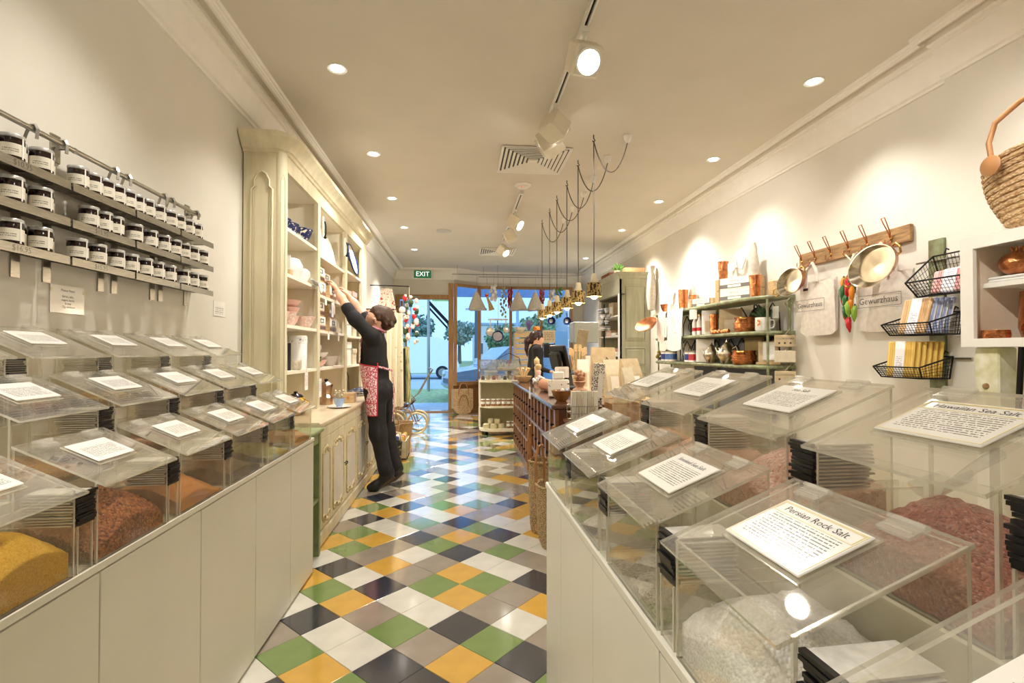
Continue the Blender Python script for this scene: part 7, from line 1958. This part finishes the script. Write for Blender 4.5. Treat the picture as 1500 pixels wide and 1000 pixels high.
for i in range(60):
    a = rr.uniform(0, 6.28); b = rr.uniform(.1, 1.15); r = rr.uniform(.07, .12)
    p = Vector((r * math.sin(b) * math.cos(a), r * math.sin(b) * math.sin(a), .055 + r * math.cos(b)))
    MB().tube([(.02 * math.cos(a), .02 * math.sin(a), .045), Vector((p.x * .5, p.y * .5, max(.082, p.z * .75))), p], [.002, .007, .003], 4).build('leaf', M['leafd'], t)
# lower shelf
for i, (y, c, lab) in enumerate(((5.75, hx('2e3f86'), 'dark blue labelled jar at the far end of the lower shelf'), (5.63, hx('4a6fb0'), 'blue labelled jar with pale lid on the lower shelf'), (5.52, hx('4a6fb0'), 'blue labelled jar second from the scissors'), (5.12, hx('2e3f86'), 'small blue and red jar beside the scissors'), (5.02, hx('c23a3a'), 'small red labelled jar next to the paper card'))):
    t = thing('label_jar', lab, 'jar', (2.42, y, S3), 0)
    MB().lathe([(.001, 0), (.045, 0), (.045, .10), (.001, .10)], 16).build('jar', M['porc'], t, 50); MB().lathe([(.0455, .02), (.0455, .085)], 16, open_=True).build('label', mat('jar_lab_%d' % i, c, .5, var=.2, scale=50), t, 50); MB().lathe([(.044, .10), (.044, .118), (.001, .12)], 16).build('lid', M['steel'], t, 50)
t = thing('olive_sprig', 'sprig of yellow berries and dark fruit at the far end of the lower shelf', 'fruit', (2.50, 5.93, S3 + .003))
for i in range(16):
    p = (rr.uniform(-.06, .06), rr.uniform(-.10, .10), .02 + .10 * rr.random()); MB().ball(p, .024, 8, 6).build('berry', M['orange'] if i % 3 == 0 else mat('olive_%d' % i, hx('8a7a2a') if i % 2 else hx('3a2220'), .4), t, 60)
    if i % 3 == 0: MB().tube([(0, 0, .0), p], .003, 4).build('twig', M['oldwood'], t)
t = thing('grape_scissors', 'ornate silver scissors standing among the blue jars', 'scissors', (2.43, 5.27, S3 + .004))
for s_ in (-1, 1):
    MB().tube([(0, s_ * .05, 0), (0, s_ * .015, .08), (0, -s_ * .02, .14), (0, -s_ * .03, .20)], [.004, .006, .006, .004], 6).build('blade', M['chrome'], t, 60); MB().tube([(0, -s_ * .03 + .022 * math.cos(a), .215 + .022 * math.sin(a)) for a in [i * PI / 5 for i in range(10)]], .005, 5, closed=True).build('bow', M['chrome'], t, 60)
kraft_bag('tall white printed card pack with a grey header on the lower shelf', (2.47, 4.86, S3 + .004), .17, .05, .235, -.5, -.08, M['paper'], True)
teapot('silver spired teapot nearer the card pack', (2.43, 4.65, S3), .075, .20, M['silver'], PI * .62, None, True, 'silver teapots')
teapot('silver spired teapot nearer the copper mould', (2.43, 4.37, S3), .085, .22, M['silver'], PI * .62, None, True, 'silver teapots')
copper_pot('fluted copper mould pot on the lower green shelf', (2.46, 4.14, S3), .10, .12, .8)
t = thing('gilt_board', 'dark gold framed board leaning at the back of the lower shelf', 'board', (2.64, 4.28, S3))
MB().bbox(-.008, .008, -.15, .15, 0, .24, .004).build('board', mat('olive_gold', hx('a08a48'), .5, var=.08), t)
q = MB()
for a in ((-.14, .14, .015, .02), (-.14, .14, .22, .225), (-.14, -.135, .015, .225), (.135, .14, .015, .225)): q.box(-.011, -.009, *a)
q.build('gilt_line', M['ink'], t)
t = thing('recipe_stand', 'small wooden easel with a printed recipe card on the lower shelf', 'stand', (2.55, 3.93, S3), -.6)
MB().bbox(-.09, .09, -.04, .06, 0, .022, .004).build('ledge', M['palewood'], t); MB().bbox(-.075, .075, -.008, .008, .02, .20, .004, M=Rx(-.15)).build('board', M['kraft'], t); MB().box(-.04, .05, -.0115, -.009, .04, .19, M=Rx(-.15)).build('card', TAGM, t)
for z, lab, m_ in ((1.40, 'kraft packet with dark print hung at the near end of the green shelf', 'kraft'), (1.275, 'cream packet hung below the kraft packet at the near shelf end', 'kraft2'), (1.11, 'kraft packet hung lowest at the near end of the green shelf', 'kraft')):
    t = thing('seed_packet', lab, 'packet', (2.585, 3.765, z), -.6)
    MB().bbox(-.075, .075, -.012, .012, -.095, 0, .004).build('packet', M[m_], t)
    if m_ == 'kraft':
        q = MB(); text_into(q, 'COOKWARE', .022, frame((0, -.0125, -.03), (1, 0, 0), (0, 0, 1))); q.build('lettering', M['ink'], t)
        for x in (-.04, 0, .04): MB().ball((x, -.012, -.065), .008, 6, 4, sq=(1, .3, 1)).build('print_mark', M['ink'], t)
    MB().tube([(0, 0, 0), (.02, .02, .03), (.035, .045, .045)], .0025, 4).build('string', M['kraft2'], t)
t = thing('acrylic_tag_holder', 'clear hanging ticket holder at the near end of the middle shelf', 'holder', (2.575, 3.865, 1.7005), -.6)
MB().box(-.03, .03, -.003, .003, -.17, 0).build('sleeve', M['glasst'], t); MB().box(-.022, .022, -.001, .001, -.16, -.06).build('ticket', M['paper'], t)

# ------------------------------------------------------------------ grey green armoire
AR = thing('armoire', 'tall grey green painted armoire with panelled side and open shelves', 'armoire', (2.256, 6.945, 0))
ad = XR - .012 - 2.256; aw = 1.12; ah = 2.33
MB().box(0, ad, 0, .035, .06, ah).build('side_panel', M['greyg'], AR); MB().box(0, ad, aw - .035, aw, .06, ah).build('side_panel', M['greyg'], AR)
MB().box(ad - .015, ad, .035, aw - .035, .06, ah).build('back_panel', M['darkin'], AR)
MB().bbox(-.015, ad + .0, -.015, aw + .015, 0, .08, .006).build('plinth', M['greyg'], AR)
for a in ((0, .07), (aw - .07, aw)): MB().box(-.006, .03, a[0], a[1], .08, 2.10).build('front_stile', M['white'], AR)
MB().box(-.006, .03, 0, aw, 2.10, ah).build('frieze', M['greyg'], AR)
for z in (.55, .92, 1.215, 1.505, 1.80): MB().box(.0, ad - .015, .035, aw - .035, z - .022, z).build('shelf', M['white'], AR)
MB().box(0, ad, 0, aw, 2.08, 2.10).build('shelf_top', M['darkin'], AR)
for z0, z1 in ((.20, .98), (1.05, 1.33), (1.42, 2.22)):
    p = MB().bbox(.07, ad - .06, -.008, 0, z0, z1, .006).build('side_frame', M['greyg'], AR)
    MB().bbox(.10, ad - .09, -.014, -.006, z0 + .04, z1 - .04, .006).build('side_raised_panel', M['greyg'], p)
    MB().tube([(.085, -.009, z0 + .022), (ad - .075, -.009, z0 + .022), (ad - .075, -.009, z1 - .022), (.085, -.009, z1 - .022)], .004, 5, closed=True).build('side_moulding', M['darkin'], p)
cp2 = [(0, ah - .02), (.015, ah), (.02, ah + .02), (.045, ah + .05), (.055, ah + .075), (0, ah + .075)]
path = [((ad, 0), (0, -1)), ((0, 0), (-1, -1)), ((0, aw), (-1, 0))]
vs_ = []; n = len(cp2)
for (bx, by), (nx, ny) in path: vs_ += [(bx + nx * d, by + ny * d, z) for d, z in cp2]
fs_ = [tuple(range(n)), tuple(range(2 * n, 3 * n))]
for k in range(2): fs_ += [(k * n + i, k * n + (i + 1) % n, k * n + n + (i + 1) % n, k * n + n + i) for i in range(n)]
MB().add(vs_, fs_).build('cornice', M['greyg'], AR); MB().box(0, ad, 0, aw, ah, ah + .07).build('top', M['greyg'], AR)
t = thing('wooden_tray', 'shallow dark wooden tray on top of the armoire', 'tray', (2.50, 7.05, ah + .0755))
MB().box(-.15, .15, -.07, .07, 0, .012).build('base', M['oldwood'], t)
for a in ((-.15, .15, -.07, -.058), (-.15, .15, .058, .07), (-.15, -.138, -.058, .058), (.138, .15, -.058, .058)): MB().box(a[0], a[1], a[2], a[3], .012, .075).build('side', M['oldwood'], t)
t = thing('wooden_tray', 'red brown slatted seed tray behind the little plant', 'tray', (2.30, 7.62, ah + .0755))
for k in range(4): MB().box(-.06, .06, -.22 + .0 * k, .22, .018 * k, .014 + .018 * k).build('slat', mat('red_wood', hx('9a5f3c'), .6, var=.15) if k == 0 else bpy.data.materials['red_wood'], t)
t = thing('small_plant', 'little bright green leafy plant on top of the armoire', 'plant', (2.32, 7.25, ah + .0755))
MB().lathe([(.001, 0), (.045, 0), (.055, .07), (.05, .07), (.04, .01), (.001, .01)], 16).build('pot', M['kraft2'], t, 50)
for i in range(40):
    a = rr.uniform(0, 6.28); b = rr.uniform(.1, 1.4); r = rr.uniform(.07, .15); p = Vector((r * math.sin(b) * math.cos(a), r * math.sin(b) * math.sin(a), .07 + r * .8 * math.cos(b)))
    MB().tube([(0, 0, .05), p * .8, p], [.002, .012, .003], 4).build('leaf', M['leaf'], t)
for i, (z, y, w_, h, m_, lab) in enumerate(((1.801, 7.55, .22, .22, 'kraft', 'brown framed recipe book on the top armoire shelf'), (1.506, 7.40, .30, .05, 'kraft2', 'flat cream soap box on the second armoire shelf'), (1.506, 7.70, .25, .09, 'pink', 'pink soap box on the second armoire shelf'), (1.216, 7.30, .12, .05, 'paper', 'white soap bar at the near side of the third armoire shelf'), (1.216, 7.50, .12, .05, 'paper', 'white soap bar in the middle of the third armoire shelf'), (1.267, 7.40, .12, .05, 'pink', 'pale pink soap bar on top of two white ones'), (.921, 7.40, .3, .12, 'kraft', 'kraft box on the fourth armoire shelf'))):
    t = thing('soap_box', lab, 'box', (2.36, y, z))
    MB().bbox(-.05, .05, -w_ / 2, w_ / 2, 0, h, .006).build('box', M[m_], t); MB().box(-.0515, -.05, -w_ * .3, w_ * .3, h * .25, h * .7).build('label', M['paper'], t)
t = thing('linen_sack', 'tied linen sack hanging on the wall beside the armoire', 'sack', (XR - .072, 6.72, 2.45))
MB().lathe([(.001, -.62), (.05, -.6), (.07, -.4), (.05, -.12), (.03, -.06), (.055, 0), (.05, .01), (.001, .0)], 16).build('cloth', M['canvas'], t, 60); MB().tube([(.04, 0, -.06), (.05, 0, .02)], .004, 5).build('cord', M['kraft'], t)

# ------------------------------------------------------------------ hook board with totes, copper pans and chillies
WX = XR - .005
hk = thing('hook_board', 'weathered plank with wire hooks fixed to the wall', 'hook board', (WX, 3.72, 1.985))
MB().bbox(-.025, 0, -.99, 0, -.055, .052, .004).build('plank', M['oldwood'], hk)
hy = [3.70 - .155 * k for k in range(7)]
hy = [3.68, 3.53, 3.37, 3.20, 3.04, 2.86]
for y in hy:
    yy = y - 3.72
    h_ = MB().tube([(-.028, yy, -.03), (-.045, yy, .02), (-.075, yy + .01, .09), (-.085, yy + .012, .115), (-.08, yy - .008, .118), (-.07, yy - .010, .09), (-.04, yy - .004, .03), (-.03, yy, -.02)], .0035, 6).build('hook', M['copper'], hk, 60)
    MB().tube([(-.03, yy, -.03), (-.06, yy, -.06), (-.075, yy, -.045), (-.07, yy, -.02)], .0035, 6).build('lower_hook', M['copper'], h_, 60)
    MB().ball((-.03, yy, -.01), .009, 7, 5).build('screw', M['brass'], h_)
def wall_tote(label, y0, y1, z0, z1, layers, printed, zs):
    t = thing('canvas_tote', label, 'tote bag', (WX - .03, (y0 + y1) / 2, z0))
    w_ = y1 - y0; h = z1 - z0
    for k in range(layers):
        gp = [[(-.012 - .022 * k - .014 * math.sin(PI * v) * math.sin(PI * u) + .006 * math.sin(5 * v + 3 * u + k), -w_ / 2 + w_ * v * 1.0 - .02 * k, h * u - .012 * k - .03 * (1 - u) * (abs(v - .5) * 2) ** 6 * -1) for v in [j / 14 for j in range(15)]] for u in [i / 12 for i in range(13)]]
        MB().sheet(gp, .010).build('bag', M['canvas'], t, 60)
    xs = -.012 - .022 * (layers - 1) - .02
    MB().tube([(xs + .01, w_ * .22, h - .02), (xs + .01, w_ * .18, h + zs * .6), (xs + .02, w_ * .02, h + zs), (xs + .01, -w_ * .10, h + zs * .6), (xs + .01, -w_ * .14, h - .02)], .013, 6).build('strap', M['canvas'], t, 60)
    xp = xs - .012
    q = MB(); a, b = w_ * .42, h * .17; zc = h * .52
    for s_ in (-1, 1):
        q.box(xp - .0005, xp, -a, a, zc + s_ * b / 1.6 - .0015, zc + s_ * b / 1.6 + .0015); q.box(xp - .0005, xp, s_ * a - .0015, s_ * a + .0015, zc - b / 1.6, zc + b / 1.6)
    q.build('print_frame', M['inkgrey'], t)
    q = MB(); text_into(q, printed, w_ * .145, frame((xp - .001, 0, zc), (0, -1, 0), (0, 0, 1))); q.build('lettering', M['ink'], t)
    MB().box(xp - .006, xp - .004, w_ * .02, w_ * .16, h * .82, h * 1.05).build('swing_tag', M['paper'], t); MB().box(xp - .007, xp - .006, w_ * .02, w_ * .16, h * .80, h * .85).build('tag_band', M['blackp'], t)
wall_tote('canvas tote with printed shop name, several hung together beside the green shelf', 3.30, 3.66, 1.41, 1.80, 3, 'Gewürzhaus', .13)
wall_tote('wide canvas tote with printed shop name hanging behind the larger copper pan', 2.69, 3.09, 1.405, 1.76, 2, 'Gewürzhaus', .19)
def gratin(label, y, z, a, b, roll, hook_y):
    t = thing('copper_pan', label, 'pan', (WX - .20, y, z))
    Mx = Rz(-.05) @ Rx(roll) @ Ry(-PI / 2 - .22)
    n = 28; vs_ = []; pr_ = [(.001, .062, 0), (.74, .062, 0), (.82, .055, 0), (1.0, 0, 0), (.965, 0, 1), (.79, .048, 1), (.001, .052, 1)]
    q = MB(); fs_ = []; ms = []
    for r, zz, m_ in pr_:
        for j in range(n): an = 2 * PI * j / n; vs_.append((b * r * math.cos(an), a * r * math.sin(an), -zz + .0))
    for i in range(len(pr_) - 1):
        for j in range(n): fs_.append((i * n + j, i * n + (j + 1) % n, (i + 1) * n + (j + 1) % n, (i + 1) * n + j)); ms.append(pr_[i + 1][2] if i < 3 else 1)
    q.add(vs_, fs_, ms, Mx); q.build('pan_body', [M['copper'], M['tin']], t, 50)
    for s_ in (-1, 1):
        MB().tube([Mx @ Vector((-.03, s_ * a * .98, -.01)), Mx @ Vector((-.03, s_ * (a + .035), 0)), Mx @ Vector((.0, s_ * (a + .05), .003)), Mx @ Vector((.03, s_ * (a + .035), 0)), Mx @ Vector((.03, s_ * a * .98, -.01))], .006, 6).build('handle', M['brass'], t, 60)
    p = Mx @ Vector((0, -(a + .048), .003))
    MB().tube([p, Vector((.13, hook_y - y, 1.94 - z)), Vector((.135, hook_y - y + .012, 1.928 - z)), p], .004, 5).build('ring', M['copper'], t)
gratin('small oval copper pan with tinned inside hung at the shelf end of the hook board', 3.60, 1.80, .160, .095, -.34, 3.53)
gratin('large oval copper pan with tinned inside hanging over the wide tote', 2.83, 1.79, .19, .115, -.34, 2.86)
# chillies
t = thing('chilli_string', 'hanging string of glossy red, orange and green chillies between the totes', 'chillies', (WX - .06, 3.12, 1.93))
MB().tube([(0, 0, 0), (-.02, 0, -.06), (-.03, 0, -.14)], .008, 6).build('raffia', M['kraft2'], t)
for a in (-1, 1): MB().tube([(-.02, 0, -.05), (-.02, a * .03, -.02), (-.02, a * .05, .0)], .005, 5).build('raffia_bow', M['kraft2'], t)
chl = [('orange', .05, -.16), ('red', -.005, -.155), ('chilig', .03, -.22), ('red', .045, -.25), ('orange', -.04, -.23), ('chilig', .0, -.28), ('lime', .035, -.30), ('orange', -.03, -.31), ('chilig', .005, -.34), ('lime', -.045, -.36), ('red', .02, -.36), ('lime', -.015, -.33), ('orange', .025, -.37), ('red', -.005, -.43), ('red', -.02, -.20), ('chilig', -.035, -.17)]
for i, (c, y, z) in enumerate(chl):
    an = rr.uniform(-.15, .15); x0 = -.035 - .012 * (i % 3)
    MB().tube([(x0, y, z), (x0 - .006, y + an * .02, z - .025), (x0 - .004, y + an * .05, z - .07), (x0, y + an * .10, z - .105)], [.012, .019, .015, .003], 8).build('chilli', M[c], t, 60)
    MB().tube([(x0, y, z + .002), (x0, y, z + .016)], [.009, .003], 5).build('stalk', M['leafd'], t)

# ------------------------------------------------------------------ wire baskets on the wall
def wire_basket(label, loc, w_, d, hf, hb_, tilt, rz=0):
    """hung on the wall behind (+x); open top, low front; local -x is the front"""
    t = thing('wire_basket', label, 'wire basket', loc, rz)
    Mx = Ry(tilt)
    c = {}
    def P(x, y, z): return tuple(Mx @ Vector((x, y, z)))
    b = [P(-d * .82, -w_ / 2 + .02, 0), P(-d * .82, w_ / 2 - .02, 0), P(0, w_ / 2 - .02, 0), P(0, -w_ / 2 + .02, 0)]
    tp = [P(-d, -w_ / 2, hf), P(-d, w_ / 2, hf), P(0, w_ / 2, hb_), P(0, -w_ / 2, hb_)]
    for k in range(4):
        MB().tube([tp[k], tp[(k + 1) % 4]], .0045, 6).build('rim', M['blackm'], t); MB().tube([b[k], b[(k + 1) % 4]], .004, 6).build('base_wire', M['blackm'], t); MB().tube([b[k], tp[k]], .0045, 6).build('corner_wire', M['blackm'], t)
    q = MB()
    def lerp(p, r, u): return tuple(np.array(p) * (1 - u) + np.array(r) * u)
    def panel(p0, p1, p2, p3, nu, nv):
        for i in range(1, nu): q.tube([lerp(p0, p1, i / nu), lerp(p3, p2, i / nu)], .0014, 3)
        for j in range(1, nv): q.tube([lerp(p0, p3, j / nv), lerp(p1, p2, j / nv)], .0014, 3)
    panel(b[0], b[1], b[2], b[3], 16, 11)
    for k in range(4):
        a, e = b[k], b[(k + 1) % 4]; panel(a, e, tp[(k + 1) % 4], tp[k], 16 if k % 2 == 0 else 11, 5 if k != 2 else 7)
    o = q.build('wire_mesh', M['blackm'], t); o['kind'] = 'stuff'
    for s_ in (-1, 1): MB().tube([P(0, s_ * w_ * .3, hb_), P(.02, s_ * w_ * .3, hb_ + .03), P(.035, s_ * w_ * .3, hb_ + .02)], .004, 5).build('hook', M['blackm'], t)
    return t
NX = XR - .045
wire_basket('black wire basket highest on the wall, tipped outwards with pink striped cloths', (2.655, 2.36, 1.60), .32, .20, .09, .20, -.22)
wire_basket('black wire basket in the middle of the wall holding blue and tan cloth packs', (2.63, 2.52, 1.36), .30, .20, .06, .12, 0)
wire_basket('black wire basket lowest on the wall holding yellow cloth packs', (2.63, 2.58, 1.12), .30, .20, .06, .12, 0)
wp = thing('wall_strip', 'narrow weathered board on the wall carrying the wire baskets', 'board', (XR - .02, 2.535, .95))
MB().box(-.03, .0, -.03, .06, 0, .95).build('board', M['greenshelf'], wp)
for z in (.28, .52, .83): MB().tube([(-.03, -.18, z), (-.035, .13, z)], .006, 6).build('cross_rod', M['steel'], wp)
def cloth_pack(label, loc, w_, h, rz, tilt, c1, c2, group):
    t = thing('cloth_pack', label, 'cloth', loc, rz, group)
    m_ = mat('stripe_' + label[:12].replace(' ', '_'), c1, .8, var=0, scale=10, col2=c2, lo=.46, hi=.52, stretch=(1, 14, .3))
    Mx = Ry(tilt)
    MB().bbox(-.008, .008, -w_ / 2, w_ / 2, 0, h, .005, M=Mx).build('cloth', m_, t); MB().box(-.0095, .0095, -w_ * .18, w_ * .18, -.001, h + .002, M=Mx).build('paper_band', TAGM2, t)
TAGM2 = print_mat('band_print', hx('eceaf0'), hx('a9a6b4'), 2, 1, .010, .05, .12, -.02, .02, freq=200)
for k in range(5): cloth_pack(['tan and blue striped cloth pack at the front of the middle basket', 'blue striped cloth pack behind the front one in the middle basket', 'blue and white striped cloth pack in the middle basket', 'pale striped cloth pack fourth in the middle basket', 'white striped cloth pack at the back of the middle basket'][k], (2.482 + .0208 * k, 2.53 - .012 * k, 1.3662), .17, .20, 0, .26, hx('d8b48a') if k == 0 else hx('8f9cc4'), hx('b98f5c') if k == 0 else hx('e6e4e6'), 'cloths in the middle wire basket')
for k in range(6): cloth_pack(['yellow cloth pack at the front of the lowest basket', 'second yellow cloth pack in the lowest basket', 'third yellow cloth pack in the lowest basket', 'fourth yellow cloth pack in the lowest basket', 'fifth yellow cloth pack in the lowest basket', 'yellow cloth pack at the back of the lowest basket'][k], (2.475 + .022 * k, 2.60 - .012 * k, 1.124), .17, .20, 0, .10, hx('e6c56a'), hx('d3a54a'), 'cloths in the lowest wire basket')
for k in range(4): cloth_pack(['pink striped cloth pack at the front of the highest basket', 'second pink striped cloth pack in the highest basket', 'third pink striped cloth pack in the highest basket', 'red striped cloth pack at the back of the highest basket'][k], (2.520 + .0208 * k, 2.35 - .012 * k, 1.60 - (.135 - .0208 * k) * .2236 + .0095), .19, .12, 0, .22, hx('e0b4b0'), hx('b9706e'), 'cloths in the highest wire basket')

# ------------------------------------------------------------------ white open box cabinet with a rush tote on top
WB = thing('display_cabinet', 'white open box cabinet with copper ware inside, by the wire baskets', 'cabinet', (2.20, .95, 1.287))
wd, wl, wh = .43, 1.03, .47
M['warmin'] = mat('cabinet_inside', hx('ecdcc6'), .6, var=.03)  # cream inside a white box: its warm light is put into the colour
MB().box(wd - .015, wd, 0, wl, 0, wh).build('back', M['warmin'], WB)
MB().box(0, wd, 0, wl, 0, .03).build('bottom', M['white'], WB); MB().box(0, wd, 0, wl, wh - .03, wh).build('top', M['white'], WB)
MB().box(0, wd - .015, wl - .03, wl, .03, wh - .03).build('side', M['warmin'], WB); MB().box(0, wd - .015, 0, .03, .03, wh - .03).build('side', M['warmin'], WB)
for a in ((0, wl, 0, .035), (0, wl, wh - .05, wh), (wl - .055, wl, .035, wh - .05), (0, .055, .035, wh - .05)): MB().box(-.018, 0, *a).build('face_frame', M['white'], WB)
MB().box(.06, wd - .015, .03, wl - .03, .255, .275).build('shelf', M['white'], WB)
t = thing('copper_pomegranate', 'hammered copper pomegranate on folded napkins inside the white cabinet', 'ornament', (2.315, 1.86, 1.287 + .3005))
MB().ball((0, 0, .05), .06, 16, 10, sq=(1, 1, .85)).build('fruit', M['copper'], t, 60)
for k in range(5): a = k * 2 * PI / 5; MB().tube([(.012 * math.cos(a), .012 * math.sin(a), .095), (.02 * math.cos(a), .02 * math.sin(a), .12)], [.007, .002], 5).build('crown_leaf', M['copper'], t)
t = thing('folded_napkins', 'folded white napkins under the copper pomegranate', 'napkins', (2.355, 1.826, 1.287 + .2755))
for k in range(2): MB().bbox(-.08, .08, -.12, .12, .0125 * k, .0115 + .0125 * k, .004).build('napkin', M['linen'], t)
t = thing('copper_jug', 'tall hammered copper jug inside the white cabinet', 'jug', (2.37, 1.81, 1.287 + .0305))
MB().lathe([(.001, 0), (.062, 0), (.075, .05), (.072, .12), (.068, .20), (.063, .20), (.001, .19)], 22).build('jug', M['copper'], t, 50)
t = thing('copper_cuff', 'low copper ring dish at the front of the white cabinet', 'dish', (2.248, 1.892, 1.287 + .0305))
MB().lathe([(.046, 0), (.049, .02), (.046, .04), (.041, .04), (.043, .02), (.041, 0)], 20).build('ring', M['copper'], t, 50)
# rush tote
t = thing('rush_tote', 'big woven rush tote with round tan leather handles on the white cabinet', 'tote', (2.38, 1.60, 1.287 + wh + .009))
q = MB(); gp = []
for i in range(14):
    u = i / 13; row = []
    for j in range(37):
        a = 2 * PI * j / 36
        ry = .30 + .12 * math.sin(min(1, u * 1.1) * PI / 2); rx = .12 + .03 * u
        if u < .12: ry *= .75 + 2 * u
        row.append((rx * math.cos(a), ry * math.sin(a), .32 * u + .015 * u * math.cos(2 * a)))
    gp.append(row)
q.sheet(gp, .014); bag = q.build('body', M['rush'], t, 60)
for i in range(2, 14):
    MB().tube([(p[0] * 1.045, p[1] * 1.015, p[2]) for p in gp[i][:-1]], .011, 6, closed=True).build('coil', M['rush'], bag, 60)
MB().box(-.1, .1, -.25, .25, -.0005, .01).build('base', M['rush'], t)
for s_ in (-1, 1):
    x = s_ * .165
    MB().tube([(x, .27, .29), (x * .98, .285, .38), (x * .9, .27, .46), (x * .85, .18, .51), (x * .85, .05, .52), (x * .85, -.08, .51), (x * .9, -.17, .46), (x * .98, -.19, .38), (x, -.175, .29)], .010, 8).build('handle', M['leather'], t, 60)
    for y in (.27, -.175): MB().lathe([(.001, 0), (.04, 0), (.042, .006), (.035, .010), (.001, .012)], 18, M=Tr(x + s_ * .004, y, .28) @ Ry(s_ * PI / 2)).build('handle_patch', M['leather'], t, 50)
# table and iron bench end carrying the cabinet
t = thing('display_table', 'pale painted table under the white cabinet', 'table', (2.22, .92, 0))
MB().bbox(-.02, .44, -.02, 1.06, .90, .93, .005).build('top', M['white'], t)
for x in (0, .38):
    for y in (.0, .98): MB().box(x, x + .05, y, y + .05, 0, .90).build('leg', M['white'], t)
t = thing('shutter_post', 'peeling pale green post holding up the white cabinet', 'post', (2.24, 1.90, .931))
MB().bbox(-.03, .06, -.05, .05, 0, .354, .006).build('post', mat('peeling_green', hx('c3c08a'), .7, var=.2, scale=14, col2=hx('e6e2cf')), t); MB().ball((-.03, .0, .19), .013, 8, 6).build('knob', M['oldwood'], t)
t = thing('shutter_post', 'peeling pale green post at the hidden end of the white cabinet', 'post', (2.30, 1.02, .931))
MB().bbox(-.03, .06, -.05, .05, 0, .354, .006).build('post', bpy.data.materials['peeling_green'], t)
t = thing('iron_railing', 'black iron scroll railing under the white cabinet', 'railing', (2.205, 1.68, .931))
for y in (.08, -.03, -.20, -.32): MB().bar((0, y + .02, 0), (0, y, .354), .014, .014).build('bar', M['blackm'], t)
MB().tube([(0, -.115 + .07 * math.cos(a), .20 + .07 * math.sin(a)) for a in [i * PI / 9 for i in range(18)]], .008, 6, closed=True).build('ring', M['blackm'], t, 60)
MB().tube([(0, -.115 + .03 * math.cos(a) * (1 + a * .1), .20 + .03 * math.sin(a)) for a in [i * PI / 6 for i in range(9)]], .006, 6).build('scroll', M['blackm'], t, 60)
t = thing('price_card', 'white printed card propped before the iron railing', 'card', (2.10, 1.55, .931))
MB().box(-.003, .003, -.10, .10, 0, .20).build('card', print_mat('price_card_print', hx('eef0f4'), hx('9aa0ac'), 2, 1, .022, .03, .17, -.08, .08, freq=70), t); MB().box(-.03, .03, -.03, .03, 0, .01).build('foot', M['paper'], t)
cloth_hang('tea_towel', 'grey checked towel hanging from the white cabinet corner', 'towel', (2.60, 2.025, 1.28), .10, .24, M['canvas'], -.8, 2, .01, 1.05)
